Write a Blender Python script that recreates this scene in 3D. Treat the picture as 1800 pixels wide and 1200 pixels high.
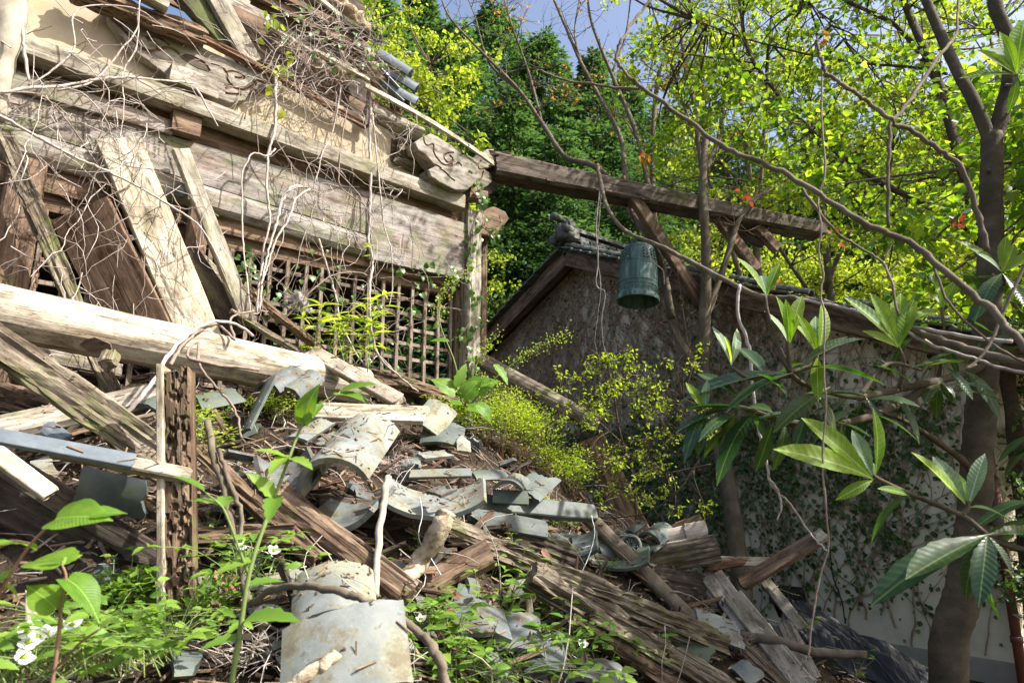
import bpy, bmesh, math, random
import numpy as np
from mathutils import Vector, Matrix, noise
from mathutils.bvhtree import BVHTree

random.seed(11)
rng = np.random.default_rng(11)
for _o in list(bpy.data.objects):
    bpy.data.objects.remove(_o)
SC = bpy.context.scene
COL = SC.collection
V = Vector
UP = V((0, 0, 1))

# ------------------------------------------------------------------ camera
TILT = math.radians(12.5)
CAM = V((0.0, 0.0, 1.55))
cam_d = bpy.data.cameras.new("camera")
cam = bpy.data.objects.new("camera", cam_d)
COL.objects.link(cam)
cam.location = CAM
cam.rotation_euler = (math.radians(90) + TILT, 0, 0)
cam_d.lens = 24
cam_d.sensor_width = 36
cam_d.clip_start = 0.05
cam_d.clip_end = 500
cam_d.dof.use_dof = True
cam_d.dof.focus_distance = 5.0
cam_d.dof.aperture_fstop = 5.0
SC.camera = cam

# ------------------------------------------------------------------ sky, sun, exposure
SUN = V((0.66, -0.15, 0.72)).normalized()           # direction towards the sun
world = bpy.data.worlds.new("World")
SC.world = world
world.use_nodes = True
nt = world.node_tree
sky = nt.nodes.new("ShaderNodeTexSky")
sky.sky_type = 'NISHITA'
sky.sun_disc = False
sky.sun_elevation = math.asin(SUN.z)
sky.sun_rotation = math.atan2(SUN.x, SUN.y)
sky.air_density = 0.8
sky.dust_density = 4.5
sky.ozone_density = 1.0
bg = nt.nodes["Background"]
bg.inputs[1].default_value = 0.15
nt.links.new(sky.outputs[0], bg.inputs[0])
sun_d = bpy.data.lights.new("sun", 'SUN')
sun_d.energy = 5.0
sun_d.angle = math.radians(0.55)
sun_d.color = (1.0, 0.965, 0.91)
sun = bpy.data.objects.new("sun", sun_d)
COL.objects.link(sun)
sun.rotation_euler = (-SUN).to_track_quat('-Z', 'Y').to_euler()
SC.view_settings.view_transform = 'Standard'
SC.view_settings.look = 'None'
SC.view_settings.exposure = 1.05
SC.view_settings.gamma = 1
SC.view_settings.use_curve_mapping = False
SC.cycles.max_bounces = 8
SC.cycles.transparent_max_bounces = 4
# ------------------------------------------------------------------ geometry helpers
CT, ST = math.cos(TILT), math.sin(TILT)
def ray(px, py):
    a, b = (px - 900) / 1200.0, (600 - py) / 1200.0
    return V((a, CT - b * ST, ST + b * CT))
def P(px, py, Y):
    """point of the place seen at photo pixel (px, py), Y metres ahead of the camera"""
    d = ray(px, py)
    return CAM + d * (Y / d.y)
def plane_hit(px, py, C, N, n=0.0):
    d = ray(px, py)
    t = ((C - CAM).dot(N) + n) / d.dot(N)
    return CAM + d * t
def dep(p):
    return p.y

def tag(o, label=None, cat=None, group=None, kind=None):
    if label: o['label'] = label
    if cat: o['category'] = cat
    if group: o['group'] = group
    if kind: o['kind'] = kind
    return o
def thing(name, label, cat, loc=(0, 0, 0), group=None):
    o = bpy.data.objects.new(name, None)
    COL.objects.link(o)
    o.location = loc
    o.empty_display_size = 0.1
    return tag(o, label, cat, group)
def parent_to(o, p):
    if p is not None:
        o.parent = p
        o.matrix_parent_inverse = Matrix.Translation(-world_loc(p)) if p.type == 'EMPTY' else world_mat(p).inverted()
def world_mat(o):
    m = o.matrix_basis.copy()
    if o.parent is not None:
        m = world_mat(o.parent) @ o.matrix_parent_inverse @ m
    return m
def world_loc(o):
    return world_mat(o).to_translation()
def link(name, me, mat=None, parent=None, M=None, smooth=False):
    if mat is not None and not me.materials:
        me.materials.append(mat)
    o = bpy.data.objects.new(name, me)
    COL.objects.link(o)
    if M is not None:
        o.matrix_basis = M
    parent_to(o, parent)
    if smooth:
        me.polygons.foreach_set("use_smooth", [True] * len(me.polygons))
    return o
def mesh_from(verts, faces, name="m"):
    me = bpy.data.meshes.new(name)
    me.from_pydata([tuple(v) for v in verts], [], faces)
    me.update()
    return me
def np_mesh(verts, quads, name="m"):
    """fast mesh of quads (K,4) or tris (K,3)"""
    me = bpy.data.meshes.new(name)
    v = np.asarray(verts, dtype=np.float32)
    q = np.asarray(quads, dtype=np.int32)
    k = q.shape[1]
    me.vertices.add(len(v))
    me.vertices.foreach_set("co", v.ravel())
    me.loops.add(q.size)
    me.loops.foreach_set("vertex_index", q.ravel())
    me.polygons.add(len(q))
    me.polygons.foreach_set("loop_start", np.arange(0, q.size, k, dtype=np.int32))
    me.polygons.foreach_set("loop_total", np.full(len(q), k, dtype=np.int32))
    me.update(calc_edges=True)
    return me
def frame(x, z):
    """matrix columns from length axis x and face normal hint z"""
    x = x.normalized()
    z = z - x * z.dot(x)
    if z.length < 1e-5:
        z = V((0, 0, 1)) - x * x.z
    z.normalize()
    y = z.cross(x)
    return Matrix((x, y, z)).transposed().to_4x4()
def at(M, loc):
    m = M.copy()
    m.translation = loc
    return m

def nz(x, y, z, s):
    return noise.noise(V((x + s * 7.13, y - s * 3.7, z + s * 1.9)))

def board_mesh(L, w, t, seg=None, rough=0.003, rot=0.0, jag=0.012, bow=0.0, cub=0.0, taper=1.0, round_=0.0, twist=0.0, seed=None, skew=(0, 0), ny=None):
    """a timber of length L (x), width w (y), thickness t (z); rot = grain erosion, cub = cubical rot, jag = ragged ends"""
    s = seed if seed is not None else random.uniform(0, 100)
    if seg is None:
        seg = max(6, min(26, int(L / 0.08)))
        if rot: seg = max(14, min(60, int(L / 0.035)))
        if cub: seg = max(20, min(130, int(L / 0.012)))
    if ny is None:
        ny = 4 if not rot else 9
        if cub: ny = 16
    nzc = 2 if not (rot or cub) else 4
    b = min(w, t) * 0.12
    prof = []
    def side(a0, a1, n):
        for i in range(n):
            f = i / n
            prof.append((a0[0] + (a1[0] - a0[0]) * f, a0[1] + (a1[1] - a0[1]) * f))
    hw, ht = w / 2, t / 2
    side((-hw + b, ht), (hw - b, ht), ny); prof.append((hw - b, ht))
    side((hw, ht - b), (hw, -ht + b), nzc); prof.append((hw, -ht + b))
    side((hw - b, -ht), (-hw + b, -ht), ny); prof.append((-hw + b, -ht))
    side((-hw, -ht + b), (-hw, ht - b), nzc); prof.append((-hw, ht - b))
    if round_:
        pr = []
        for (y, z) in prof:
            a = math.atan2(z / ht, y / hw)
            pr.append((y * (1 - round_) + hw * math.cos(a) * round_ * 1.05, z * (1 - round_) + ht * math.sin(a) * round_ * 1.05))
        prof = pr
    n = len(prof)
    vs, fs = [], []
    for i in range(seg + 1):
        f = i / seg
        x0 = (f - 0.5) * L
        k = 1 + (taper - 1) * f
        endf = 1.0 if i in (0, seg) else (0.5 if i in (1, seg - 1) else 0.0)
        tw = twist * (f - 0.5)
        ct, st = math.cos(tw), math.sin(tw)
        for (y, z) in prof:
            yy, zz = y * k, z
            dy = nz(x0 * 2.5, y * 9, z * 9, s) * rough
            dz = nz(x0 * 2.2, y * 11, z * 11 + 5, s) * rough
            if rot:
                e = max(0.0, nz(x0 * 3.0, y * 34, z * 34, s + 3) + 0.25) + 0.6 * max(0.0, nz(x0 * 14, y * 60, z * 60, s + 9))
                e *= rot
                yy -= math.copysign(min(abs(yy) * 0.6, e * abs(y) / hw), y) if abs(y) > hw * 0.6 else 0
                zz -= math.copysign(min(abs(zz) * 0.75, e), z)
            if cub and z > 0:
                wx = x0 + 0.02 * nz(x0 * 9, y * 40, 0, s); wy = y + 0.006 * nz(x0 * 14, y * 20, 5, s)
                c = noise.cell(V((wx / 0.026 + s, wy / 0.012 + s, 0))) * 0.45 + noise.cell(V((wx / 0.055 + s, wy / 0.02, 3))) * 0.45 + 0.5 * (nz(x0 * 5, y * 14, 2, s) + 0.2)
                c *= cub * (1.0 if abs(y) < hw * 0.86 else 0.12)
                zz -= min(zz * 1.5, max(0.0, c))
            x = x0
            if endf and jag:
                j = abs(nz(i * 0.0, y * 42, z * 42, s + (0 if i < 2 else 20))) * jag * 2.2 + abs(nz(3, y * 130, z * 130, s)) * jag * 0.6
                x += j * endf * (1 if i < 2 else -1)
            if i == 0: x += skew[0] * y
            if i == seg: x += skew[1] * y
            bz = bow * (1 - (2 * f - 1) ** 2)
            yy += dy; zz += dz
            vs.append((x, yy * ct - zz * st, yy * st + zz * ct + bz))
    for i in range(seg):
        for j in range(n):
            a, b2 = i * n + j, i * n + (j + 1) % n
            fs.append((a, a + n, b2 + n, b2))
    fs.append(tuple(range(n)))
    fs.append(tuple(range((seg + 1) * n - 1, seg * n - 1, -1)))
    me = mesh_from(vs, fs, "timber")
    return me

def timber(name, A, B, wpx, t, mat, nrm=None, label=None, cat=None, parent=None, group=None, w=None, **kw):
    """timber between two measured points A, B = (px, py, Y) or vectors"""
    a = A if isinstance(A, Vector) else P(*A)
    b = B if isinstance(B, Vector) else P(*B)
    mid = (a + b) / 2
    x = b - a
    if w is None:
        w = wpx * mid.y / 1200.0 / CT
    if nrm is None:
        nrm = (CAM - mid).normalized() + UP * 0.5
    me = board_mesh(x.length, w, t, **kw)
    o = link(name, me, mat, parent, at(frame(x, V(nrm)), mid))
    if label: tag(o, label, cat or name.replace('_', ' '), group)
    return o

def kink(pts, a, s=0.0):
    return [p if i in (0, len(pts) - 1) else p + V((nz(i * .73, 1, 0, s) + random.gauss(0, .12), nz(i * .73, 2, 0, s) + random.gauss(0, .12), nz(i * .73, 3, 0, s) + random.gauss(0, .12))) * a for i, p in enumerate(pts)]
def catmull(pts, n=6):
    if len(pts) < 3:
        a, b = pts[0], pts[-1]
        return [a.lerp(b, i / n) for i in range(n + 1)]
    q = [pts[0] * 2 - pts[1]] + list(pts) + [pts[-1] * 2 - pts[-2]]
    out = []
    for i in range(1, len(q) - 2):
        p0, p1, p2, p3 = q[i - 1], q[i], q[i + 1], q[i + 2]
        for k in range(n):
            t = k / n
            out.append(0.5 * ((2 * p1) + (p2 - p0) * t + (2 * p0 - 5 * p1 + 4 * p2 - p3) * t * t + (3 * p1 - p0 - 3 * p2 + p3) * t * t * t))
    out.append(q[-2].copy())
    return out
class MB:
    """collects tubes and faces into one mesh"""
    def __init__(s): s.v = []; s.f = []
    def tube(s, pts, r0, r1=None, sides=6, wob=0.0, caps=True, seed=0.0, knob=0.0, ell=1.0):
        r1 = r0 if r1 is None else r1
        n = len(pts); b0 = len(s.v)
        t = (pts[1] - pts[0]).normalized()
        u = t.orthogonal().normalized()
        for i, p in enumerate(pts):
            if 0 < i < n - 1: t2 = (pts[i + 1] - pts[i - 1])
            elif i == 0: t2 = pts[1] - pts[0]
            else: t2 = pts[-1] - pts[-2]
            if t2.length > 1e-7: t = t2.normalized()
            u = (u - t * u.dot(t))
            u = u.normalized() if u.length > 1e-6 else t.orthogonal().normalized()
            w = t.cross(u)
            f = i / (n - 1)
            r = r0 + (r1 - r0) * f
            if knob: r *= 1 + knob * max(0, nz(i * 0.9, 0, 0, seed) ) * 1.6
            for k in range(sides):
                a = 2 * math.pi * k / sides
                rr = r
                if wob: rr *= 1 + wob * nz(p.x * 9 + k * 1.3, p.y * 9, p.z * 9, seed)
                s.v.append(p + u * (math.cos(a) * rr) + w * (math.sin(a) * rr * ell))
        for i in range(n - 1):
            for k in range(sides):
                a, b = b0 + i * sides + k, b0 + i * sides + (k + 1) % sides
                s.f.append((a, b, b + sides, a + sides))
        if caps:
            s.f.append(tuple(b0 + k for k in range(sides - 1, -1, -1)))
            s.f.append(tuple(b0 + (n - 1) * sides + k for k in range(sides)))
    def box(s, M, dx, dy, dz):
        b = len(s.v)
        for x in (-1, 1):
            for y in (-1, 1):
                for z in (-1, 1):
                    s.v.append(M @ V((x * dx / 2, y * dy / 2, z * dz / 2)))
        for q in ((0, 1, 3, 2), (4, 6, 7, 5), (0, 4, 5, 1), (2, 3, 7, 6), (0, 2, 6, 4), (1, 5, 7, 3)):
            s.f.append(tuple(b + i for i in q))
    def poly(s, pts):
        b = len(s.v)
        s.v.extend(pts)
        s.f.append(tuple(range(b, b + len(pts))))
    def build(s, name, mat, parent=None, smooth=True, origin=None):
        o0 = origin if origin is not None else (sum(s.v, V((0, 0, 0))) / max(1, len(s.v)))
        me = mesh_from([p - o0 for p in s.v], s.f, name)
        return link(name, me, mat, parent, Matrix.Translation(o0), smooth)

def lathe_mesh(prof, seg=40):
    vs, fs = [], []
    n = len(prof)
    for i in range(seg):
        a = 2 * math.pi * i / seg
        for (r, z) in prof:
            vs.append((r * math.cos(a), r * math.sin(a), z))
    for i in range(seg):
        j = (i + 1) % seg
        for k in range(n - 1):
            fs.append((i * n + k, j * n + k, j * n + k + 1, i * n + k + 1))
    return mesh_from(vs, fs, "lathe")

def cutout(name, pts3, nrm, thick, mat, parent=None, bevel=0.0, xdir=None, carve=None, cr=0.006):
    """a thick board sawn to an outline (points on one plane); carve = grooves (lists of points) cut into its face"""
    c = sum(pts3, V((0, 0, 0))) / len(pts3)
    M = at(frame(xdir if xdir is not None else (pts3[1] - pts3[0]), nrm), c)
    Mi = M.inverted()
    loc = [Mi @ p for p in pts3]
    bm = bmesh.new()
    top = [bm.verts.new((p.x, p.y, 0)) for p in loc]
    f = bm.faces.new(top)
    r = bmesh.ops.extrude_face_region(bm, geom=[f])
    for v in r['geom']:
        if isinstance(v, bmesh.types.BMVert): v.co.z -= thick
    bmesh.ops.recalc_face_normals(bm, faces=bm.faces)
    if bevel:
        ed = [e for e in bm.edges if all(v.co.z > -1e-5 for v in e.verts) and len(e.link_faces) == 2]
        bmesh.ops.bevel(bm, geom=ed, offset=bevel, segments=3, profile=0.5, affect='EDGES')
    bmesh.ops.triangulate(bm, faces=[f for f in bm.faces if len(f.verts) > 4])
    me = bpy.data.meshes.new(name)
    bm.to_mesh(me); bm.free()
    o = link(name, me, mat, parent, M)
    if carve:
        mb = MB()
        for g in carve:
            q = [Mi @ p for p in g]
            q = [V((p.x, p.y, 0.0)) for p in q]
            mb.tube(catmull(q, 5), cr, cr, sides=6)
        cme = mesh_from(mb.v, mb.f)
        cme.materials.append(W_BROWN)
        co = bpy.data.objects.new("cutter", cme)
        COL.objects.link(co)
        co.matrix_world = M
        bpy.context.view_layer.update()
        md = o.modifiers.new("b", 'BOOLEAN')
        md.operation = 'DIFFERENCE'; md.solver = 'EXACT'; md.object = co
        try: md.use_self = True
        except Exception: pass
        try: md.material_mode = 'TRANSFER'
        except Exception: pass
        dg = bpy.context.evaluated_depsgraph_get()
        nm = bpy.data.meshes.new_from_object(o.evaluated_get(dg))
        o.modifiers.clear()
        if len(nm.polygons) > len(me.polygons):
            if len(nm.materials) < 2:
                nm.materials.clear(); nm.materials.append(mat)
            o.data = nm
        bpy.data.objects.remove(co)
    return o

# ------------------------------------------------------------------ materials
def new_mat(name):
    m = bpy.data.materials.new(name)
    m.use_nodes = True
    t = m.node_tree
    return m, t, t.nodes["Principled BSDF"]
def N(t, k, **kw):
    n = t.nodes.new(k)
    for a, b in kw.items():
        if a == 'inp':
            for i, v in b.items(): n.inputs[i].default_value = v
        else: setattr(n, a, b)
    return n
def ramp(t, stops, fac=None):
    r = t.nodes.new("ShaderNodeValToRGB")
    e = r.color_ramp.elements
    while len(e) > 1: e.remove(e[-1])
    e[0].position = stops[0][0]; e[0].color = (*stops[0][1], 1)
    for p, c in stops[1:]:
        k = e.new(p); k.color = (*c, 1)
    if fac is not None: t.links.new(fac, r.inputs[0])
    return r
def mix(t, fac, a, b, mode='MIX'):
    m = t.nodes.new("ShaderNodeMix")
    m.data_type = 'RGBA'; m.blend_type = mode
    for sock, v in ((m.inputs[0], fac), (m.inputs[6], a), (m.inputs[7], b)):
        if hasattr(v, 'is_linked') or hasattr(v, 'links'): t.links.new(v, sock)
        elif isinstance(v, (int, float)): sock.default_value = v
        else: sock.default_value = (*v, 1)
    return m.outputs[2]
def coords(t, scale, rnd=True, kind='Object'):
    tc = N(t, "ShaderNodeTexCoord")
    mp = N(t, "ShaderNodeMapping")
    mp.inputs['Scale'].default_value = scale
    if rnd:
        oi = N(t, "ShaderNodeObjectInfo")
        mm = N(t, "ShaderNodeMath", operation='MULTIPLY', inp={1: 37.0})
        t.links.new(oi.outputs['Random'], mm.inputs[0])
        vm = N(t, "ShaderNodeVectorMath", operation='ADD')
        t.links.new(tc.outputs[kind], vm.inputs[0]); t.links.new(mm.outputs[0], vm.inputs[1])
        t.links.new(vm.outputs[0], mp.inputs['Vector'])
    else:
        t.links.new(tc.outputs[kind], mp.inputs['Vector'])
    return mp.outputs[0]
def tnoise(t, vec, scale=1.0, detail=5, rough=0.6, dist=0.0):
    n = N(t, "ShaderNodeTexNoise", inp={'Scale': scale, 'Detail': detail, 'Roughness': rough, 'Distortion': dist})
    t.links.new(vec, n.inputs['Vector'])
    return n.outputs['Fac']
def bump(t, b, h, strength=0.4, dist=0.01):
    n = N(t, "ShaderNodeBump", inp={'Strength': strength, 'Distance': dist})
    t.links.new(h, n.inputs['Height'])
    t.links.new(n.outputs[0], b.inputs['Normal'])
def mat_wood(name, dark, mid, light, moss=0.0, stain=(0.10, 0.08, 0.06), stainamt=0.5, crack=0.5, rough=0.82, bumps=0.5, rot=0.0, mosscol=(0.12, 0.16, 0.03)):
    m, t, b = new_mat(name)
    g = tnoise(t, coords(t, (1.6, 26, 26)), 1.0, 6, 0.65, 0.4)
    r = ramp(t, [(0.30, dark), (0.5, mid), (0.72, light)], g)
    fine = tnoise(t, coords(t, (6, 170, 170)), 1.0, 3, 0.6)
    col = mix(t, 0.55, r.outputs[0], ramp(t, [(0.3, (0.55, 0.55, 0.55)), (0.7, (1.25, 1.25, 1.25))], fine).outputs[0], 'MULTIPLY')
    lo = tnoise(t, coords(t, (2.2, 5, 5)), 1.0, 4, 0.6)
    sf = ramp(t, [(0.47, (0, 0, 0)), (0.7, (1, 1, 1))], lo)
    ms = N(t, "ShaderNodeMath", operation='MULTIPLY', inp={1: stainamt}); t.links.new(sf.outputs[0], ms.inputs[0])
    col = mix(t, ms.outputs[0], col, stain)
    ck = tnoise(t, coords(t, (1.1, 60, 60)), 1.0, 3, 0.55, 0.6)
    cf = ramp(t, [(0.36, (1, 1, 1)), (0.405, (0, 0, 0))], ck)
    d2 = tnoise(t, coords(t, (4.5, 13, 13)), 1.0, 6, 0.7)
    col = mix(t, 1.0, col, ramp(t, [(0.36, (0.34, 0.31, 0.28)), (0.50, (0.86, 0.84, 0.82)), (0.62, (1.12, 1.12, 1.14))], d2).outputs[0], 'MULTIPLY')
    d3 = tnoise(t, coords(t, (38, 90, 90)), 1.0, 3, 0.6)
    col = mix(t, 1.0, col, ramp(t, [(0.30, (0.35, 0.32, 0.30)), (0.40, (1, 1, 1))], d3).outputs[0], 'MULTIPLY')
    mc = N(t, "ShaderNodeMath", operation='MULTIPLY', inp={1: crack}); t.links.new(cf.outputs[0], mc.inputs[0])
    col = mix(t, mc.outputs[0], col, (0.03, 0.02, 0.015))
    if moss > 0:
        mo = tnoise(t, coords(t, (3, 3, 3)), 1.0, 8, 0.72)
        mf = ramp(t, [(0.62 - 0.22 * moss, (0, 0, 0)), (0.78 - 0.15 * moss, (1, 1, 1))], mo)
        mm = N(t, "ShaderNodeMath", operation='MULTIPLY', inp={1: 0.8}); t.links.new(mf.outputs[0], mm.inputs[0])
        col = mix(t, mm.outputs[0], col, mosscol)
    t.links.new(col, b.inputs['Base Color'])
    b.inputs['Roughness'].default_value = rough
    b.inputs['Specular IOR Level'].default_value = 0.25
    ad = N(t, "ShaderNodeMath", operation='ADD'); t.links.new(g, ad.inputs[0])
    m2 = N(t, "ShaderNodeMath", operation='MULTIPLY', inp={1: 0.5}); t.links.new(fine, m2.inputs[0]); t.links.new(m2.outputs[0], ad.inputs[1])
    h = ad.outputs[0]
    sb = N(t, "ShaderNodeMath", operation='SUBTRACT'); t.links.new(h, sb.inputs[0]); t.links.new(mc.outputs[0], sb.inputs[1])
    bump(t, b, sb.outputs[0], bumps, 0.006)
    return m
def mat_simple(name, stops, scale=4.0, rough=0.8, spec=0.3, bumps=0.3, bscale=40, bdist=0.005, metallic=0.0, extra=None, detail=6, sc=(1, 1, 1)):
    m, t, b = new_mat(name)
    f = tnoise(t, coords(t, tuple(scale * k for k in sc)), 1.0, detail, 0.65)
    col = ramp(t, stops, f).outputs[0]
    if extra:
        for (escale, lo, hi, ecol, amt) in extra:
            e = tnoise(t, coords(t, tuple(escale) if not isinstance(escale, (int, float)) else (escale,) * 3), 1.0, 7, 0.7)
            ef = ramp(t, [(lo, (0, 0, 0)), (hi, (1, 1, 1))], e)
            mm = N(t, "ShaderNodeMath", operation='MULTIPLY', inp={1: amt}); t.links.new(ef.outputs[0], mm.inputs[0])
            col = mix(t, mm.outputs[0], col, ecol)
    t.links.new(col, b.inputs['Base Color'])
    b.inputs['Roughness'].default_value = rough
    b.inputs['Specular IOR Level'].default_value = spec
    b.inputs['Metallic'].default_value = metallic
    if bumps:
        bump(t, b, tnoise(t, coords(t, (bscale,) * 3), 1.0, 4, 0.6), bumps, bdist)
    return m
def mat_leaf(name, stops, trans=0.45, tcol=None, rough=0.5, spec=0.35, veins=False, gloss=None):
    """thin leaf: colour varies from leaf to leaf; light passes through"""
    m, t, b = new_mat(name)
    geo = N(t, "ShaderNodeNewGeometry")
    oi = N(t, "ShaderNodeObjectInfo")
    ad = N(t, "ShaderNodeMath", operation='ADD'); t.links.new(geo.outputs['Random Per Island'], ad.inputs[0])
    t.links.new(oi.outputs['Random'], ad.inputs[1])
    fr = N(t, "ShaderNodeMath", operation='FRACT'); t.links.new(ad.outputs[0], fr.inputs[0])
    col = ramp(t, stops, fr.outputs[0]).outputs[0]
    if veins:
        wv = N(t, "ShaderNodeTexWave", wave_type='BANDS', bands_direction='X', inp={'Scale': 1.0, 'Distortion': 0.6, 'Detail': 1.0})
        tc = N(t, "ShaderNodeTexCoord")
        sx = N(t, "ShaderNodeSeparateXYZ"); t.links.new(tc.outputs['Object'], sx.inputs[0])
        ab = N(t, "ShaderNodeMath", operation='ABSOLUTE'); t.links.new(sx.outputs[1], ab.inputs[0])
        mu = N(t, "ShaderNodeMath", operation='MULTIPLY', inp={1: 0.8}); t.links.new(ab.outputs[0], mu.inputs[0])
        sbx = N(t, "ShaderNodeMath", operation='SUBTRACT'); t.links.new(sx.outputs[0], sbx.inputs[0]); t.links.new(mu.outputs[0], sbx.inputs[1])
        ml = N(t, "ShaderNodeMath", operation='MULTIPLY', inp={1: 4.4 if veins is True else veins}); t.links.new(sbx.outputs[0], ml.inputs[0])
        cb = N(t, "ShaderNodeCombineXYZ"); t.links.new(ml.outputs[0], cb.inputs[0])
        t.links.new(cb.outputs[0], wv.inputs['Vector'])
        vr = ramp(t, [(0.80, (1, 1, 1)), (0.98, (0.80, 0.82, 0.76))], wv.outputs['Fac'])
        col = mix(t, 1.0, col, vr.outputs[0], 'MULTIPLY')
        sp_ = tnoise(t, coords(t, (7, 7, 7)), 1.0, 5, 0.6)
        col = mix(t, ramp(t, [(0.66, (0, 0, 0)), (0.70, (1, 1, 1))], sp_).outputs[0], col, (0.13, 0.085, 0.03))
        bl_ = tnoise(t, coords(t, (2.2, 3, 3)), 1.0, 3, 0.6)
        col = mix(t, 1.0, col, ramp(t, [(0.35, (0.72, 0.78, 0.75)), (0.62, (1.15, 1.12, 1.0))], bl_).outputs[0], 'MULTIPLY')
        mid = ramp(t, [(0.0, (1, 1, 1)), (0.012, (0, 0, 0))], ab.outputs[0])
        col = mix(t, mid.outputs[0], col, tuple(min(1, c * 1.8 + 0.03) for c in stops[-1][1]))
        bump(t, b, wv.outputs['Fac'], 0.22, 0.003)
    t.links.new(col, b.inputs['Base Color'])
    b.inputs['Roughness'].default_value = rough
    b.inputs['Specular IOR Level'].default_value = spec
    tr = N(t, "ShaderNodeBsdfTranslucent")
    if tcol is None: tcol = (1.5, 1.6, 0.5)
    tm = mix(t, 1.0, col, tcol, 'MULTIPLY')
    t.links.new(tm, tr.inputs[0])
    ms = N(t, "ShaderNodeMixShader", inp={0: trans})
    t.links.new(b.outputs[0], ms.inputs[1]); t.links.new(tr.outputs[0], ms.inputs[2])
    t.links.new(ms.outputs[0], t.nodes["Material Output"].inputs[0])
    return m

W_GREY = mat_wood("weathered_grey_wood", (0.221, 0.189, 0.150), (0.390, 0.345, 0.280), (0.546, 0.494, 0.416), moss=0.35, crack=0.6)
W_LEDGE = mat_wood("ledge_wood", (0.229, 0.204, 0.160), (0.355, 0.322, 0.255), (0.458, 0.421, 0.343), moss=0.6, crack=0.3, mosscol=(0.20, 0.20, 0.08))
W_BOARD = mat_wood("purple_grey_board", (0.176, 0.158, 0.141), (0.286, 0.261, 0.232), (0.387, 0.365, 0.332), moss=0.55, stain=(0.24, 0.155, 0.10), stainamt=0.6, crack=0.25)
W_BROWN = mat_wood("brown_wood", (0.112, 0.069, 0.044), (0.213, 0.138, 0.088), (0.325, 0.225, 0.150), moss=0.15, crack=0.6)
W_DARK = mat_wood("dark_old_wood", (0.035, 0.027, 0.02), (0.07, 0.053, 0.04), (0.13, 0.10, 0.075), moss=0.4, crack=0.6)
W_PALE = mat_wood("pale_bleached_wood", (0.380, 0.324, 0.229), (0.528, 0.475, 0.360), (0.655, 0.605, 0.491), moss=0.25, stain=(0.26, 0.20, 0.12), stainamt=0.6, crack=0.35, mosscol=(0.30, 0.30, 0.13))
W_LOG = mat_wood("log_wood", (0.355, 0.296, 0.211), (0.516, 0.461, 0.361), (0.660, 0.615, 0.511), moss=0.18, stain=(0.30, 0.20, 0.11), stainamt=0.7, crack=0.4, mosscol=(0.28, 0.27, 0.14))
W_ROT = mat_wood("rotten_wood", (0.075, 0.045, 0.027), (0.18, 0.12, 0.075), (0.34, 0.26, 0.175), moss=0.2, stain=(0.08, 0.045, 0.025), stainamt=0.6, crack=0.9, bumps=0.9)
W_ROTG = mat_wood("rotten_grey_wood", (0.092, 0.071, 0.048), (0.230, 0.190, 0.138), (0.425, 0.368, 0.282), moss=0.45, stain=(0.09, 0.06, 0.035), stainamt=0.7, crack=0.9, bumps=0.9)
W_RED = mat_wood("red_brown_splinter", (0.13, 0.06, 0.035), (0.25, 0.14, 0.085), (0.36, 0.25, 0.17), crack=0.6)
M_PLASTER = mat_simple("ochre_plaster", [(0.3, (0.31, 0.25, 0.165)), (0.55, (0.40, 0.335, 0.235)), (0.75, (0.46, 0.40, 0.30))], 3.0, 0.95, 0.1, 0.35, 60, 0.004,
    extra=[(4, 0.55, 0.75, (0.26, 0.25, 0.09), 0.7), (14, 0.62, 0.70, (0.33, 0.26, 0.15), 0.6)])
M_WHITE = mat_simple("white_render", [(0.3, (0.56, 0.50, 0.36)), (0.6, (0.70, 0.64, 0.49)), (0.8, (0.74, 0.69, 0.55))], 1.2, 0.95, 0.15, 0.25, 120, 0.002,
    extra=[((3, 3, 0.4), 0.52, 0.75, (0.36, 0.32, 0.23), 0.55)])
M_PLINTH = mat_simple("concrete_plinth", [(0.3, (0.26, 0.24, 0.19)), (0.7, (0.36, 0.34, 0.28))], 3, 0.95, 0.1, 0.3, 60)
M_TILE = mat_simple("grey_roof_tile", [(0.32, (0.06, 0.07, 0.072)), (0.5, (0.115, 0.13, 0.132)), (0.68, (0.165, 0.175, 0.17))], 8, 0.68, 0.25, 0.25, 60, 0.004,
    extra=[(6, 0.50, 0.66, (0.20, 0.21, 0.13), 0.75), (26, 0.60, 0.66, (0.34, 0.34, 0.30), 0.6), (9, 0.47, 0.60, (0.085, 0.062, 0.042), 0.85), (4, 0.53, 0.66, (0.075, 0.085, 0.035), 0.7), (60, 0.62, 0.7, (0.04, 0.04, 0.035), 0.5)])
M_TILEP = mat_simple("lichen_covered_tile", [(0.32, (0.109, 0.122, 0.118)), (0.5, (0.181, 0.197, 0.185)), (0.68, (0.252, 0.260, 0.239))], 6, 0.75, 0.3, 0.25, 60, 0.004,
    extra=[(5, 0.46, 0.64, (0.31, 0.295, 0.15), 0.7), (24, 0.57, 0.64, (0.10, 0.095, 0.07), 0.65), (10, 0.50, 0.62, (0.12, 0.09, 0.06), 0.75), (70, 0.60, 0.68, (0.38, 0.38, 0.33), 0.5)])
M_TILEB = mat_simple("blue_grey_tile", [(0.3, (0.08, 0.095, 0.105)), (0.7, (0.155, 0.18, 0.195))], 8, 0.4, 0.5, 0.12, 50, 0.003,
    extra=[(7, 0.55, 0.75, (0.32, 0.33, 0.28), 0.6)])
M_TILED = mat_simple("mossy_dark_tile", [(0.3, (0.045, 0.055, 0.05)), (0.7, (0.11, 0.13, 0.12))], 8, 0.6, 0.4, 0.2, 45, 0.004,
    extra=[(5, 0.48, 0.68, (0.10, 0.13, 0.04), 0.7)])
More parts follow.
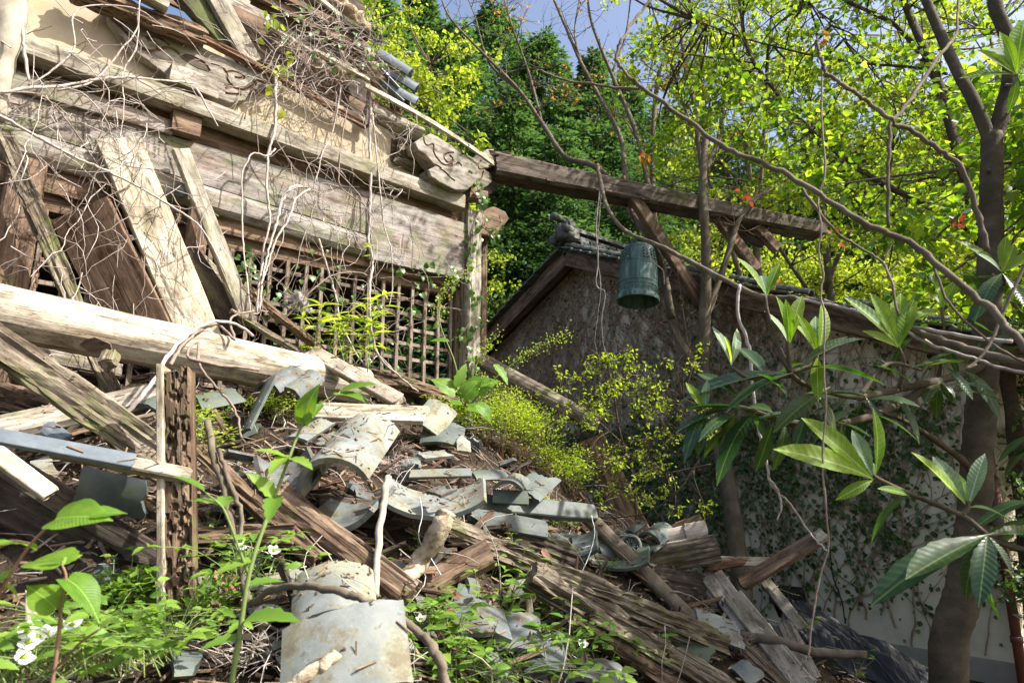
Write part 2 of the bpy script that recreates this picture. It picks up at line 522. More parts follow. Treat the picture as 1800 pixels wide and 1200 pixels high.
M_BRONZE = mat_simple("green_bronze", [(0.35, (0.032, 0.07, 0.064)), (0.52, (0.075, 0.15, 0.132)), (0.66, (0.20, 0.31, 0.26))], 6, 0.55, 0.5, 0.2, 60, 0.002, sc=(2.2, 2.2, 0.35),
    extra=[((14, 14, 1.2), 0.50, 0.64, (0.028, 0.042, 0.038), 0.8), (12, 0.58, 0.66, (0.09, 0.075, 0.045), 0.5)])
M_IRON = mat_simple("rusty_iron", [(0.3, (0.05, 0.03, 0.02)), (0.7, (0.16, 0.075, 0.04))], 25, 0.85, 0.3)
M_WIRE = mat_simple("pale_wire", [(0.3, (0.45, 0.48, 0.46)), (0.7, (0.6, 0.62, 0.6))], 25, 0.5, 0.4, 0)
M_BARK = mat_simple("smooth_grey_bark", [(0.3, (0.085, 0.068, 0.045)), (0.55, (0.155, 0.125, 0.088)), (0.75, (0.25, 0.215, 0.16))], 9, 0.9, 0.15, 0.5, 55, 0.006, sc=(1, 1, 0.6))
M_TRUNK = mat_simple("brown_ringed_bark", [(0.3, (0.045, 0.034, 0.022)), (0.5, (0.085, 0.066, 0.043)), (0.72, (0.15, 0.122, 0.085))], 5, 0.9, 0.15, 0.6, 70, 0.006, sc=(1, 1, 1.4),
    extra=[((5, 5, 45), 0.52, 0.66, (0.11, 0.09, 0.065), 0.35), (5, 0.55, 0.7, (0.05, 0.055, 0.03), 0.6), (7, 0.58, 0.68, (0.16, 0.145, 0.11), 0.4)])
M_BARKD = mat_simple("dark_bark", [(0.3, (0.045, 0.033, 0.022)), (0.7, (0.11, 0.08, 0.055))], 14, 0.9, 0.15, 0.7, 45, 0.01)
M_BARKP = mat_simple("pale_bark", [(0.3, (0.26, 0.22, 0.16)), (0.7, (0.46, 0.42, 0.34))], 12, 0.9, 0.15, 0.4, 70, 0.004)
M_FLAKY = mat_simple("flaky_bark", [(0.35, (0.11, 0.075, 0.045)), (0.5, (0.36, 0.29, 0.20)), (0.7, (0.48, 0.42, 0.32))], 16, 0.9, 0.15, 0.9, 30, 0.012,
    extra=[(8, 0.60, 0.72, (0.34, 0.33, 0.12), 0.5)])
M_VINE = mat_simple("dry_vine", [(0.3, (0.30, 0.245, 0.205)), (0.7, (0.52, 0.46, 0.41))], 30, 0.85, 0.2, 0.3, 90, 0.002)
M_VINEB = mat_simple("brown_vine", [(0.3, (0.15, 0.105, 0.08)), (0.7, (0.32, 0.25, 0.20))], 30, 0.85, 0.2, 0.3, 90, 0.002)
M_SOIL = mat_simple("dark_rotten_soil", [(0.3, (0.020, 0.015, 0.011)), (0.55, (0.050, 0.037, 0.026)), (0.75, (0.11, 0.085, 0.062))], 9, 0.95, 0.1, 1.0, 40, 0.03,
    extra=[(3, 0.55, 0.75, (0.05, 0.055, 0.02), 0.5)])
M_GROUND = mat_simple("forest_floor", [(0.3, (0.04, 0.032, 0.018)), (0.6, (0.08, 0.07, 0.035)), (0.8, (0.06, 0.09, 0.025))], 2.5, 0.95, 0.1, 0.8, 25, 0.03)
M_IVYSTEM = mat_simple("ivy_stem_bark", [(0.3, (0.21, 0.14, 0.085)), (0.7, (0.44, 0.33, 0.23))], 14, 0.9, 0.1, 0)
M_LITTER = mat_leaf("dead_leaf", [(0.0, (0.075, 0.045, 0.027)), (0.5, (0.15, 0.095, 0.058)), (0.85, (0.24, 0.17, 0.11)), (1.0, (0.33, 0.25, 0.17))], 0.15, (1.2, 0.9, 0.6), 0.8, 0.1)
M_SPLINT = mat_simple("wood_splinter", [(0.3, (0.10, 0.06, 0.038)), (0.5, (0.19, 0.13, 0.085)), (0.68, (0.36, 0.29, 0.21))], 6, 0.9, 0.1, 0.4, 60, 0.004)
M_BLACK = mat_simple("black_plastic", [(0.3, (0.006, 0.007, 0.009)), (0.7, (0.018, 0.02, 0.024))], 4, 0.55, 0.35, 0.3, 25, 0.01, extra=[(9, 0.55, 0.7, (0.06, 0.05, 0.04), 0.6)])
M_PIPE = mat_simple("red_brown_pipe", [(0.3, (0.10, 0.03, 0.022)), (0.7, (0.17, 0.06, 0.04))], 10, 0.5, 0.4, 0.1)
M_STONE = mat_simple("pale_worn_wood_block", [(0.3, (0.34, 0.28, 0.22)), (0.7, (0.48, 0.42, 0.34))], 12, 0.9, 0.1, 0.4, 50)
M_FIBRE = mat_simple("grey_fibre", [(0.3, (0.22, 0.19, 0.17)), (0.7, (0.42, 0.39, 0.36))], 30, 0.95, 0.05, 0)
M_MUD = mat_simple("dry_roof_mud", [(0.3, (0.20, 0.14, 0.09)), (0.55, (0.33, 0.26, 0.17)), (0.75, (0.45, 0.38, 0.28))], 14, 0.95, 0.1, 1.0, 30, 0.02)
M_INK = mat_simple("faded_ink", [(0.3, (0.045, 0.035, 0.03)), (0.7, (0.10, 0.08, 0.07))], 20, 0.9, 0.1, 0)

L_CEDAR = mat_leaf("cedar_foliage", [(0.0, (0.045, 0.095, 0.043)), (0.5, (0.076, 0.142, 0.060)), (1.0, (0.13, 0.20, 0.082))], 0.40, (1.1, 1.3, 0.5), 0.6, 0.2)
L_LIME = mat_leaf("spring_leaf", [(0.0, (0.20, 0.31, 0.028)), (0.5, (0.29, 0.39, 0.045)), (1.0, (0.40, 0.46, 0.08))], 0.5, (1.5, 1.4, 0.6), 0.5, 0.2)
L_GREEN = mat_leaf("young_tree_leaf", [(0.0, (0.06, 0.14, 0.018)), (0.25, (0.10, 0.20, 0.02)), (0.6, (0.18, 0.30, 0.03)), (1.0, (0.31, 0.41, 0.06))], 0.55, (1.7, 1.6, 0.5), 0.45, 0.3)
L_ORANGE = mat_leaf("bronze_young_leaf", [(0.0, (0.34, 0.20, 0.03)), (0.5, (0.42, 0.29, 0.05)), (1.0, (0.40, 0.15, 0.05))], 0.5, (1.4, 1.2, 0.6), 0.5, 0.2)
L_WEED = mat_leaf("weed_leaf", [(0.0, (0.09, 0.19, 0.022)), (0.6, (0.15, 0.27, 0.035)), (1.0, (0.22, 0.34, 0.05))], 0.42, (1.5, 1.5, 0.5), 0.5, 0.3)
L_FERN = mat_leaf("fine_yellow_green_leaf", [(0.0, (0.24, 0.36, 0.035)), (0.6, (0.36, 0.46, 0.06)), (1.0, (0.46, 0.52, 0.12))], 0.5, (1.4, 1.4, 0.5), 0.5, 0.2)
L_KNOT = mat_leaf("broad_weed_leaf", [(0.0, (0.12, 0.25, 0.03)), (1.0, (0.20, 0.34, 0.035))], 0.5, (1.6, 1.5, 0.4), 0.45, 0.35, veins=5.0)
L_LOQ = mat_leaf("glossy_dark_leaf", [(0.0, (0.024, 0.055, 0.024)), (0.7, (0.045, 0.085, 0.03)), (1.0, (0.075, 0.10, 0.03))], 0.30, (1.8, 2.6, 0.5), 0.32, 0.5, veins=True)
L_LOQY = mat_leaf("young_loquat_leaf", [(0.0, (0.16, 0.29, 0.03)), (0.6, (0.24, 0.37, 0.045)), (1.0, (0.27, 0.36, 0.10))], 0.62, (1.8, 1.75, 0.4), 0.5, 0.3, veins=True)
L_SILVER = mat_leaf("silvery_young_leaf", [(0.0, (0.20, 0.27, 0.18)), (1.0, (0.26, 0.33, 0.22))], 0.35, (1.2, 1.4, 0.6), 0.6, 0.3, veins=True)
L_DRYIVY = mat_leaf("dry_ivy_leaf", [(0.0, (0.17, 0.105, 0.06)), (0.6, (0.28, 0.19, 0.12)), (1.0, (0.38, 0.29, 0.20))], 0.2, (1.2, 1, .7), 0.8, 0.1)
L_IVY = mat_leaf("ivy_leaf", [(0.0, (0.045, 0.09, 0.026)), (0.6, (0.075, 0.14, 0.04)), (1.0, (0.13, 0.20, 0.06))], 0.25, (1.5, 1.8, 0.5), 0.4, 0.45)
L_IVYB = mat_leaf("hall_ivy_leaf", [(0.0, (0.06, 0.13, 0.03)), (1.0, (0.13, 0.22, 0.05))], 0.3, (1.5, 1.6, 0.5), 0.35, 0.5)
L_PETAL = mat_leaf("white_petal", [(0.0, (0.78, 0.78, 0.75)), (1.0, (0.82, 0.82, 0.80))], 0.3, (1, 1, 1), 0.6, 0.2)
L_RED = mat_leaf("reddish_leaf", [(0.0, (0.20, 0.05, 0.035)), (1.0, (0.32, 0.10, 0.06))], 0.4, (1.3, 0.8, 0.6), 0.5, 0.2)
L_STEM = mat_simple("green_stem", [(0.3, (0.10, 0.16, 0.04)), (0.7, (0.20, 0.25, 0.08))], 20, 0.6, 0.3, 0)
L_STEMR = mat_simple("reddish_stem", [(0.3, (0.18, 0.10, 0.06)), (0.7, (0.28, 0.16, 0.10))], 20, 0.6, 0.3, 0)

# ------------------------------------------------------------------ leaves
def rand_unit(n):
    a = rng.normal(size=(n, 3))
    return a / np.linalg.norm(a, axis=1, keepdims=True)
def leaf_cloud(pos, size, normals=None, dirs=None, aspect=0.6, fold=0.25, curl=0.15):
    """(n) separate folded leaves of 4 triangles each as one vertex/quad array"""
    pos = np.asarray(pos, dtype=float); n = len(pos)
    d = rand_unit(n) if dirs is None else np.asarray(dirs, dtype=float)
    d = d / np.linalg.norm(d, axis=1, keepdims=True)
    nn = rand_unit(n) if normals is None else np.asarray(normals, dtype=float)
    s = np.cross(nn, d); s /= (np.linalg.norm(s, axis=1, keepdims=True) + 1e-9)
    nn = np.cross(d, s)
    sz = (np.asarray(size) * np.ones(n))[:, None]
    w = sz * aspect * 0.5
    lift = w * fold
    b = pos
    tip = pos + d * sz - nn * sz * curl
    l1 = pos + d * sz * 0.30 + s * w * 0.95 + nn * lift
    l2 = pos + d * sz * 0.68 + s * w * 0.75 + nn * (lift - sz * curl * 0.4)
    r1 = pos + d * sz * 0.30 - s * w * 0.95 + nn * lift
    r2 = pos + d * sz * 0.68 - s * w * 0.75 + nn * (lift - sz * curl * 0.4)
    v = np.stack([b, l1, l2, tip, r2, r1], axis=1).reshape(-1, 3)
    k = np.arange(n)[:, None] * 6
    q = np.concatenate([k + np.array([[0, 3, 2, 1]]), k + np.array([[0, 5, 4, 3]])], axis=0)
    return v, q
def spray_cloud(pos, size, dirs, normals, aspect=0.45):
    """flat pointed needle sprays, 2 triangles each"""
    pos = np.asarray(pos); n = len(pos)
    d = dirs / np.linalg.norm(dirs, axis=1, keepdims=True)
    s = np.cross(normals, d); s /= (np.linalg.norm(s, axis=1, keepdims=True) + 1e-9)
    sz = (np.asarray(size) * np.ones(n))[:, None]
    w = sz * aspect * 0.5
    v = np.stack([pos, pos + d * sz * 0.55 + s * w, pos + d * sz, pos + d * sz * 0.4 - s * w], axis=1).reshape(-1, 3)
    q = np.arange(n)[:, None] * 4 + np.array([[0, 3, 2, 1]])
    return v, q
class Cloud:
    def __init__(s): s.v = []; s.q = []; s.n = 0
    def add(s, vq):
        v, q = vq
        s.v.append(v); s.q.append(q + s.n); s.n += len(v)
    def build(s, name, mat, parent=None, origin=(0, 0, 0), smooth=False):
        v = np.concatenate(s.v) - np.array(origin)[None, :]
        me = np_mesh(v, np.concatenate(s.q), name)
        return link(name, me, mat, parent, Matrix.Translation(origin), smooth)

def leaf_mesh(L, w, n=7, shape='ovate', serr=0.0, fold=0.25, droop=0.25, cup=0.0, seed=0):
    """a single leaf along +x, upper face +z; folded at the midrib, drooping to the tip"""
    r = random.Random(seed)
    vs, fs = [], []
    for i in range(n + 1):
        f = i / n
        if shape == 'ovate': h = math.sin(math.pi * min(1, f ** 0.72)) ** 0.85
        elif shape == 'heart': h = (math.sin(math.pi * (f * 0.80 + 0.20)) ** 0.7) * (1 - f ** 5) if f < 1 else 0
        elif shape == 'lance': h = math.sin(math.pi * min(1, f ** 0.85)) ** 0.9
        else: h = (math.sin(math.pi * f ** 1.35) ** 0.8)     # obovate, widest past the middle
        if f == 0 and shape != 'heart': h = 0.06
        h = max(0.0, h)
        hw = w / 2 * h
        if serr and 0 < i < n: hw *= 1 + serr * (1 if i % 2 else -1)
        if seed and 0 < i < n: hw *= 1 + r.uniform(-0.05, 0.05)
        x = L * f
        z = -droop * L * f * f
        if shape == 'heart' and i == 0:
            vs += [(0, 0, 0), (-L * 0.07, hw * 0.55, hw * fold * 0.5), (-L * 0.03, hw * 1.0, hw * fold), (-L * 0.07, -hw * 0.55, hw * fold * 0.5), (-L * 0.03, -hw * 1.0, hw * fold)]
        else:
            vs += [(x, 0, z), (x + hw * 0.05, hw * 0.55, z + hw * fold * 0.6 + r.uniform(-1, 1) * hw * 0.04), (x - hw * 0.08, hw, z + hw * fold - cup * hw), (x + hw * 0.05, -hw * 0.55, z + hw * fold * 0.6 + r.uniform(-1, 1) * hw * 0.04), (x - hw * 0.08, -hw, z + hw * fold - cup * hw)]
    for i in range(n):
        a, b = i * 5, (i + 1) * 5
        fs += [(a, b, b + 1, a + 1), (a + 1, b + 1, b + 2, a + 2), (b, a, a + 3, b + 3), (b + 3, a + 3, a + 4, b + 4)]
    me = mesh_from(vs, fs, "leaf")
    me.polygons.foreach_set("use_smooth", [True] * len(me.polygons))
    return me
def leaf_M(base, d, nrm, s=1.0):
    m = frame(V(d), V(nrm)) @ Matrix.Scale(s, 4)
    return at(m, base)
# ------------------------------------------------------------------ ground, hill, mound
def hill_h(x, y):
    d = y - 13.0 + 0.25 * x * (1 if x < 0 else 0.5)
    h = max(0.0, d) * 0.52
    return h + 0.25 * nz(x * 0.3, y * 0.3, 0, 1) * min(1, max(0, d) / 3)
def grid(name, x0, x1, y0, y1, nx, ny, fn, mat, kind='structure'):
    xs = np.linspace(x0, x1, nx); ys = np.linspace(y0, y1, ny)
    vs = [(x, y, fn(x, y)) for y in ys for x in xs]
    k = np.arange(nx * ny).reshape(ny, nx)
    q = np.stack([k[:-1, :-1], k[:-1, 1:], k[1:, 1:], k[1:, :-1]], axis=-1).reshape(-1, 4)
    me = np_mesh(vs, q, name)
    o = link(name, me, mat, None, None, True)
    if kind: o['kind'] = kind
    return o
grid("ground", -150, 150, -140, 13.2, 60, 60, lambda x, y: -0.02 + 0.02 * nz(x, y, 0, 2), M_GROUND)
grid("hillside", -70, 70, 12.8, 90, 80, 50, lambda x, y: hill_h(x, y) - 0.05, M_GROUND)

MPTS = [(0, 1250, 2.0), (300, 1230, 2.3), (650, 1230, 2.35), (1000, 1220, 3.1), (1300, 1230, 3.9), (1480, 1215, 4.5),
        (0, 1010, 2.75), (300, 1060, 2.85), (520, 1050, 2.75), (700, 1050, 3.1), (900, 1050, 3.7), (1100, 1070, 4.2), (1300, 1090, 4.7), (1430, 1150, 4.9),
        (0, 850, 3.3), (200, 840, 3.4), (420, 850, 3.35), (560, 880, 3.4), (720, 900, 3.6), (900, 930, 4.2), (1050, 985, 4.7), (1220, 1000, 5.1),
        (0, 735, 3.9), (200, 735, 4.1), (400, 740, 4.3), (600, 760, 4.5), (750, 770, 4.8), (950, 820, 5.3), (1040, 880, 5.6), (1180, 985, 5.6),
        (0, 640, 4.5), (250, 640, 4.8), (450, 675, 5.1), (650, 705, 5.5), (800, 720, 6.0), (950, 790, 6.3), (1050, 900, 6.6)]
mp = [P(*p) for p in MPTS]
mp += [V(p) for p in ((3.2, 5.0, 0), (3, 3, 0), (4.5, 4, 0), (2.6, 6.2, 0), (2.2, 2.2, 0), (0, 1.0, .35), (-2, 1.2, .5), (1, 1.2, .1), (-4.5, 3, 1.7), (-5, 5, 2.2), (-4, 7, 2.3), (-2.5, 8, 2.3), (-.5, 8.4, 1.9), (1.0, 8.6, .8), (2.5, 8.5, 0), (4.5, 6, 0), (4.5, 2, 0), (-4, 1, .9))]
_X = np.array([(p.x, p.y) for p in mp]); _Z = np.array([p.z for p in mp])
_D = np.sqrt(((_X[:, None] - _X[None]) ** 2).sum(-1))
_c = np.linalg.solve(_D + 0.0 * np.eye(len(_X)), _Z - _Z.mean())
def mound_h0(x, y):
    return float(np.sqrt(((_X - (x, y)) ** 2).sum(-1)) @ _c + _Z.mean())
def mound_h(x, y):
    h = mound_h0(x, y)
    h += 0.05 * nz(x * 3, y * 3, 0, 4) + 0.03 * nz(x * 9, y * 9, 0, 5) + 0.014 * nz(x * 25, y * 25, 0, 5) - 0.07
    ex = min(x + 5.2, 4.6 - x, y - 0.7, 9.2 - y)
    if ex < 0.5: h = h * max(0, ex) / 0.5 - 0.1 * (1 - max(0, ex) / 0.5)
    return h
mound = grid("debris_mound", -5.2, 4.6, 0.7, 9.2, 230, 200, mound_h, M_SOIL)
_me = mound.data
MBVH = BVHTree.FromPolygons([v.co.copy() for v in _me.vertices], [tuple(p.vertices) for p in _me.polygons])
def drop(px, py):
    """point and normal where the line of sight meets the mound"""
    h = MBVH.ray_cast(CAM, ray(px, py).normalized())
    if h[0] is None: return None
    return h[0], h[1]
def ground_at(x, y):
    h = MBVH.ray_cast(V((x, y, 9)), V((0, 0, -1)))
    return h[0] if h[0] is not None and h[0].z > 0 else V((x, y, 0))
# ------------------------------------------------------------------ the collapsing hall on the left
HC = P(822, 500, 6.5); HC.z = 0
HU = V((math.sin(math.radians(47.7)), math.cos(math.radians(47.7)), 0))   # along the wall, to the right and away
HN = V((HU.y, -HU.x, 0))                                                   # out of the wall
def WP(px, py, n=0.0): return plane_hit(px, py, HC, HN, n)
def WPw(px, py, n): return WP(px, py, n)
HALL = thing("collapsed_hall", "ruined timber temple hall leaning over the rubble, with clay panels and lattice windows", "temple hall", ground_at(-1.6, 5.4))
def quad_board(name, tl, tr, br, bl, n, thick, mat, parent, seed=None, rough=0.003, round_=0.0, jag=0.0, n2=None, nx=None, ny=5):
    """board whose front face has its four corners (photo pixels) on the wall plane, n metres out"""
    s = random.uniform(0, 99) if seed is None else seed
    c4 = [WP(*tl, n), WP(*tr, n if n2 is None else n2), WP(*br, n if n2 is None else n2), WP(*bl, n)]
    A, B = (c4[0] + c4[3]) / 2, (c4[1] + c4[2]) / 2
    nrm = (c4[3] - c4[0]).cross(c4[1] - c4[0]); nrm = nrm if nrm.dot(HN) > 0 else -nrm
    M = at(frame(B - A, nrm), (A + B) / 2); Mi = M.inverted()
    q = [Mi @ p for p in c4]
    nx = nx or max(4, int((B - A).length / 0.09))
    vs, fs = [], []
    def pt(f, g):
        a, b = q[0].lerp(q[1], f), q[3].lerp(q[2], f)
        return a.lerp(b, g)
    ring = [(0.0, -1)] + [(k / ny, 1) for k in range(ny + 1)] + [(1.0, -1)]
    m = len(ring)
    for i in range(nx + 1):
        f = i / nx
        for g, fr in ring:
            p = pt(f, g)
            dz = nz(p.x * 2, p.y * 16, 0, s) * rough
            dy = nz(p.x * 3, p.y * 5, 7, s) * rough
            z = 0.0 if fr > 0 else -thick
            if fr > 0 and g in (0.0, 1.0): z -= 0.004
            if round_ and fr > 0: z -= round_ * (2 * g - 1) ** 4
            x = p.x
            if jag and i in (0, nx): x += (1 if i == 0 else -1) * jag * abs(nz(p.y * 40, 0, 0, s)) * 2
            vs.append((x, p.y + dy, z + (dz if fr > 0 else 0)))
    for i in range(nx):
        for j in range(m):
            a, b = i * m + j, i * m + (j + 1) % m
            fs.append((a, b, b + m, a + m))
    fs.append(tuple(range(m - 1, -1, -1))); fs.append(tuple(range(nx * m, nx * m + m)))
    me = mesh_from(vs, fs, name)
    bm = bmesh.new(); bm.from_mesh(me); bmesh.ops.recalc_face_normals(bm, faces=bm.faces); bm.to_mesh(me); bm.free()
    return link(name, me, mat, parent, M)

W_CARVE = mat_wood('carved_grey_wood', (0.22, 0.195, 0.155), (0.32, 0.29, 0.24), (0.40, 0.37, 0.315), moss=0.35, crack=0.2)
# clay panel and carved frieze
pts = [(-70, -60), (120, -60), (250, 20), (365, 72), (480, 128), (600, 186), (690, 232), (760, 268), (772, 318), (745, 328), (600, 272), (300, 162), (40, 70), (-70, 28)]
clay = cutout("clay_panel", [WP(x, y, 0.0) for x, y in pts], HN, 0.06, M_PLASTER, HALL, xdir=HU)
fr = [(186, 10), (215, 14), (300, 48), (365, 88), (420, 112), (486, 138), (484, 152), (462, 158), (440, 160), (431, 176), (405, 181), (384, 172), (350, 168), (322, 155), (292, 132), (262, 108), (240, 92), (222, 74), (206, 54), (192, 34)]
grooves = [[(196, 22), (206, 40), (222, 58), (240, 78), (262, 90), (278, 86), (272, 74), (258, 70)],
           [(278, 88), (292, 84), (306, 88), (316, 96)],
           [(317, 101), (330, 98), (345, 103), (360, 112), (369, 125)],
           [(371, 113), (388, 118), (398, 128), (400, 140), (412, 154), (430, 158), (446, 150), (452, 142), (466, 146), (478, 144)],
           [(400, 127), (414, 126), (428, 132), (426, 138), (412, 136)],
           [(394, 150), (408, 152), (396, 156)], [(396, 164), (410, 166), (424, 166)],
           [(256, 66), (268, 64), (286, 70), (298, 80)], [(204, 40), (212, 46), (214, 38), (206, 34)]]
cutout("carved_frieze", [WP(x, y, 0.085) for x, y in fr], HN, 0.08, W_CARVE, HALL, 0.008, HU, [[WP(x, y, 0.085) for x, y in g] for g in grooves], 0.013)
cutout("recess_shade", [WP(x, y, 0.089) for x, y in ((318, 102), (330, 99), (346, 104), (360, 113), (368, 126), (350, 121), (335, 113))], HN, 0.006, W_DARK, HALL, 0, HU)  # dark plate on the frieze face, painting the shade of its hollow
quad_board("beam_nose", (304, 108), (384, 142), (384, 173), (298, 138), 0.19, 0.12, W_GREY, HALL)
# rotten beam and bark strip over the panel
timber("upper_beam", WP(120, -22, 0.16), WP(363, 72, 0.16), 44, 0.14, W_ROT, HN, parent=HALL, rot=0.045, jag=0.05)
timber("bark_strip", WP(352, 66, 0.13), WP(500, 140, 0.11), 13, 0.07, W_RED, HN, parent=HALL, rot=0.02, jag=0.03)
timber("bark_strip", WP(492, 138, 0.10), WP(650, 226, 0.08), 14, 0.06, W_RED, HN, parent=HALL, rot=0.025, jag=0.05)
# ledge, rails, boards
quad_board("back_board", (-70, 24), (824, 350), (824, 420), (-70, 150), -0.02, 0.03, W_BROWN, HALL)
quad_board("ledge_beam", (-70, 16), (818, 343), (818, 365), (-70, 50), 0.17, 0.16, W_LEDGE, HALL, rough=0.006)
quad_board("upper_rail", (-70, 92), (306, 212), (303, 236), (-70, 128), 0.07, 0.08, W_BOARD, HALL)
INSB = quad_board("inscribed_board", (-70, 134), (652, 338), (652, 413), (-70, 192), 0.035, 0.04, W_BOARD, HALL, rough=0.004)
quad_board("long_board", (652, 338), (823, 394), (823, 492), (649, 454), 0.075, 0.05, W_BOARD, HALL, rough=0.005, jag=0.015)
quad_board("rounded_rail", (-70, 190), (646, 411), (644, 448), (-70, 244), 0.08, 0.11, W_BOARD, HALL, round_=0.03, rough=0.004)
quad_board("lintel", (-70, 252), (824, 492), (824, 509), (-70, 302), 0.0, 0.12, W_BROWN, HALL)
quad_board("lower_lintel", (-70, 306), (812, 507), (812, 523), (-70, 338), -0.05, 0.08, W_BROWN, HALL)
quad_board("bracket_block", (306, 188), (356, 206), (352, 240), (302, 226), 0.12, 0.10, W_BROWN, HALL)
# faded columns of brush writing on the inscribed board (too worn to read)
ink = MB()
rr = random.Random(5)
for c in range(30):
    x0 = 4 + c * 10.4 + rr.uniform(-1, 1)
    if 168 < x0 < 176: continue
    y = 152 + x0 * 0.28 + rr.uniform(4, 10)
    yb = 196 + x0 * 0.30
    if rr.random() < 0.12: continue
    while y < yb:
        if rr.random() < 0.86:
            base = WP(x0 - (y - 150) * 0.03, y, 0.0405)
            sz = rr.uniform(0.010, 0.016)
            for k in range(rr.randint(3, 5)):
                a = rr.choice((0.05, 0.1, 1.5, 1.6, 0.8, -0.8, 2.3)) + rr.uniform(-.15, .15)
                d = HU * math.cos(a) + UP * math.sin(a)
                e = d.cross(HN).normalized() * rr.uniform(0.0009, 0.0016)
                m = base + HU * rr.uniform(-.5, .5) * sz + UP * rr.uniform(-.5, .5) * sz
                l = sz * rr.uniform(0.3, 0.62)
                ink.poly([m - d * l - e, m + d * l - e, m + d * l + e, m - d * l + e])
        y += rr.uniform(4.6, 6.2)
tag(ink.build("brush_writing", M_INK, INSB, False), kind='stuff')

# posts
def wpost(name, x, y0, y1, wpx, n, t, mat, **kw):
    b = WP(x, y1, n); a = V((b.x, b.y, 0)); 
    top = WP(x, y0, n)
    top = V((b.x, b.y, top.z))
    return timber(name, b, top, wpx, t, mat, HN, parent=HALL, **kw)
wpost("corner_post", 824, 372, 735, 32, 0.05, 0.16, W_GREY, rot=0.012)
wpost("side_post", 842, 380, 740, 14, -0.12, 0.14, W_BROWN)
wpost("window_post", 318, 352, 640, 36, 0.0, 0.12, W_BROWN)
wpost("window_post", -20, 250, 700, 60, 0.0, 0.12, W_BROWN)
wpost("window_stile", 801, 508, 705, 13, -0.045, 0.06, W_BROWN)
timber("sill_beam", WP(560, 640, 0.10), WP(815, 706, 0.08), 30, 0.2, W_ROT, HN, parent=HALL, rot=0.03, jag=0.04)
timber("sill_beam", WP(-70, 520, -0.02), WP(560, 640, -0.02), 30, 0.16, W_DARK, HN, parent=HALL)
# lattice window: every slat a part (shared meshes)
W_LATT = mat_wood('lattice_wood', (0.16, 0.12, 0.09), (0.28, 0.22, 0.17), (0.40, 0.33, 0.27), moss=0.1, crack=0.4)
def ucoord(p): return (p - HC).dot(HU)
uR = ucoord(WP(797, 600, -0.08)); uL = ucoord(WP(-60, 420, -0.08))
u1 = ucoord(WP(744, 600, -0.08)); u2 = ucoord(WP(720, 600, -0.08))
du = u1 - u2
zT = WP(744, 505, -0.08).z; zB = WP(744, 690, -0.08).z
zr = WP(744, 583, -0.08).z; dz = zr - WP(744, 609, -0.08).z
vme = board_mesh(zT - zB + 0.5, 0.033, 0.026, seg=8, rough=0.002, ny=2, jag=0, seed=3); vme.materials.append(W_LATT)
hme = board_mesh(0.62, 0.032, 0.022, seg=6, rough=0.002, ny=2, jag=0, seed=8); hme.materials.append(W_LATT)
def wall_pt(u, z, n): return V((HC.x, HC.y, 0)) + HU * u + HN * n + UP * z
k = 0
u = u1 + du * 2
rs = random.Random(3)
while u > uL:
    a = wall_pt(u, zB + (zT - zB) / 2 - 0.12 if u > -2.2 else zB + (zT - zB) / 2, -0.065)
    link("lattice_slat", vme, None, HALL, at(frame(UP + HU * rs.uniform(-.02, .02), HN), a))
    u -= du; k += 1
z = zr + dz * 3
while z > zB - 0.25:
    u = u1 + du * 2.3
    while u > uL:
        if rs.random() < 0.96:
            link("lattice_slat", hme, None, HALL, at(frame(HU + UP * rs.uniform(-.012, .012), HN), wall_pt(u - 0.31, z + rs.uniform(-.004, .004), -0.093)))
        u -= 0.623
    z -= dz
# inside of the hall: back wall, ceiling boards, so that the lattice looks into the dark on the left
def ubox(name, u0, u1, z0, z1, n0, n1, mat):
    c = wall_pt((u0 + u1) / 2, (z0 + z1) / 2, (n0 + n1) / 2)
    mb = MB(); M = frame(HU, UP); M.translation = V((0, 0, 0))
    mb.box(M, abs(u1 - u0), abs(n1 - n0), abs(z1 - z0))
    me = mesh_from(mb.v, mb.f)
    return link(name, me, mat, HALL, Matrix.Translation(c))
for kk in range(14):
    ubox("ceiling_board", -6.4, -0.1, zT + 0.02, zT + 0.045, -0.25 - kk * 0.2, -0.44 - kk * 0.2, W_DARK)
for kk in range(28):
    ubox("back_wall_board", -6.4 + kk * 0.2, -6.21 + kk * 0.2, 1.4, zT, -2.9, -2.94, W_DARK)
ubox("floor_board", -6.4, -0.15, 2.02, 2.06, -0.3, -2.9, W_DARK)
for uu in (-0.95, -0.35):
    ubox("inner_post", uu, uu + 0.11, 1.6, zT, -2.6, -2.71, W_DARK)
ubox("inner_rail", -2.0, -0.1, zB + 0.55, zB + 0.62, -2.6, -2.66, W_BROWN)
# carved bracket ends at the corner
k1 = [(742, 241), (758, 234), (774, 243), (806, 262), (842, 288), (838, 318), (822, 334), (800, 334), (776, 322), (758, 310), (753, 298), (766, 292), (757, 282), (748, 271), (735, 264), (729, 250)]
g1 = [[(744, 236), (746, 250), (752, 256), (762, 254), (762, 266), (770, 280), (782, 290), (796, 288)],
      [(798, 268), (786, 270), (780, 276), (788, 286), (796, 280), (790, 272)],
      [(782, 291), (796, 292), (806, 286), (812, 292)], [(772, 296), (782, 302), (792, 312), (800, 318)], [(754, 292), (766, 290), (776, 296)]]
cutout("carved_bracket", [WP(x, y, 0.26) for x, y in k1], HN, 0.16, W_CARVE, HALL, 0.012, HU, [[WP(x, y, 0.26) for x, y in g] for g in g1], 0.011)
HB = V((math.sin(math.radians(67)), math.cos(math.radians(67)), 0)); HBN = V((HB.y, -HB.x, 0))
k2 = [(822, 272), (838, 280), (856, 262), (868, 262), (875, 276), (868, 292), (852, 297), (862, 304), (866, 318), (856, 328), (838, 336), (826, 328), (818, 310)]
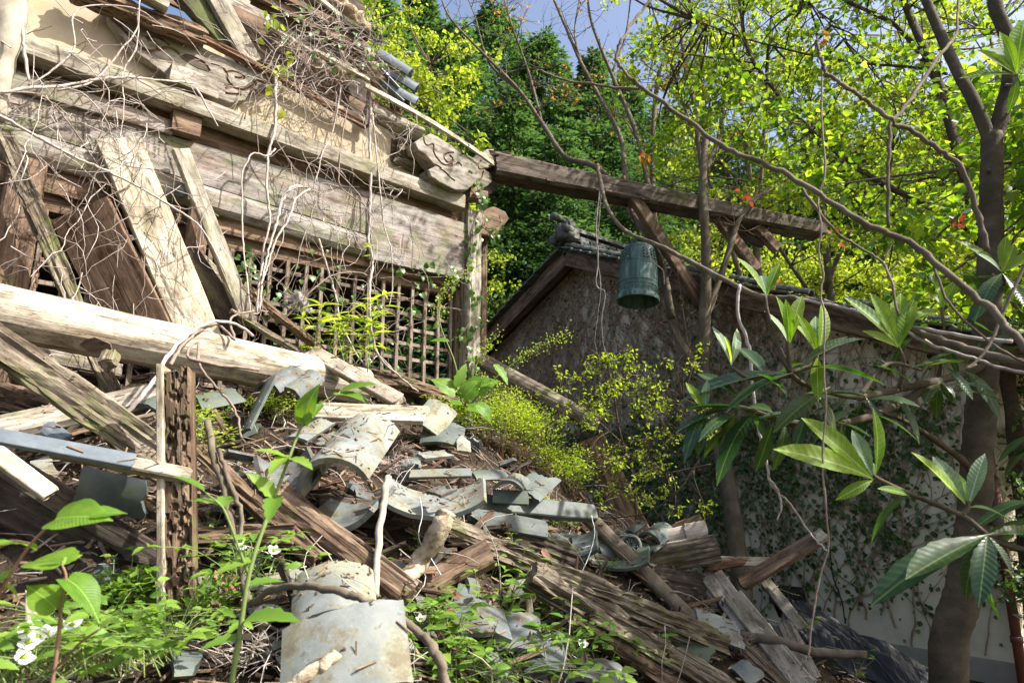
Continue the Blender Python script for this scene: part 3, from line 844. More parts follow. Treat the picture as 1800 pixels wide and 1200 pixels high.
g2 = [[(846, 282), (840, 290), (844, 298), (854, 296)], [(850, 300), (846, 312), (838, 320)]]
cutout("carved_bracket", [WP(x, y, 0.12) for x, y in k2], HN, 0.2, W_LEDGE, HALL, 0.012, HU, [[WP(x, y, 0.12) for x, y in g] for g in g2], 0.011)
cutout("bracket_arm", [WP(x, y, 0.05) for x, y in ((840, 318), (858, 306), (874, 316), (877, 330), (862, 342), (845, 346))], HN, 0.14, W_DARK, HALL, 0.01, HU)
k3 = [(836, 372), (870, 362), (890, 372), (896, 384), (886, 398), (876, 408), (862, 416), (846, 412), (836, 398)]
cutout("carved_bracket", [WP(x, y, 0.10) for x, y in k3], HN, 0.16, W_BROWN, HALL, 0.02, HU, [[WP(x, y, 0.10) for x, y in ((878, 378), (878, 394), (864, 403), (852, 398), (853, 388), (862, 386))]], 0.007)
quad_board("bracket_block", (828, 330), (858, 336), (858, 350), (826, 346), 0.14, 0.14, W_BROWN, HALL)
quad_board("bracket_block", (690, 242), (752, 262), (750, 300), (688, 282), 0.02, 0.10, W_ROT, HALL)
timber("rotten_cross_beam", WP(690, 262, 0.03), WP(770, 300, 0.0), 56, 0.16, W_ROTG, HN, parent=HALL, rot=0.05, jag=0.05)
# what is left of the roof edge
def wt(name, a, na, b, nb, w, t, mat, **kw):
    return timber(name, WP(*a, na), WP(*b, nb), w, t, mat, kw.pop('nrm', HN), parent=HALL, **kw)
wt("eave_lath", (640, 150), 0.16, (868, 288), 0.30, 15, 0.025, W_PALE, rough=0.004, nrm=HN + UP * 0.5, bow=0.03)
wt("eave_strut", (652, 152), 0.10, (647, 222), 0.10, 14, 0.03, W_GREY)
wt("roof_purlin", (640, 192), -0.05, (742, 240), 0.10, 30, 0.15, W_LEDGE, round_=1.0)
wt("roof_purlin", (640, 202), -0.12, (740, 268), 0.0, 42, 0.1, W_ROT, rot=0.03)
wt("eave_board", (548, 86), 0.02, (650, 142), 0.08, 34, 0.03, W_PALE, nrm=HN + UP * 1.0)
wt("eave_board", (462, 40), 0.0, (556, 96), 0.04, 24, 0.03, W_GREY, nrm=HN + UP * 1.0, jag=0.04)
wt("roof_strut", (366, -30), 0.02, (444, 112), 0.05, 40, 0.05, W_LEDGE)
wt("roof_strut", (300, -40), -0.05, (440, 116), -0.03, 52, 0.09, W_DARK)
wt("roof_rafter", (440, -45), -0.05, (578, 48), 0.0, 22, 0.12, W_ROTG, round_=1.0, rot=0.015, jag=0.03)
wt("roof_rafter", (440, -10), -0.10, (640, 92), -0.02, 26, 0.12, W_BROWN, jag=0.03)
wt("roof_rafter", (520, -20), -0.15, (636, 80), -0.10, 24, 0.1, W_DARK)
wt("roof_batten", (540, -20), 0.02, (634, 58), 0.05, 9, 0.03, W_PALE)
wt("roof_batten", (470, -20), 0.0, (600, 44), 0.05, 12, 0.03, W_BROWN)
wt("roof_batten", (596, 30), 0.05, (652, 68), 0.08, 20, 0.06, W_DARK, rot=0.02, jag=0.05)
wt("roof_rafter", (620, 66), -0.05, (638, 90), 0.05, 30, 0.1, W_BROWN)
wt("roof_block", (240, -18), 0.24, (296, 12), 0.24, 30, 0.1, W_GREY)
wt("roof_rafter", (650, 178), 0.0, (706, 212), 0.05, 16, 0.05, W_RED, rot=0.01)
wt("roof_strut", (700, 170), -0.05, (688, 216), 0.0, 22, 0.06, W_BROWN)
wt("roof_batten", (676, 172), 0.10, (722, 184), 0.14, 8, 0.03, W_ROT, jag=0.03)
wt("roof_batten", (690, 196), 0.0, (726, 226), 0.0, 16, 0.02, W_PALE)
# far side of the roof, out of the frame above, so the hall is not a flat front
for kk in range(6):
    ubox("roof_rafter", -6.0 + kk, -5.88 + kk, 4.6 + 0.02 * kk, 4.72 + 0.02 * kk, -0.2, -3.0, W_BROWN)
for (a, b, w, m_) in (((380, -60), (560, 60), 60, W_BROWN), ((330, -40), (620, 116), 46, W_GREY), ((420, 10), (640, 128), 40, W_DARK), ((330, 0), (560, 112), 40, W_BROWN), ((480, -60), (640, 30), 60, W_DARK), ((560, 70), (690, 165), 40, W_DARK), ((470, 95), (680, 215), 60, W_BROWN), ((440, 60), (660, 170), 50, W_DARK), ((200, -60), (470, 60), 60, W_BROWN), ((380, 40), (600, 175), 50, W_BROWN)):
    wt("roof_sheathing_board", a, -0.35, b, -0.30, w, 0.03, m_, jag=0.05)
# mud bedding and three blue tiles still hanging from the eave
mb = MB()
def blob(mb, c, r, sq=(1, 1, 1), seed=0, n=2, amp=0.35):
    bm = bmesh.new()
    bmesh.ops.create_icosphere(bm, subdivisions=n, radius=1)
    b0 = len(mb.v)
    for v in bm.verts:
        k = 1 + amp * nz(v.co.x * 1.7, v.co.y * 1.7, v.co.z * 1.7, seed) + amp * 0.5 * nz(v.co.x * 5, v.co.y * 5, v.co.z * 5, seed)
        mb.v.append(c + V((v.co.x * sq[0], v.co.y * sq[1], v.co.z * sq[2])) * r * k)
    for f in bm.faces: mb.f.append(tuple(b0 + v.index for v in f.verts))
    bm.free()
for (x, y, n, r) in ((655, 128, 0.0, .11), (668, 142, 0.02, .09), (648, 112, -.05, .10), (676, 162, .02, .07), (600, 20, -.1, .12), (620, 34, -.1, .12), (575, 6, -.1, .12), (636, 52, -.05, .09), (548, -10, -.1, .13), (628, 100, -.1, .1), (512, 84, 0, .08), (596, 132, 0.02, .09), (560, 118, 0, .08)):
    blob(mb, WP(x, y, n), r, (1, 1, .8), x, 3, 0.5)
mb.build("roof_mud", M_MUD, HALL)
def tile_mesh(R, span, L, th=0.018, nu=12, nv=5, broken=0.0, seed=0, lip=0.0):
    """curved roof tile: length along x, convex side +z"""
    r = random.Random(seed)
    vs, fs = [], []
    Ls = []
    for i in range(nu + 1):
        f = i / nu
        l1 = L * (1 - broken * (0.5 + 0.9 * nz(f * 2.2, 0, 0, seed) + 0.3 * nz(f * 7, 3, 0, seed)) * (1 if broken else 0))
        l0 = L * (broken * 0.35 * max(0, nz(f * 3, 5, 0, seed)))
        l0 += 0.006 * nz(f * 9, 1, 0, seed) + .004 * nz(f * 25, 2, 0, seed); l1 += 0.006 * nz(f * 9, 8, 0, seed) + .004 * nz(f * 25, 9, 0, seed)
        Ls.append((l0, max(l0 + 0.03, l1)))
    zc = R * math.cos(span / 2)
    for lay in (0, 1):
        for i in range(nu + 1):
            a = -span / 2 + span * i / nu
            for j in range(nv + 1):
                g = j / nv
                x = Ls[i][0] + (Ls[i][1] - Ls[i][0]) * g - L / 2
                rad = R + (th if lay == 0 else 0) + (lip if g > 0.8 and lay == 0 else 0) + 0.0025 * nz(x * 20, a * 5, lay, seed)
                vs.append((x, rad * math.sin(a), rad * math.cos(a) - zc))
    m = (nu + 1) * (nv + 1)
    W = nv + 1
    for i in range(nu):
        for j in range(nv):
            a = i * W + j
            fs.append((a, a + 1, a + W + 1, a + W))
            fs.append((m + a, m + a + W, m + a + W + 1, m + a + 1))
    for j in range(nv):
        fs.append((j, m + j, m + j + 1, j + 1)); b = nu * W + j
        fs.append((b, b + 1, m + b + 1, m + b))
    for i in range(nu):
        a = i * W
        fs.append((a, a + W, m + a + W, m + a)); b = a + nv
        fs.append((b, m + b, m + b + W, b + W))
    me = mesh_from(vs, fs, "tile")
    return me
def smooth_by_angle(me, deg=40):
    me.polygons.foreach_set("use_smooth", [True] * len(me.polygons))
    try: me.set_sharp_from_angle(angle=math.radians(deg))
    except Exception: pass
et = tile_mesh(0.075, 2.9, 0.34, 0.016, 12, 4); smooth_by_angle(et); et.materials.append(M_TILEB)
for (a, b) in (((676, 108), (708, 128)), ((684, 134), (720, 156)), ((682, 158), (721, 180))):
    A, B = WP(*a, 0.05), WP(*b, 0.14)
    link("eave_tile", et, None, HALL, at(frame(B - A, UP + HN * 0.6), (A + B) / 2))
pt_ = tile_mesh(0.10, 2.0, 0.30, 0.016, 10, 4); smooth_by_angle(pt_); pt_.materials.append(M_TILEB)
for (a, b) in (((674, 122), (700, 150)), ((680, 148), (706, 172))):
    A, B = WP(*a, 0.06), WP(*b, 0.12)
    link("eave_tile", pt_, None, HALL, at(frame(B - A, -UP - HN * 0.5), (A + B) / 2))
# ------------------------------------------------------------------ beam with the hanging bell
BA, BB = P(862, 293, 6.62), P(1442, 408, 8.35)
BEAM = thing("bell_beam", "long dark weathered beam jutting from the hall corner, carrying the bronze bell", "beam", BA)
bx = (BB - BA).normalized()
bn = V((bx.y, -bx.x, 0)).normalized()
bm_ = timber("beam", BA, BB, 0, 0.27, mat_wood("silvered_beam_wood", (0.06, 0.045, 0.033), (0.13, 0.10, 0.075), (0.24, 0.20, 0.16), moss=0.2, crack=0.8), bn, parent=BEAM, w=0.25, rough=0.006, taper=0.74, jag=0.06, seg=40, ny=8)
timber("rotten_end", P(848, 284, 6.6), P(905, 288, 6.68), 0, 0.2, W_ROT, bn, parent=BEAM, w=0.22, rot=0.07, jag=0.05)
def on_beam(f, n=0.0, z=0.0): return BA.lerp(BB, f) + bn * n + UP * z
for i, (a, b, w) in enumerate((((1112, 345, 7.2), (1243, 548, 7.55), 23), ((1256, 375, 7.72), (1330, 475, 7.8), 22), ((1328, 398, 7.95), (1368, 440, 7.95), 21))):
    timber("brace", a, b, w, 0.09, W_BROWN, bn, parent=BEAM, rough=0.004)
timber("dark_block", (1275, 388, 7.95), (1345, 418, 8.05), 40, 0.12, W_DARK, bn, parent=BEAM)
for f in (0.14, 0.27, 0.40, 0.57):                          # mortise holes on the soffit edge, their shade put on as dark blocks
    mbx = MB(); M = frame(bx, bn); M.translation = on_beam(f, 0.128, -0.085)
    mbx.box(M, 0.10, 0.035, 0.02); mbx.build("mortise_shade", W_DARK, BEAM, False)
BELLP = P(1119, 476, 7.3)
BELL = thing("bronze_bell", "green bronze temple bell with rows of studs hanging from the dark beam", "bell", BELLP + UP * -0.36)
hb, rb = 0.725, 0.232
prof = [(0, .66), (.05, .675), (.12, .672), (.158, .655), (.172, .628), (.178, .62), (.180, .612), (.178, .606), (.186, .59), (.197, .52), (.2045, .45), (.2105, .445), (.2105, .432), (.2065, .428), (.2075, .42), (.211, .30), (.213, .215), (.219, .211), (.219, .200), (.2145, .197), (.2155, .165), (.220, .162), (.220, .150), (.216, .146), (.217, .075), (.226, .062), (.236, .045), (.239, .02), (.235, .0), (.226, -.004), (.214, .0), (.207, .03), (.197, .2), (.18, .42), (.165, .58), (.1, .63), (0, .64)]
lm = lathe_mesh(prof, 56)
BT = Matrix.Rotation(math.radians(4.5), 4, V((0.9, -0.35, 0)))
bm1 = at(BT, BELLP + UP * -0.36)
bm2 = at(Matrix.Rotation(math.radians(-5), 4, V((1, 0, 0))) @ Matrix.Rotation(math.radians(4), 4, V((0, 1, 0))), BELLP + UP * -0.36)
body = link("bell_body", lm, M_BRONZE, BELL, bm2); smooth_by_angle(lm, 28)
st = lathe_mesh([(0, .022), (.007, .021), (.011, .016), (.011, .011), (.007, .008), (.008, 0.0)], 8); st.materials.append(M_BRONZE)
toC = math.atan2(-BELLP.y, -BELLP.x)
for pnl in range(4):
    ac = toC + math.radians(-52 + 90 * pnl)
    for r_ in range(4):
        z = .575 - r_ * .036
        rad = np.interp(z, [.45, .52, .59, .606], [.2045, .197, .186, .178])
        for c in range(4):
            a = ac + (c - 1.5) * math.radians(13.5)
            d = V((math.cos(a), math.sin(a), 0.08))
            p = V((rad * math.cos(a), rad * math.sin(a), z))
            link("stud", st, None, BELL, bm2 @ at(frame(d.orthogonal(), d), p))
# raised panels, vertical bands and scrolls of the lower frieze
mb = MB()
def bp(a, z, off=0.0):
    rad = np.interp(z, [0, .062, .075, .146, .20, .30, .42, .45, .52, .59], [.235, .226, .217, .2155, .214, .211, .2075, .2045, .197, .186]) + off
    return bm2 @ V((rad * math.cos(a), rad * math.sin(a), z))
for pnl in range(4):
    ac = toC + math.radians(-52 + 90 * pnl)
    for s in (-1, 1):
        mb.tube([bp(ac + s * math.radians(29), z) for z in (.455, .5, .55, .59)], .0035, sides=5)
        mb.tube([bp(ac + s * math.radians(33), z) for z in (.22, .30, .36, .42)], .003, sides=5)
    mb.tube([bp(ac + math.radians(k), .458) for k in range(-29, 30, 6)], .003, sides=5)
    mb.tube([bp(ac + math.radians(k), .408) for k in range(-33, 34, 6)], .003, sides=5)
for c in range(26):
    a0 = 2 * math.pi * c / 26
    mb.tube(catmull([bp(a0 + da, .112 + dz_) for da, dz_ in ((-.10, -.018), (-.03, .016), (.02, .006), (.0, -.012), (.05, -.02), (.10, .014), (.13, .0))], 3), .0034, sides=5)
    mb.tube(catmull([bp(a0 + da, .182 + dz_) for da, dz_ in ((-.10, 0), (-.05, .008), (0, -.006), (.05, .008), (.11, 0))], 3), .0026, sides=5)
mb.build("relief_band", M_BRONZE, BELL)
mb = MB()   # dragon-shaped loop on the crown
crown = bm2 @ V((0, 0, .665))
for s in (-1, 1):
    mb.tube(catmull([crown + V((s * .075, 0, -.005)), crown + V((s * .085, 0, .035)), crown + V((s * .055, 0, .075)), crown + V((0, 0, .10))], 5), .021, .016, 8, wob=0.5)
    blob(mb, crown + V((s * .082, 0, .012)), .03, (1, 1, .9), s, 2, 0.45)
blob(mb, crown + V((0, 0, .105)), .024, (1, .8, 1.1), 4, 2, 0.3)
mb.build("crown_loop", M_BRONZE, BELL)
mb = MB()
hk = on_beam(0.435, 0.14, 0.04)
hk = P(1096, 313, (BA.lerp(BB, 0.40)).y - 0.14)
mb.tube(catmull([hk + V((0, .05, 0)), hk, hk + V((.02, -.01, -.05)), hk + V((.05, .03, -.3)), crown + V((.005, 0, .17)), crown + V((.018, 0, .10)), crown + V((0, 0, .082)), crown + V((-.016, 0, .10))], 6), .0085, .0085, 7)
mb.build("hook", M_IRON, BELL)
mb = MB()
mb.tube([hk + bn * 0.012, hk - bn * 0.01], .028, .028, 10)
mb.build("hook_plate", M_IRON, BEAM)

# ------------------------------------------------------------------ white storehouse behind
GPk = P(1019, 462, 10.0)
GU = V((-0.63, 0.777, 0)).normalized()                     # along the gable, to the left and away
GN = V((-GU.y, GU.x, 0))                                   # out of the gable wall
if GN.dot(CAM - GPk) < 0: GN = -GN
STORE = thing("storehouse", "white plastered storehouse with tiled gable roof, its shaded wall overgrown with ivy", "storehouse", V((GPk.x, GPk.y, 0)))
def GP(px, py, n=0.0): return plane_hit(px, py, GPk, GN, n)
def gp(g, z, n=0.0): return V((GPk.x, GPk.y, 0)) + GU * g + GN * n + UP * z
def gcoord(p): return (p - GPk).dot(GU)
rp = GP(1550, 583); gR0 = gcoord(rp); slope = (GPk.z - rp.z) / -gR0
lp = GP(892, 592); slopeL = (GPk.z - lp.z) / gcoord(lp)
gC = gcoord(GP(1768, 985))                                 # right-hand corner of the wall
gL = gcoord(lp) + 0.9
zpl = GP(1640, 1142).z                                     # top of the plinth
def rake(g): return GPk.z + (g * slope if g < 0 else -g * slopeL)
GBACK = 4.2
wall = cutout("gable_wall", [gp(gC, zpl), gp(gC, rake(gC)), gp(0, GPk.z), gp(gL, rake(gL)), gp(gL, zpl)], GN, 0.16, M_WHITE, STORE, 0, GU)
for nm, z0, z1, n_, m_ in (("plinth", -0.05, zpl, 0.025, M_PLINTH),):
    mb = MB(); M = frame(GU, GN); M.translation = gp((gC + gL) / 2, (z0 + z1) / 2, n_ - 0.1)
    mb.box(M, gL - gC + 0.05, z1 - z0, 0.2); mb.build(nm, m_, STORE, False)
def side_wall(name, g, z1, mat):
    mb = MB(); M = frame(GN, GU); M.translation = gp(g, z1 / 2, -GBACK / 2 - 0.17)
    mb.box(M, GBACK, z1, 0.14); mb.build(name, mat, STORE, False)
side_wall("side_wall", gC + 0.07, rake(gC) - 0.02, M_WHITE)
side_wall("side_wall", gL - 0.07, rake(gL) - 0.02, M_WHITE)
# vent hatch low in the wall and the plaster joints
mb = MB(); M = frame(GU, GN); M.translation = GP(1385, 1046, 0.0)
mb.box(M, 0.42, 0.2, 0.05); mb.build("vent_frame", W_DARK, STORE, False)
# roof slopes, bargeboards, verge tiles
OV = 0.32
gRe, gLe = gC - 0.75, gL + 0.5
def roof_slab(name, g0, g1, s, mat, dz0, th):
    mb = MB()
    q = []
    for n_ in (OV, -GBACK - 0.4):
        for g in (g0, g1):
            z = rake(g) + dz0
            q.append(gp(g, z, n_)); q.append(gp(g, z + th, n_))
    mb.v = q
    mb.f = [(0, 1, 3, 2), (4, 6, 7, 5), (0, 4, 5, 1), (2, 3, 7, 6), (1, 5, 7, 3), (0, 2, 6, 4)]
    return mb.build(name, mat, STORE, False)
roof_slab("roof_boards", -0.001, gRe, slope, W_DARK, 0.10, 0.05)
roof_slab("roof_boards", 0.001, gLe, slopeL, W_DARK, 0.10, 0.05)
W_BARGE = mat_wood("bargeboard_wood", (0.10, 0.06, 0.038), (0.21, 0.135, 0.085), (0.31, 0.215, 0.15), moss=0.1, crack=0.6)
for (g1, nm) in ((gRe, 0), (gLe, 1)):
    a, b = gp(0, rake(0) + 0.02, OV - 0.03), gp(g1, rake(g1) + 0.02, OV - 0.03)
    timber("bargeboard", a, b, 0, 0.06, W_BARGE, GN, parent=STORE, w=0.24, rough=0.004, seg=20)
    a, b = gp(0, rake(0) - 0.03, OV - 0.11), gp(g1, rake(g1) - 0.03, OV - 0.11)
    timber("bargeboard", a, b, 0, 0.07, W_BARGE, GN, parent=STORE, w=0.16, rough=0.004, seg=20)
vt = tile_mesh(0.075, 2.8, 0.30, 0.018, 8, 2); smooth_by_angle(vt); vt.materials.append(M_TILE)
ft = board_mesh(0.24, 0.34, 0.022, seg=2, ny=3, rough=0.004, seed=2); ft.materials.append(M_TILE)
for g1, sg in ((gRe, -1), (gLe, 1)):
    sl = V((GU * sg - UP * (slope if sg < 0 else slopeL))).normalized()
    L = abs(g1) / math.cos(math.atan(slope))
    k = int(L / 0.20)
    nrm = sl.cross(GN); nrm = nrm if nrm.z > 0 else -nrm
    for i in range(k):
        p = gp(0, rake(0) + 0.17, OV - 0.06) + sl * (0.16 + 0.20 * i) + UP * random.uniform(-.006, .006)
        link("verge_tile", ft, None, STORE, at(frame(sl + nrm * 0.10, nrm - sl * 0.1), p))
        for c in range(1, 4):
            link("roof_tile", ft, None, STORE, at(frame(sl + nrm * 0.10, nrm - sl * 0.1), p - GN * 0.30 * c))
    for i in range(k):
        p = gp(0, rake(0) + 0.215, OV - 0.02) + sl * (0.16 + 0.20 * i)
        if sg > 0 or i < 6 or random.random() < .75:
            link("roll_tile", vt, None, STORE, at(frame(sl + nrm * 0.06, nrm) @ Matrix.Scale(0.72, 4), p))
# layered ridge and its end ornament
rz = rake(0) + 0.20
for lay in range(4):
    for i in range(9):
        p = gp(0, rz + 0.05 * lay, OV - 0.22 - i * 0.42 - (lay % 2) * 0.2)
        me = ft
        o = link("ridge_tile", me, None, STORE, at(frame(GN + UP * random.uniform(-.02, .02), UP + GU * random.uniform(-.05, .05)) @ Matrix.Diagonal((1.72, 0.92 - 0.07 * lay, 1.9, 1)), p))
rt = tile_mesh(0.09, 3.0, 0.40, 0.02, 10, 2); smooth_by_angle(rt); rt.materials.append(M_TILE)
for i in range(10):
    link("ridge_cap", rt, None, STORE, at(frame(GN, UP), gp(0, rz + 0.24, OV - 0.2 - i * 0.39)))
mb = MB()
oc = gp(0, rz + 0.20, OV + 0.02)
blob(mb, oc + UP * 0.02, 0.13, (1, 1, 1.15), 3, 3, 0.18)
cut = [(-.24, -.14), (-.22, -.02), (-.16, .06), (-.15, .15), (-.09, .22), (0, .25), (.09, .22), (.15, .15), (.16, .06), (.22, -.02), (.24, -.14), (.12, -.16), (0, -.12), (-.12, -.16)]
cutout("ridge_ornament", [oc + GU * a + UP * b for a, b in cut], GN, 0.12, M_TILE, STORE, 0.02, GU)
for s in (-1, 1):
    mb.tube([oc + GU * s * 0.17 + GN * 0.10 + UP * -.08, oc + GU * s * 0.17 - GN * 0.02 + UP * -.08], 0.07, 0.075, 14)
    mb.tube(catmull([oc + GU * s * 0.05 + GN * 0.03 + UP * .18, oc + GU * s * 0.12 + GN * 0.04 + UP * .12, oc + GU * s * 0.10 + GN * 0.05 + UP * .05, oc + GU * s * 0.05 + GN * 0.06 + UP * .07], 4), 0.025, 0.015, 8)
mb.build("ornament_boss", M_TILE, STORE)
mb = MB()
mb.tube([oc + GN * 0.02 + UP * 0.21, oc + GN * 0.22 + UP * 0.235], 0.055, 0.058, 14)
mb.tube([oc + GN * 0.02 + GU * -.2 + UP * -0.02, oc + GN * 0.17 + GU * -.2 + UP * -0.01], 0.06, 0.062, 14)
mb.build("ornament_roll", M_TILE, STORE)
# downpipe at the corner
PIPE = thing("downpipe", "red-brown downpipe on the right corner of the white storehouse", "downpipe", gp(gC - 0.09, 0, 0.1))
mb = MB(); pz = lambda z: gp(gC - 0.02, z, 0.09)
mb.tube([pz(0.0), pz(1.0), pz(rake(gC) - 0.1)], 0.038, 0.038, 12); mb.build("pipe", M_PIPE, PIPE)
for z in (0.35, 1.25, 2.0):
    mb = MB(); mb.tube([pz(z), pz(z + 0.05)], 0.047, 0.047, 12); mb.build("pipe_bracket", M_PIPE, PIPE)
# ------------------------------------------------------------------ fallen timbers
def R(px, py, lift=0.03):
    h = drop(px, py)
    if h is None: return P(px, py, 5.0)
    return h[0] + h[1] * lift
def pt3(a, lift):
    if isinstance(a, Vector): return a
    return P(*a) if len(a) == 3 else R(a[0], a[1], lift)
def fallen(name, label, A, B, wpx, t, mat, nrm=None, cat=None, lift=0.03, **kw):
    return timber(name, pt3(A, lift), pt3(B, lift), wpx, t, mat, nrm, label, cat or name.split('_')[-1], **kw)
CF = V((0, -1, 0.35))      # facing the camera
# the big log
la, lb = P(-70, 533, 3.45), P(642, 682, 5.25)
LOG = thing("fallen_log", "big pale round log lying aslant before the lattice windows, broken peg in its side", "log", (la + lb) / 2 - UP * 0.15)
timber("trunk", la, lb, 0, 0.285, W_LOG, CF, parent=LOG, w=0.285, round_=1.0, rough=0.007, seg=46, ny=9, jag=0.04, seed=4)
timber("peg", P(196, 622, 3.72), P(188, 642, 3.60), 26, 0.075, W_ROTG, V((1, -.3, .3)), parent=LOG, rot=0.012, seg=14)
cutout("rot_hollow", [P(138, 596, 3.795) , P(172, 590, 3.80), P(200, 601, 3.84), P(196, 628, 3.82), P(178, 634, 3.78), P(150, 622, 3.77)], (CAM - P(170, 610, 3.8)).normalized() + V((0, 0, -.2)), 0.012, W_ROT, LOG)
# leaning struts against the hall
fallen("wide_plank", "widest pale plank leaning on the hall wall, cracked and sunlit, behind the big log", WP(206, 243, .13), WP(356, 605, .20), 76, 0.05, W_PALE, HN, rough=0.006, jag=0.02, seg=30, ny=8)
fallen("shaded_board", "broad brown board with a green moss streak leaning left of the wide pale plank", WP(138, 362, .06), WP(258, 600, .10), 104, 0.04, W_BROWN, HN - HU * 0.75 + V((0, 0, -.2)), jag=0.04, seg=24)
fallen("rotten_plank", "narrow split plank with a rotten core crossing the left lattice window", WP(4, 232, .22), WP(196, 690, .22), 32, 0.05, W_ROTG, HN, rot=0.028)
fallen("narrow_strut", "narrow greenish pale strut leaning on the hall right of the wide plank", WP(316, 262, .16), WP(438, 572, .24), 30, 0.05, W_LEDGE, HN + V((0, 0, .2)), rough=0.004)
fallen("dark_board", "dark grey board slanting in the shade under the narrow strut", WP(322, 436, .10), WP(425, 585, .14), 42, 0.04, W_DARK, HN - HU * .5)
fallen("splintered_board", "pale splintered board half hidden behind the narrow strut", WP(345, 450, .02), WP(450, 560, .06), 26, 0.03, W_PALE, HN, jag=0.06)
fallen("rotten_batten", "upper of two rotten battens sloping down from the narrow strut to the log", WP(425, 502, .22), WP(568, 618, .28), 20, 0.06, W_ROT, HN + UP, rot=0.02)
fallen("rotten_batten", "lower of two rotten battens sloping down from the narrow strut to the log", WP(405, 545, .30), WP(545, 632, .34), 18, 0.05, W_ROTG, HN + UP, rot=0.02)
fallen("cross_rail", "short weathered rail seen under the big log at the left", WP(60, 622, .0), WP(215, 652, .0), 24, 0.05, W_GREY, HN)
fallen("rotten_log", "crumbling red-brown rotten trunk under the big log at the left edge", P(-90, 640, 4.15), P(125, 722, 4.2), 92, 0.28, W_ROT, CF, rot=0.06, round_=0.8)
fallen("grey_board", "grey board lying on the rubble behind the diagonal plank at left", P(-40, 762, 3.35), P(285, 690, 3.75), 62, 0.05, W_GREY, V((0.1, -.8, 1)))
fallen("diagonal_plank", "weathered plank with a rotten furrow running diagonally down to the rotten post", P(-40, 578, 2.72), P(290, 808, 3.02), 62, 0.045, W_ROTG, V((.15, -1, .45)), rot=0.03, rough=0.006)
POST = thing("rotten_post", "upright post eaten by cube rot standing in the rubble at lower left", "post", P(318, 1200, 2.72))
timber("post_core", P(319, 1230, 2.70), P(316, 648, 2.86), 46, 0.075, W_ROT, CF, parent=POST, cub=0.05, jag=0.03, rough=0.004)
timber("pale_edge", P(291, 1225, 2.69), P(287, 640, 2.85), 12, 0.08, W_PALE, CF, parent=POST, rough=0.004, jag=0.03)
timber("thin_edge", P(345, 1200, 2.73), P(334, 660, 2.87), 6, 0.06, W_ROTG, CF, parent=POST, rough=0.01, jag=0.05)
fallen("short_plank", "short mossy plank lying level between the blue-grey ridge tile and the rotten post", P(90, 790, 2.66), P(338, 838, 2.78), 24, 0.05, W_LEDGE, V((0, -1, .6)))
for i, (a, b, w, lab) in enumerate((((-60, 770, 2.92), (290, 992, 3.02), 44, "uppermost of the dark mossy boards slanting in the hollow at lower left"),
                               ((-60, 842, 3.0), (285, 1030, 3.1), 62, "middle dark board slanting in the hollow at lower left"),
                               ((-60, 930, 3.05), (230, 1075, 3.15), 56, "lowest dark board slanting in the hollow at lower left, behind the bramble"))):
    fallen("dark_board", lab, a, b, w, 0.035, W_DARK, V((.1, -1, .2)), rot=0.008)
fallen("sunlit_board", "sunlit edge of a pale board at the left frame edge above the dark boards", P(-60, 758, 2.75), P(92, 870, 2.85), 30, 0.03, W_PALE, V((.3, -.8, .8)))
fallen("white_plank", "flat bleached plank lying level on the tiles below the lattice", P(556, 722, 4.5), P(750, 730, 4.45), 50, 0.03, W_PALE, V((0, -.75, 1)), jag=0.01, seg=18)
fallen("slanting_board", "square pale board slanting from the log end to the bleached plank", P(546, 618, 4.98), P(706, 708, 4.62), 26, 0.07, W_LOG, V((.3, -1, .25)), jag=0.03)
fallen("square_timber", "heavy square rotten timber with sawn end, sloping below the barrel tile", P(480, 868, 3.15), P(722, 1052, 3.0), 50, 0.11, W_ROT, V((.4, -1, .9)), rot=0.015, jag=0.02)
fallen("rotten_beam", "thin rotten beam behind the square timber, sloping down from the post", P(345, 790, 3.2), P(560, 985, 3.0), 34, 0.07, W_ROT, V((.4, -1, .9)), rot=0.03)
fallen("buried_beam", "flaking rotten beam lying level behind the rotten post", P(340, 945, 2.98), P(520, 940, 3.02), 34, 0.08, W_ROT, CF, rot=0.03)
fallen("brown_block", "short sunlit brown timber block leaning beside the bent log", P(738, 1036, 3.38), P(864, 970, 3.55), 44, 0.08, W_BROWN, V((-.2, -1, .4)), jag=0.02)
fallen("broken_board", "broken brown board under the short timber block", P(770, 1075, 3.4), P(838, 1010, 3.5), 40, 0.03, W_RED, V((.5, -1, .6)), jag=0.06)
fallen("mossy_beam", "longer and upper of two rotten mossy beams running down to the lower right", P(780, 928, 3.75), P(1275, 1138, 4.25), 44, 0.12, W_ROTG, V((.2, -1, .6)), rot=0.05, rough=0.01)
fallen("mossy_beam", "lower rotten mossy beam with a split along it, near the bottom edge", P(930, 1010, 3.62), P(1290, 1222, 3.95), 46, 0.12, W_ROTG, V((.1, -1, .5)), rot=0.045, rough=0.01)
fallen("rotten_batten", "rotten batten in the shade under the two mossy beams", P(1000, 1090, 3.6), P(1200, 1210, 3.75), 26, 0.06, W_ROT, CF, rot=0.03)
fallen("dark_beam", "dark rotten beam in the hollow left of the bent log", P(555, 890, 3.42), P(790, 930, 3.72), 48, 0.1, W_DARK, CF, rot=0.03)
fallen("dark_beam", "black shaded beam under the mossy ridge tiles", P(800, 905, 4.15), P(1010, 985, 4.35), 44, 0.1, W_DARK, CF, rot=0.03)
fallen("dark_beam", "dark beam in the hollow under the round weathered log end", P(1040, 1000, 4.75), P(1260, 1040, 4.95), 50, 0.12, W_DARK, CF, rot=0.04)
fallen("log_end", "short thick log with rounded weathered end in front of the ivy wall", P(1110, 990, 5.0), P(1262, 962, 4.92), 46, 0.19, W_ROTG, CF, round_=0.9, rot=0.02, rough=0.012, seg=24)
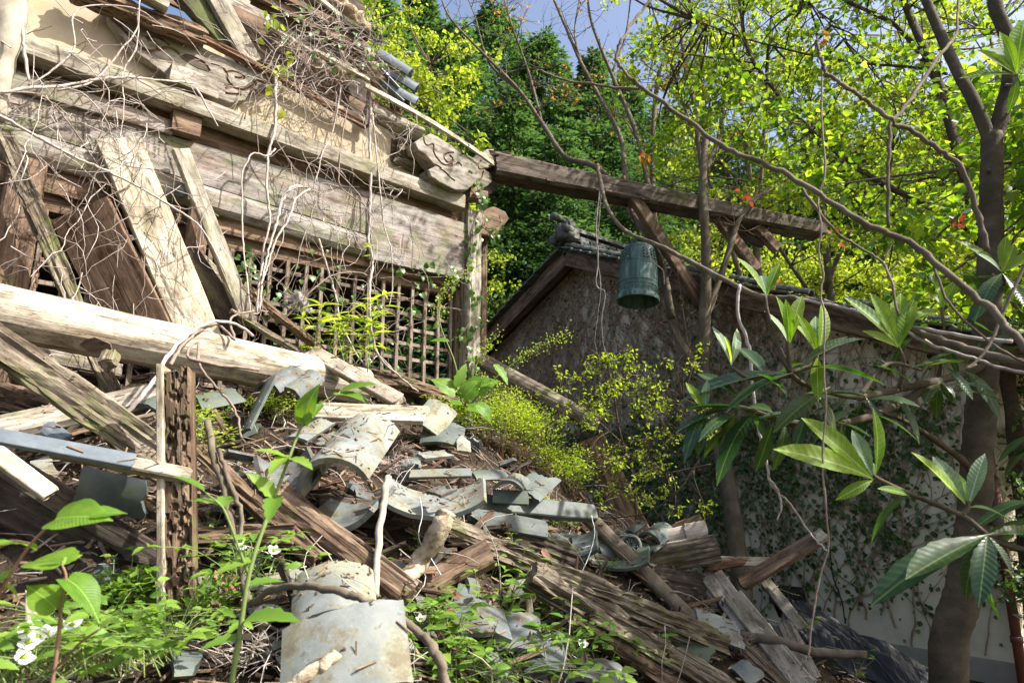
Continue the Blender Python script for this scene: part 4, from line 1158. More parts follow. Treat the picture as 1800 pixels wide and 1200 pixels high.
fallen("leaning_slab", "dusty flat slab leaning on the ivy wall behind the rubble", P(1040, 770, 6.55), P(1128, 955, 6.2), 46, 0.08, W_BROWN, V((-.3, -1, .3)), rough=0.004, seed=2)
fallen("far_log", "grey round log lying down from the hall corner to the storehouse", P(835, 632, 6.5), P(1055, 750, 6.2), 33, 0.17, W_ROTG, CF, round_=1.0, rough=0.008, jag=0.05)
fallen("grey_pole", "bark-covered pole running under the pan tile towards lower right", P(1030, 905, 5.0), P(1238, 1112, 4.5), 26, 0.09, M_BARK, CF, round_=1.0, rough=0.008)
fallen("thin_board", "thin brown board sticking up behind the worn wooden blocks", P(1160, 936, 5.3), P(1234, 908, 5.25), 11, 0.03, W_BROWN, CF)
fallen("split_plank", "left of two pale planks sloping down at the lower right, wide and sunlit", P(1250, 1012, 4.95), P(1405, 1225, 4.2), 40, 0.06, W_GREY, V((-.4, -.6, 1)), rough=0.006)
fallen("squared_plank", "right of two pale planks sloping down at the lower right, muddy on top", P(1288, 1048, 4.75), P(1432, 1232, 4.15), 36, 0.07, W_LEDGE, V((-.3, -.8, .8)), rough=0.006)
fallen("short_plank", "short greenish slat leaning on the heap beside the black plastic sheet", P(1344, 1020, 5.15), P(1412, 1105, 4.9), 18, 0.03, W_LEDGE, V((-.3, -.8, .6)))
fallen("grey_plank", "grey broken slat lying behind the squared plank", P(1375, 1085, 4.95), P(1432, 1200, 4.55), 26, 0.03, W_GREY, V((-.3, -.8, .6)), jag=0.05)
fallen("upward_board", "brown board pointing up to the right with a pale sawn tip", P(1300, 1028, 5.05), P(1440, 944, 4.98), 24, 0.05, W_BROWN, V((-.35, -.8, .5)))
fallen("pale_tip", "small pale wood chip on the tip of the upward pointing board", P(1432, 950, 4.95), P(1452, 936, 4.94), 20, 0.05, W_PALE, V((-.35, -.8, .5)), jag=0.02)
fallen("pale_plank", "upper pale slat sticking out to the right under the log end", P(1238, 984, 5.15), P(1352, 988, 5.1), 15, 0.03, W_PALE, V((0, -1, .3)))
fallen("splintered_plank", "lower brown splintered slat under the pale slat", P(1225, 1000, 5.05), P(1318, 984, 5.05), 14, 0.04, W_RED, V((0, -1, .3)), jag=0.08)
fallen("splint_board", "thin dark board end in the heap below the log end", P(1230, 1020, 4.95), P(1262, 1070, 4.8), 18, 0.03, W_GREY, V((-.4, -.8, .4)))
fallen("end_plank", "dark plank end at the bottom edge right of the mossy beams", P(1290, 1120, 4.4), P(1400, 1230, 4.1), 26, 0.05, W_ROT, CF, rot=0.02)
fallen("grooved_board", "grey board with fine grooves lying between the mossy beams at right", P(1110, 1085, 4.3), P(1235, 1165, 4.2), 38, 0.03, W_GREY, V((-.2, -.9, .7)))
fallen("sawn_block", "sunlit sawn block wedged between the two mossy beams", P(1060, 1062, 4.05), P(1098, 1098, 4.0), 30, 0.1, W_LOG, V((-.2, -1, .3)))
fallen("stub", "broken upright stake under the mossy beam", P(935, 1105, 3.55), P(928, 1045, 3.6), 10, 0.03, W_PALE, CF, jag=0.04)
fallen("wall_stub", "rotten grey stub wedged behind the rotten post", P(300, 905, 3.05), P(200, 870, 3.1), 30, 0.06, W_ROT, CF, rot=0.02)
fallen("white_stake", "pointed white broken stake standing in the bramble at lower left", P(62, 1120, 2.1), P(50, 1030, 2.12), 18, 0.02, W_PALE, CF, jag=0.05, taper=0.6)
# worn blocks on the log end
for (a, b, w, lab) in (((1172, 946, 5.12), (1205, 938, 5.1), 30, "left of the three worn pale wooden blocks on the log end"), ((1196, 944, 5.1), (1210, 941, 5.1), 32, "middle of the three worn pale wooden blocks, the narrowest"), ((1204, 938, 5.08), (1244, 930, 5.05), 30, "right and largest of the three worn pale wooden blocks on the log end")):
    fallen("worn_block", lab, a, b, w, 0.12, M_STONE, CF, round_=0.55, rough=0.012, seg=8)
# round and bent wood
def stick(name, label, pts, r0, r1, mat, cat="branch", sides=8, n=6, wob=0.25, knob=0.15, group=None):
    q = catmull([pt3(p, r0) for p in pts], n)
    q = kink(q, min(.008, max(r0, r1) * .9) if r0 < .03 else .006, r0 * 1000)
    mb = MB(); mb.tube(q, r0, r1, sides, wob, seed=random.uniform(0, 50), knob=knob)
    o = mb.build(name, mat)
    return tag(o, label, cat, group)
stick("bent_log", "bent log with flaking bark leaning in the middle of the heap", [(782, 900, 3.22), (772, 932, 3.2), (740, 985, 3.24), (702, 1030, 3.1), (668, 1075, 2.95), (632, 1118, 2.82)], .044, .040, M_FLAKY, "log", 12, 8, 0.5)
stick("upright_stick", "straight bare stick standing left of the bent log", [(682, 838, 3.3), (672, 900, 3.12), (664, 970, 3.0), (660, 1048, 2.9)], .017, .015, M_BARKP, "stick")
stick("arched_branch", "smooth branch arching over the pale pan tile at the bottom", [(440, 1062, 2.45), (490, 1032, 2.3), (560, 1032, 2.2), (625, 1048, 2.15), (690, 1080, 2.1), (745, 1118, 2.05), (772, 1160, 2.0), (790, 1225, 2.0)], .011, .014, M_BARK, "branch", 8, 8)
stick("heap_branch", "grey branch lying across the planks at lower right", [(1300, 1118, 4.5), (1367, 1126, 4.42), (1433, 1146, 4.38), (1522, 1150, 4.35)], .034, .022, M_BARK)
stick("old_vine", "thicker of two brown vines hanging beside the rotten post", [(365, 740, 3.0), (374, 800, 2.9), (391, 842, 2.86), (398, 885, 2.82), (414, 950, 2.78), (432, 1040, 2.74), (466, 1120, 2.66), (492, 1215, 2.6)], .016, .014, M_BARK, "vine")
stick("old_vine", "thinner of two brown vines hanging beside the rotten post", [(385, 790, 2.9), (402, 845, 2.84), (424, 900, 2.8), (422, 952, 2.78)], .010, .009, M_BARK, "vine")
stick("cut_branch", "short cut branch poking up in front of the pale pan tile", [(498, 1222, 1.80), (530, 1194, 1.81), (562, 1172, 1.83), (594, 1146, 1.86)], .017, .014, M_FLAKY)
stick("vine_coil", "bundle of vines coiled over the big log above the post", [(215, 735, 3.2), (262, 680, 3.25), (300, 620, 3.5), (332, 588, 4.1), (372, 566, 4.25), (415, 570, 4.45), (445, 590, 4.6)], .011, .008, M_VINE, "vine")
stick("vine_coil", "second vine strand over the big log, looping down on its right", [(300, 640, 3.3), (322, 606, 3.9), (352, 580, 4.2), (385, 572, 4.35), (412, 596, 4.3), (405, 560, 4.5), (440, 548, 4.7), (470, 548, 4.8)], .009, .007, M_VINEB, "vine")
stick("vine_coil", "third vine strand over the big log, hanging down to the tiles", [(455, 650, 3.6), (420, 790, 3.5)][:1] + [(335, 630, 3.4), (348, 600, 4.0), (350, 640, 3.5), (380, 680, 3.55), (412, 720, 3.6), (425, 770, 3.6)], .008, .006, M_VINEB, "vine")
# black plastic sheet
q = catmull([P(1362, 1050, 5.3), P(1400, 1060, 5.25), P(1470, 1096, 5.15), P(1545, 1138, 5.0), P(1640, 1186, 4.9)], 12)
vs, fs = [], []; ns, na_ = len(q), 26
for i, p in enumerate(q):
    f = i / (ns - 1)
    w_ = .34 + .18 * f
    for j in range(na_ + 1):
        g = j / na_
        fold = .045 * abs(nz(g * 5 + f * 1.5, f * 2.2, 0, 7)) + .03 * abs(nz(g * 11, f * 7, 3, 8)) + .012 * abs(nz(g * 26, f * 18, 3, 8))
        arch = .20 * math.sin(math.pi * min(1, g * 1.08)) ** .8
        vs.append(p + V((.10 * nz(g * 3, f * 4, 0, 9), -(g - .25) * w_, arch - .16 + fold * 1.5 - .12 * g)))
for i in range(ns - 1):
    for j in range(na_):
        a = i * (na_ + 1) + j
        fs.append((a, a + na_ + 1, a + na_ + 2, a + 1))
tag(link("plastic_sheet", mesh_from(vs, fs), M_BLACK), "crumpled black plastic sheet lying at the foot of the ivy wall", "plastic sheet")
# fallen wires
for (lab, pts) in (("pale wire looping from the pan tile down to the bent log", [(738, 872, 3.3), (742, 905, 3.28), (736, 945, 3.25), (760, 985, 3.2), (775, 1010, 3.1)]),
                   ("pale wire hanging from the mossy broken tile to the beam", [(1040, 905, 4.4), (1045, 940, 4.35), (1032, 985, 4.25), (1010, 1025, 4.1), (988, 1052, 4.0)])):
    stick("wire", lab, pts, .0028, .0028, M_WIRE, "wire", 5, 8, 0, 0)
# iron chain hanging by the left lattice
CH = thing("rusty_chain", "short rusty chain hanging in front of the left lattice window", "chain", WP(64, 500, .3))
for i in range(6):
    mb = MB(); c = WP(70 - i * 1.6, 456 + i * 9, .3)
    a = HU if i % 2 else HN
    mb.tube([c + a * math.cos(t) * .009 + UP * math.sin(t) * .019 for t in [2 * math.pi * k / 10 for k in range(11)]], .0035, .0035, 5, caps=False)
    mb.build("chain_link", M_IRON, CH)
# old wasp nest like ball of dry fibres by the lattice
mb = MB(); blob(mb, WP(526, 530, .2), .055, (1, 1, 1.1), 9, 3, 0.6)
for _ in range(420):
    d = V((random.gauss(0, 1), random.gauss(0, 1), random.gauss(0, 1))).normalized(); c = WP(526, 530, .2)
    e = V((random.gauss(0, 1), random.gauss(0, 1), random.gauss(0, 1))) * .03
    mb.tube([c + d * .04, c + d * .065 + e * .5, c + d * random.uniform(.07, .10) + e], .0014, .0008, 3, caps=False)
tag(mb.build("fibre_ball", M_FIBRE), "ball of grey dry fibres caught in the vines below the long boards", "nest")
# wire-tied stone hanging on the rail
mb = MB(); blob(mb, WP(318, 336, .12), .05, (1, .8, 1.1), 21, 3, 0.3)
tag(mb.build("hanging_stone", M_TILED), "dark stone tied up in vines under the long board beside the narrow strut", "stone")

# ------------------------------------------------------------------ fallen roof tiles
TG = None
def tile(label, C, D, wpx, conv, mat, span=1.5, broken=0.0, th=0.02, lift=0.04, name="roof_tile", L=None, nu=14, nv=6):
    a, b = pt3(C, lift), pt3(D, lift)
    mid = (a + b) / 2
    w = wpx * mid.y / 1200 / CT
    Rr = w / 2 / math.sin(min(span, math.pi) / 2)
    me = tile_mesh(Rr, span, L or (b - a).length, th, nu, nv, broken, random.randint(1, 999))
    smooth_by_angle(me)
    o = link(name, me, mat, None, at(frame(b - a, V(conv)), mid))
    return tag(o, label, "roof tile")
AW = V((0, 1, .45))
tile("large barrel tile lying open end forward in the middle of the heap", (585, 862, 3.12), (650, 775, 3.62), 106, V((-.35, -.3, 1)), M_TILEP, 2.9, 0.06, 0.026)
tile("pan tile under the open end of the large barrel tile", (590, 905, 3.1), (640, 860, 3.45), 112, V((.2, .2, -1)), M_TILE, 1.5, 0.05, 0.024)
tile("concave tile full of litter left of the large barrel tile", (512, 842, 3.2), (495, 790, 3.5), 84, V((.1, .3, -1)), M_TILE, 2.2, 0.08, 0.022)
tile("wide pan tile seen end-on, holding a loose shard, right of the upright stick", (762, 878, 3.3), (768, 838, 3.6), 162, V((0, .1, -1)), M_TILEP, 1.3, 0.06, 0.022)
tile("triangular shard lying in the wide pan tile", (762, 872, 3.32), (795, 858, 3.4), 36, V((-.1, -.4, 1)), M_TILE, .5, 0.5, 0.015)
fallen("flat_tile", "flat narrow tile lying level above the wide pan tile", P(718, 834, 3.9), P(830, 831, 3.95), 16, 0.025, M_TILEP, V((0, -1, .6)), cat="roof tile", rough=.004)
tile("dark cover tile right of the flat narrow tile", (826, 840, 4.2), (885, 838, 4.35), 30, V((0, -.5, 1)), M_TILED, 1.6, 0.1)
tile("small arched tile piece on the mossy slabs", (892, 862, 4.2), (908, 848, 4.4), 44, V((0, -.2, 1)), M_TILE, 2.0, 0.1)
fallen("flat_tile", "thick slab of tile under the small arched tile", P(864, 872, 4.25), P(930, 876, 4.3), 24, 0.03, M_TILED, CF, cat="roof tile")
tile("dark triangular tile shard below the yellow-green clump", (925, 872, 4.4), (968, 832, 4.7), 44, V((.3, -.7, .7)), M_TILED, .6, 0.35)
fallen("ridge_slab", "upper long mossy ridge slab in the middle of the heap", P(825, 884, 4.25), P(1045, 902, 4.72), 30, 0.06, M_TILED, V((0, -1, .5)), cat="roof tile", rough=.008)
fallen("ridge_slab", "lower long mossy ridge slab, darker, in the middle of the heap", P(795, 905, 4.1), P(960, 932, 4.3), 30, 0.06, M_TILED, V((0, -1, .4)), cat="roof tile", rough=.008)
fallen("ridge_slab", "thin slab with a pale corner under the tall weeds", P(945, 885, 4.6), P(1040, 897, 4.75), 18, 0.04, M_TILE, V((0, -1, .5)), cat="roof tile", rough=.006)
tile("broken mossy pan tile with plants in it, right of the ridge slabs", (1000, 952, 4.3), (1000, 912, 4.6), 92, V((-.25, .2, -1)), M_TILED, 1.9, 0.18)
tile("dark S-shaped pan tile in front of the round end tile", (1085, 985, 4.62), (1090, 955, 4.95), 96, V((0, .1, -1)), M_TILED, 1.0, 0.05)
tile("dark corner tile next to the round end tile", (1132, 968, 4.85), (1155, 950, 5.0), 34, V((0, -.2, -1)), M_TILED, 1.2, 0.1)
tile("mossy barrel tile left of the worn wooden blocks", (1140, 955, 5.0), (1166, 936, 5.2), 34, V((0, -.2, 1)), M_TILED, 2.8, 0.1)
tile("curved shard sticking up behind the round end tile", (1105, 942, 5.1), (1130, 922, 5.2), 26, V((-.6, -.3, .6)), M_TILE, 1.6, 0.2)
tile("thin grey shard left of the round end tile", (1072, 946, 5.05), (1098, 934, 5.15), 20, V((0, -.4, 1)), M_TILE, 1.2, 0.25)
tile("bluish tile standing behind the bleached plank", (745, 758, 4.75), (782, 712, 5.0), 52, V((.2, -.9, .35)), M_TILEP, 1.0, 0.15)
tile("dark upright tile with a chalky top edge right of the bleached plank", (775, 788, 4.7), (782, 748, 4.95), 68, V((.1, -1, .1)), M_TILED, .9, 0.1)
tile("sunlit flat shard lying below the bleached plank", (735, 806, 4.15), (792, 800, 4.35), 30, V((0, -.5, 1)), M_TILEP, .6, 0.3)
tile("pointed shard beside the yellow-green clump", (815, 798, 4.6), (812, 768, 4.8), 22, V((.3, -.9, .3)), M_TILEP, .5, 0.4)
tile("dark curved tile standing on edge left of the fern tuft", (432, 768, 4.05), (480, 672, 4.35), 44, V((-.8, -.5, .4)), M_TILED, 1.1, 0.05)
tile("first of two roll tiles tucked under the big log", (470, 690, 4.35), (520, 660, 4.6), 40, V((0, -.4, 1)), M_TILE, 2.6, 0.05)
tile("second of two roll tiles tucked under the big log, further right", (505, 700, 4.4), (550, 668, 4.65), 42, V((0, -.4, 1)), M_TILE, 2.6, 0.05)
tile("dark pan tile lying right of the post top", (345, 712, 3.75), (420, 698, 3.9), 46, V((0, -.8, .8)), M_TILED, 1.3, 0.08)
tile("dull tile left of the post top, half buried", (255, 722, 3.6), (300, 700, 3.75), 44, V((0, -.8, .7)), M_TILED, 1.2, 0.1)
tile("broken blue-grey tile end under the bleached plank", (566, 772, 4.1), (610, 750, 4.3), 42, V((.2, .1, -1)), M_TILE, 1.8, 0.2)
tile("mossy brown tile lying below the fern tuft", (520, 778, 4.0), (572, 745, 4.2), 46, V((-.2, -.6, .9)), M_TILEP, 1.0, 0.12)
tile("small grey shard above the large barrel tile", (624, 775, 3.9), (655, 768, 4.0), 22, V((0, -.4, 1)), M_TILE, 1.2, 0.3)
tile("thin tile rim sticking out of litter below the vine coil", (395, 792, 3.4), (445, 802, 3.5), 26, V((0, -.3, -1)), M_TILE, 1.2, 0.08)
tile("big pale lichened pan tile standing at the bottom edge", (612, 1235, 1.93), (606, 1082, 2.10), 192, V((.06, -1, .25)), M_TILEP, .85, 0.04, 0.018, nu=20)
tile("rounded pale tile behind the big lichened pan tile", (588, 1105, 2.45), (588, 1012, 2.75), 118, V((.1, -.75, .7)), M_TILEP, 1.6, 0.1)
tile("white flat tile piece between the weeds left of the rounded tile", (480, 1030, 2.7), (540, 1012, 2.85), 34, V((0, -.5, 1)), M_TILEP, .5, 0.2)
tile("grey tile face in the shade under the square timber", (612, 1060, 2.9), (602, 985, 3.05), 60, V((.1, -1, .4)), M_TILE, .8, 0.15)
tile("sunlit pan tile among the herbs at bottom centre", (845, 1130, 3.05), (830, 1062, 3.35), 92, V((.2, -.8, .7)), M_TILE, .9, 0.25)
tile("tall grey tile edge beside the herbs at bottom centre", (808, 1080, 3.3), (818, 1036, 3.45), 32, V((.6, -.8, .4)), M_TILED, .8, 0.15)
tile("pale tile lower right of the sunlit pan tile among the herbs", (912, 1155, 3.15), (908, 1085, 3.4), 70, V((.1, -.8, .6)), M_TILE, .9, 0.25)
tile("dark tile slab among the herbs at the bottom edge", (960, 1190, 3.1), (958, 1120, 3.35), 60, V((0, -.9, .5)), M_TILED, .9, 0.25)
tile("rounded grey tile at the bottom edge right of the herbs", (1030, 1215, 3.2), (1070, 1180, 3.5), 70, V((0, -.4, 1)), M_TILE, 1.4, 0.15)
tile("clean bluish flat tile on the heap at the right", (1222, 1092, 4.3), (1300, 1120, 4.35), 52, V((-.1, -.75, 1)), M_TILEP, .6, 0.1)
tile("black tile slab left of the clean bluish tile", (1190, 1118, 4.2), (1252, 1158, 4.1), 34, V((0, -.8, .7)), M_TILED, .4, 0.1)
tile("large dark tile in the shade behind the bramble", (120, 1120, 2.8), (250, 1010, 3.05), 120, V((.2, -.9, .4)), M_TILED, .9, 0.1)
tile("dark broken tile above the slanting dark boards", (140, 850, 2.95), (270, 880, 3.0), 60, V((.1, -.9, -.2)), M_TILED, .7, 0.15)
tile("small blue tile bit above the long ridge tile at left", (82, 752, 3.0), (118, 778, 2.95), 20, V((0, -.7, .7)), M_TILEB, .8, 0.1)
fallen("ridge_tile", "long blue-grey ridge tile lying level at the left edge", P(-40, 760, 2.42), P(238, 812, 2.62), 34, 0.02, M_TILEB, V((0, -.85, .9)), cat="roof tile", rough=.002)
# round end tile with a crest ring
DT = thing("end_tile", "round end tile with raised rim facing out of the heap", "roof tile", P(1108, 958, 4.95))
dm = at(frame(V((.3, 0, .95)).cross(V((0, -1, .25))), V((-.05, -1, .3))), P(1108, 958, 4.95))
link("disc", lathe_mesh([(0, -.01), (.052, -.01), (.055, .0), (.058, .012), (.072, .014), (.08, .008), (.082, -.03), (0, -.03)], 28), M_TILE, DT, dm, True)
mb = MB()
for i in range(12):
    a = 2 * math.pi * i / 12
    mb.tube([dm @ V((.012 * math.cos(a), .012 * math.sin(a), -.006)), dm @ V((.045 * math.cos(a), .045 * math.sin(a), -.006))], .0045, .007, 6)
mb.build("crest", M_TILED, DT)
# small shards and wood pieces nobody can tell apart
shards = [tile_mesh(random.uniform(.07, .13), random.uniform(.8, 1.6), random.uniform(.07, .14), .02, 8, 4, 0.3, 50 + i) for i in range(8)]
for i, m_ in enumerate(shards): m_.materials.append((M_TILE, M_TILED, M_TILE, M_TILEP)[i % 4])
frags = [board_mesh(random.uniform(.12, .5), random.uniform(.015, .05), random.uniform(.008, .03), seg=10, rot=.008, jag=.03, ny=4, seed=i) for i in range(10)]
for i, m_ in enumerate(frags): m_.materials.append((W_ROT, W_ROTG, W_DARK, W_RED, W_ROT)[i % 5])
def heap_px():
    while True:
        x, y = random.uniform(0, 1420), random.uniform(690, 1195)
        lim = 690 + max(0, x - 780) * 0.47 if x > 780 else 690
        if y > lim + 15 and not (x < 300 and y > 900): return x, y
for i in range(85):
    x, y = heap_px(); h = drop(x, y)
    if h is None: continue
    nn = h[1] * .5 + V((random.uniform(-.6, .6), random.uniform(-.9, .2), random.uniform(-.3, .9)))
    o = link("tile_shard", shards[i % 8], None, None, at(frame(V((random.uniform(-1, 1), random.uniform(-1, 1), random.uniform(-.3, .3))), nn), h[0] + h[1] * .03))
    tag(o, "small loose shard of grey roof tile lying in the rubble", "tile shard", "small tile shards scattered through the rubble")
for i in range(240):
    x, y = heap_px(); h = drop(x, y)
    if h is None: continue
    d = V((random.uniform(-1, 1), random.uniform(-.6, .6), 0)); d = d - h[1] * d.dot(h[1]) + h[1] * random.uniform(-.1, .5)
    o = link("wood_fragment", frags[i % 10], None, None, at(frame(d, h[1] + V((random.uniform(-.5, .5),) * 3)), h[0] + h[1] * random.uniform(.02, .06)))
    tag(o, "short broken fragment of rotten wood lying in the rubble", "wood fragment", "rotten wood fragments scattered through the rubble")
# ------------------------------------------------------------------ litter on the heap: dead leaves, splinters, twigs
def surf_samples(n, x0=-4.6, x1=3.2, y0=1.2, y1=8.0):
    pts, nor = [], []
    while len(pts) < n:
        x, y = random.uniform(x0, x1), random.uniform(y0, y1)
        if random.random() > 1.5 / max(1.2, y - 1): continue
        h = MBVH.ray_cast(V((x, y, 9)), V((0, 0, -1)))
        if h[0] is None or h[0].z < 0.0: continue
        pts.append(h[0] + h[1] * random.uniform(0.0, 0.03)); nor.append(h[1])
    return pts, nor
p_, n_ = surf_samples(9000)
pa, na = np.array(p_), np.array(n_)
cl = Cloud()
cl.add(leaf_cloud(pa, rng.uniform(.018, .05, len(pa)), na + rand_unit(len(pa)) * .7, None, .55, .5, .4))
tag(cl.build("dead_leaf_litter", M_LITTER), "brown dead leaves littering the rubble heap", "leaf litter", kind='stuff')
p_, n_ = surf_samples(5200)
mb = MB()
for p, n in zip(p_, n_):
    d = V((random.gauss(0, 1), random.gauss(0, .7), random.gauss(0, .15))); d = (d - n * d.dot(n) + n * random.uniform(-.15, .35)).normalized()
    M = frame(d, n + V((random.uniform(-.4, .4), random.uniform(-.4, .4), 0))); M.translation = p + n * .012
    L = random.uniform(.03, .15)
    mb.box(M, L, random.uniform(.004, .014), random.uniform(.003, .008))
tag(mb.build("wood_splinters", M_SPLINT, None, False), "splinters and chips of rotten wood covering the rubble heap", "wood splinters", kind='stuff')
p_, n_ = surf_samples(620)
mb = MB()
for p, n in zip(p_, n_):
    d = V((random.gauss(0, 1), random.gauss(0, .7), random.gauss(0, .2))); d = (d - n * d.dot(n) + n * random.uniform(-.1, .3)).normalized()
    L = random.uniform(.12, .5); s = d.cross(n)
    pts = [p + n * .02 + d * L * f + s * math.sin(f * 3 + L * 30) * L * .12 + n * L * .12 * math.sin(f * 3) for f in (0, .25, .5, .75, 1)]
    mb.tube(pts, random.uniform(.0018, .005), .0015, 5)
tag(mb.build("dry_twigs", M_VINE), "thin dry twigs strewn over the rubble heap", "twigs", kind='stuff')
# dry sprays of dead cedar foliage
for i, (x, y, lab) in enumerate(((690, 800, "red-brown clump of dead foliage behind the large barrel tile"), (690, 838, "grey tuft of dead twigs beside the large barrel tile"), (830, 858, "dead twig spray lying on the wide pan tile"), (470, 885, "dead foliage clump below the litter-filled tile"), (350, 1080, "dead fern clump beside the rotten post"), (450, 1165, "dark dead foliage clump at the bottom left of the pale pan tile"), (1280, 1150, "dark dead foliage clump beside the split plank"))):
    c = R(x, y, .05); mb = MB()
    for k in range(150):
        d = V((random.gauss(0, 1), random.gauss(0, .8), random.gauss(.15, .5))).normalized()
        L = random.uniform(.04, .14)
        p = c + V((random.gauss(0, .05), random.gauss(0, .04), random.gauss(0, .02)))
        mb.tube([p, p + d * L * .5 + UP * .01, p + d * L], .0022, .001, 4)
    tag(mb.build("dead_foliage", (M_VINEB, M_VINE)[i % 2]), lab, "dead foliage")

# litter that has come to rest on top of the fallen timbers and tiles
hv_, hf_ = [], []
for o in list(COL.objects):
    if o.type == 'MESH' and o.parent is None and (o is mound or o.get('category') in ('roof tile', 'plank', 'board', 'beam', 'timber', 'log', 'batten', 'block', 'tile shard', 'wood fragment', 'pole')):
        M_ = world_mat(o); b0 = len(hv_)
        hv_ += [M_ @ v.co for v in o.data.vertices]; hf_ += [tuple(b0 + i for i in p.vertices) for p in o.data.polygons]
HBVH = BVHTree.FromPolygons(hv_, hf_)
lp_, ln_, mb, mb3 = [], [], MB(), MB()
cnt = 0
while cnt < 5200:
    x, y = random.uniform(-3.6, 2.6), random.uniform(1.7, 6.6)
    if random.random() > 2.2 / max(2.0, y): continue
    if x < -.9 * y * .8: continue
    h = HBVH.ray_cast(V((x, y, 3.2)), V((0, 0, -1)))
    if h[0] is None or h[1] is None: continue
    if h[0].y < 2.5 and random.random() < .85: continue
    n = h[1] if h[1].z > 0 else -h[1]
    if n.z < .35: continue
    if nz(x * 2.2, y * 2.2, 0, 31) < -.08 and random.random() < .75: continue
    cnt += 1; p = h[0]; q = random.random()
    if q < .42: lp_.append(p + n * .006); ln_.append(n)
    else:
        d = V((random.gauss(0, 1), random.gauss(0, 1), random.gauss(0, .2))); d = (d - n * d.dot(n) + n * random.uniform(-.05, .25)).normalized()
        if q < .93:
            M = frame(d, n + V((random.uniform(-.3, .3), random.uniform(-.3, .3), 0))); M.translation = p + n * .005
            mb.box(M, random.uniform(.012, .07), random.uniform(.002, .007), random.uniform(.002, .006))
        else:
            L = random.uniform(.08, .35); s_ = d.cross(n)
            mb3.tube([p + n * .008 + d * L * f + s_ * math.sin(f * 4 + x * 30) * L * .12 + n * L * .08 * math.sin(f * 3) for f in (0, .3, .6, 1)], random.uniform(.0014, .0035), .001, 4)
cl = Cloud(); pa, na = np.array(lp_), np.array(ln_)
cl.add(leaf_cloud(pa, rng.uniform(.010, .026, len(pa)), na + rand_unit(len(pa)) * .5, None, .55, .5, .4))
tag(cl.build("leaf_debris", M_LITTER), "dead leaf scraps lying on the fallen tiles and timbers", "leaf debris", kind='stuff')
tag(mb.build("wood_crumbs", M_SPLINT, None, False), "crumbs of rotten wood lying on the fallen tiles and timbers", "wood crumbs", kind='stuff')
tag(mb3.build("fallen_twigs", M_VINE), "thin twigs lying across the fallen tiles and timbers", "twigs", kind='stuff')
# ------------------------------------------------------------------ trees
def cedar_mesh(seed, H=12.0, Rm=2.1, nb=150, ns=170):
    r = np.random.default_rng(seed); rr = random.Random(seed)
    cl = Cloud(); tr = MB()
    tp = [V((0.05 * math.sin(i * .7 + seed), 0.05 * math.cos(i * .9 + seed), H * i / 12 * 0.98)) for i in range(13)]
    tr.tube(tp, H * .016, .01, 9, 0.2, seed=seed)
    for b in range(nb):
        f = 0.10 + 0.89 * ((b + r.random()) / nb) ** 0.9
        z = f * H
        R_ = Rm * (1 - f ** 1.6) ** 0.8 * (0.55 + 0.7 * r.random()) + 0.15
        a = b * 2.399 + r.normal() * .3
        d = np.array([math.cos(a), math.sin(a), 0.0])
        droop = 0.12 + 0.25 * (1 - f)
        n = int(ns * (0.35 + R_ / Rm))
        t = np.sqrt(r.random(n)) * 0.98 + 0.02
        side = np.array([-d[1], d[0], 0])
        wid = 0.34 * R_ * np.sin(np.clip(t, 0, 1) * math.pi * 0.85 + .25) + .05
        off = r.normal(size=n) * wid
        # foliage gathers in pads along the limb
        pad = 0.16 * np.sin(t * 9 + b) 
        pos = np.array([0, 0, z]) + d * (t * R_)[:, None] + side * off[:, None]
        pos[:, 2] += -droop * R_ * t ** 1.6 + 0.22 * R_ * t * (0.3) - 0.35 * np.abs(off) * 0.5 + pad + r.normal(size=n) * .06
        dirs = d + side * (off / (wid + .05))[:, None] * .9 + r.normal(size=(n, 3)) * .45
        dirs[:, 2] -= 0.15 + 0.5 * r.random(n)
        nor = np.array([0, 0, 1.0]) + r.normal(size=(n, 3)) * .55
        cl.add(spray_cloud(pos, r.uniform(.10, .24, n), dirs, nor, .42))
        if b % 2 == 0:
            tr.tube([V((0, 0, z)), V(tuple(np.array([0, 0, z]) + d * R_ * .45)) - UP * droop * R_ * .2, V(tuple(np.array([0, 0, z]) + d * R_ * .9)) - UP * droop * R_ * .8], .03 * (1.1 - f), .006, 5)
    v = np.concatenate(cl.v); q = np.concatenate(cl.q)
    cm = np_mesh(v, q, "cedar_crown"); cm.materials.append(L_CEDAR)
    tm = mesh_from(tr.v, tr.f, "cedar_trunk"); tm.materials.append(M_BARKD)
    return cm, tm
CED = [cedar_mesh(s, 12.0, rm, 165, 190) for s, rm in ((1, 2.5), (2, 2.1), (3, 2.9))]
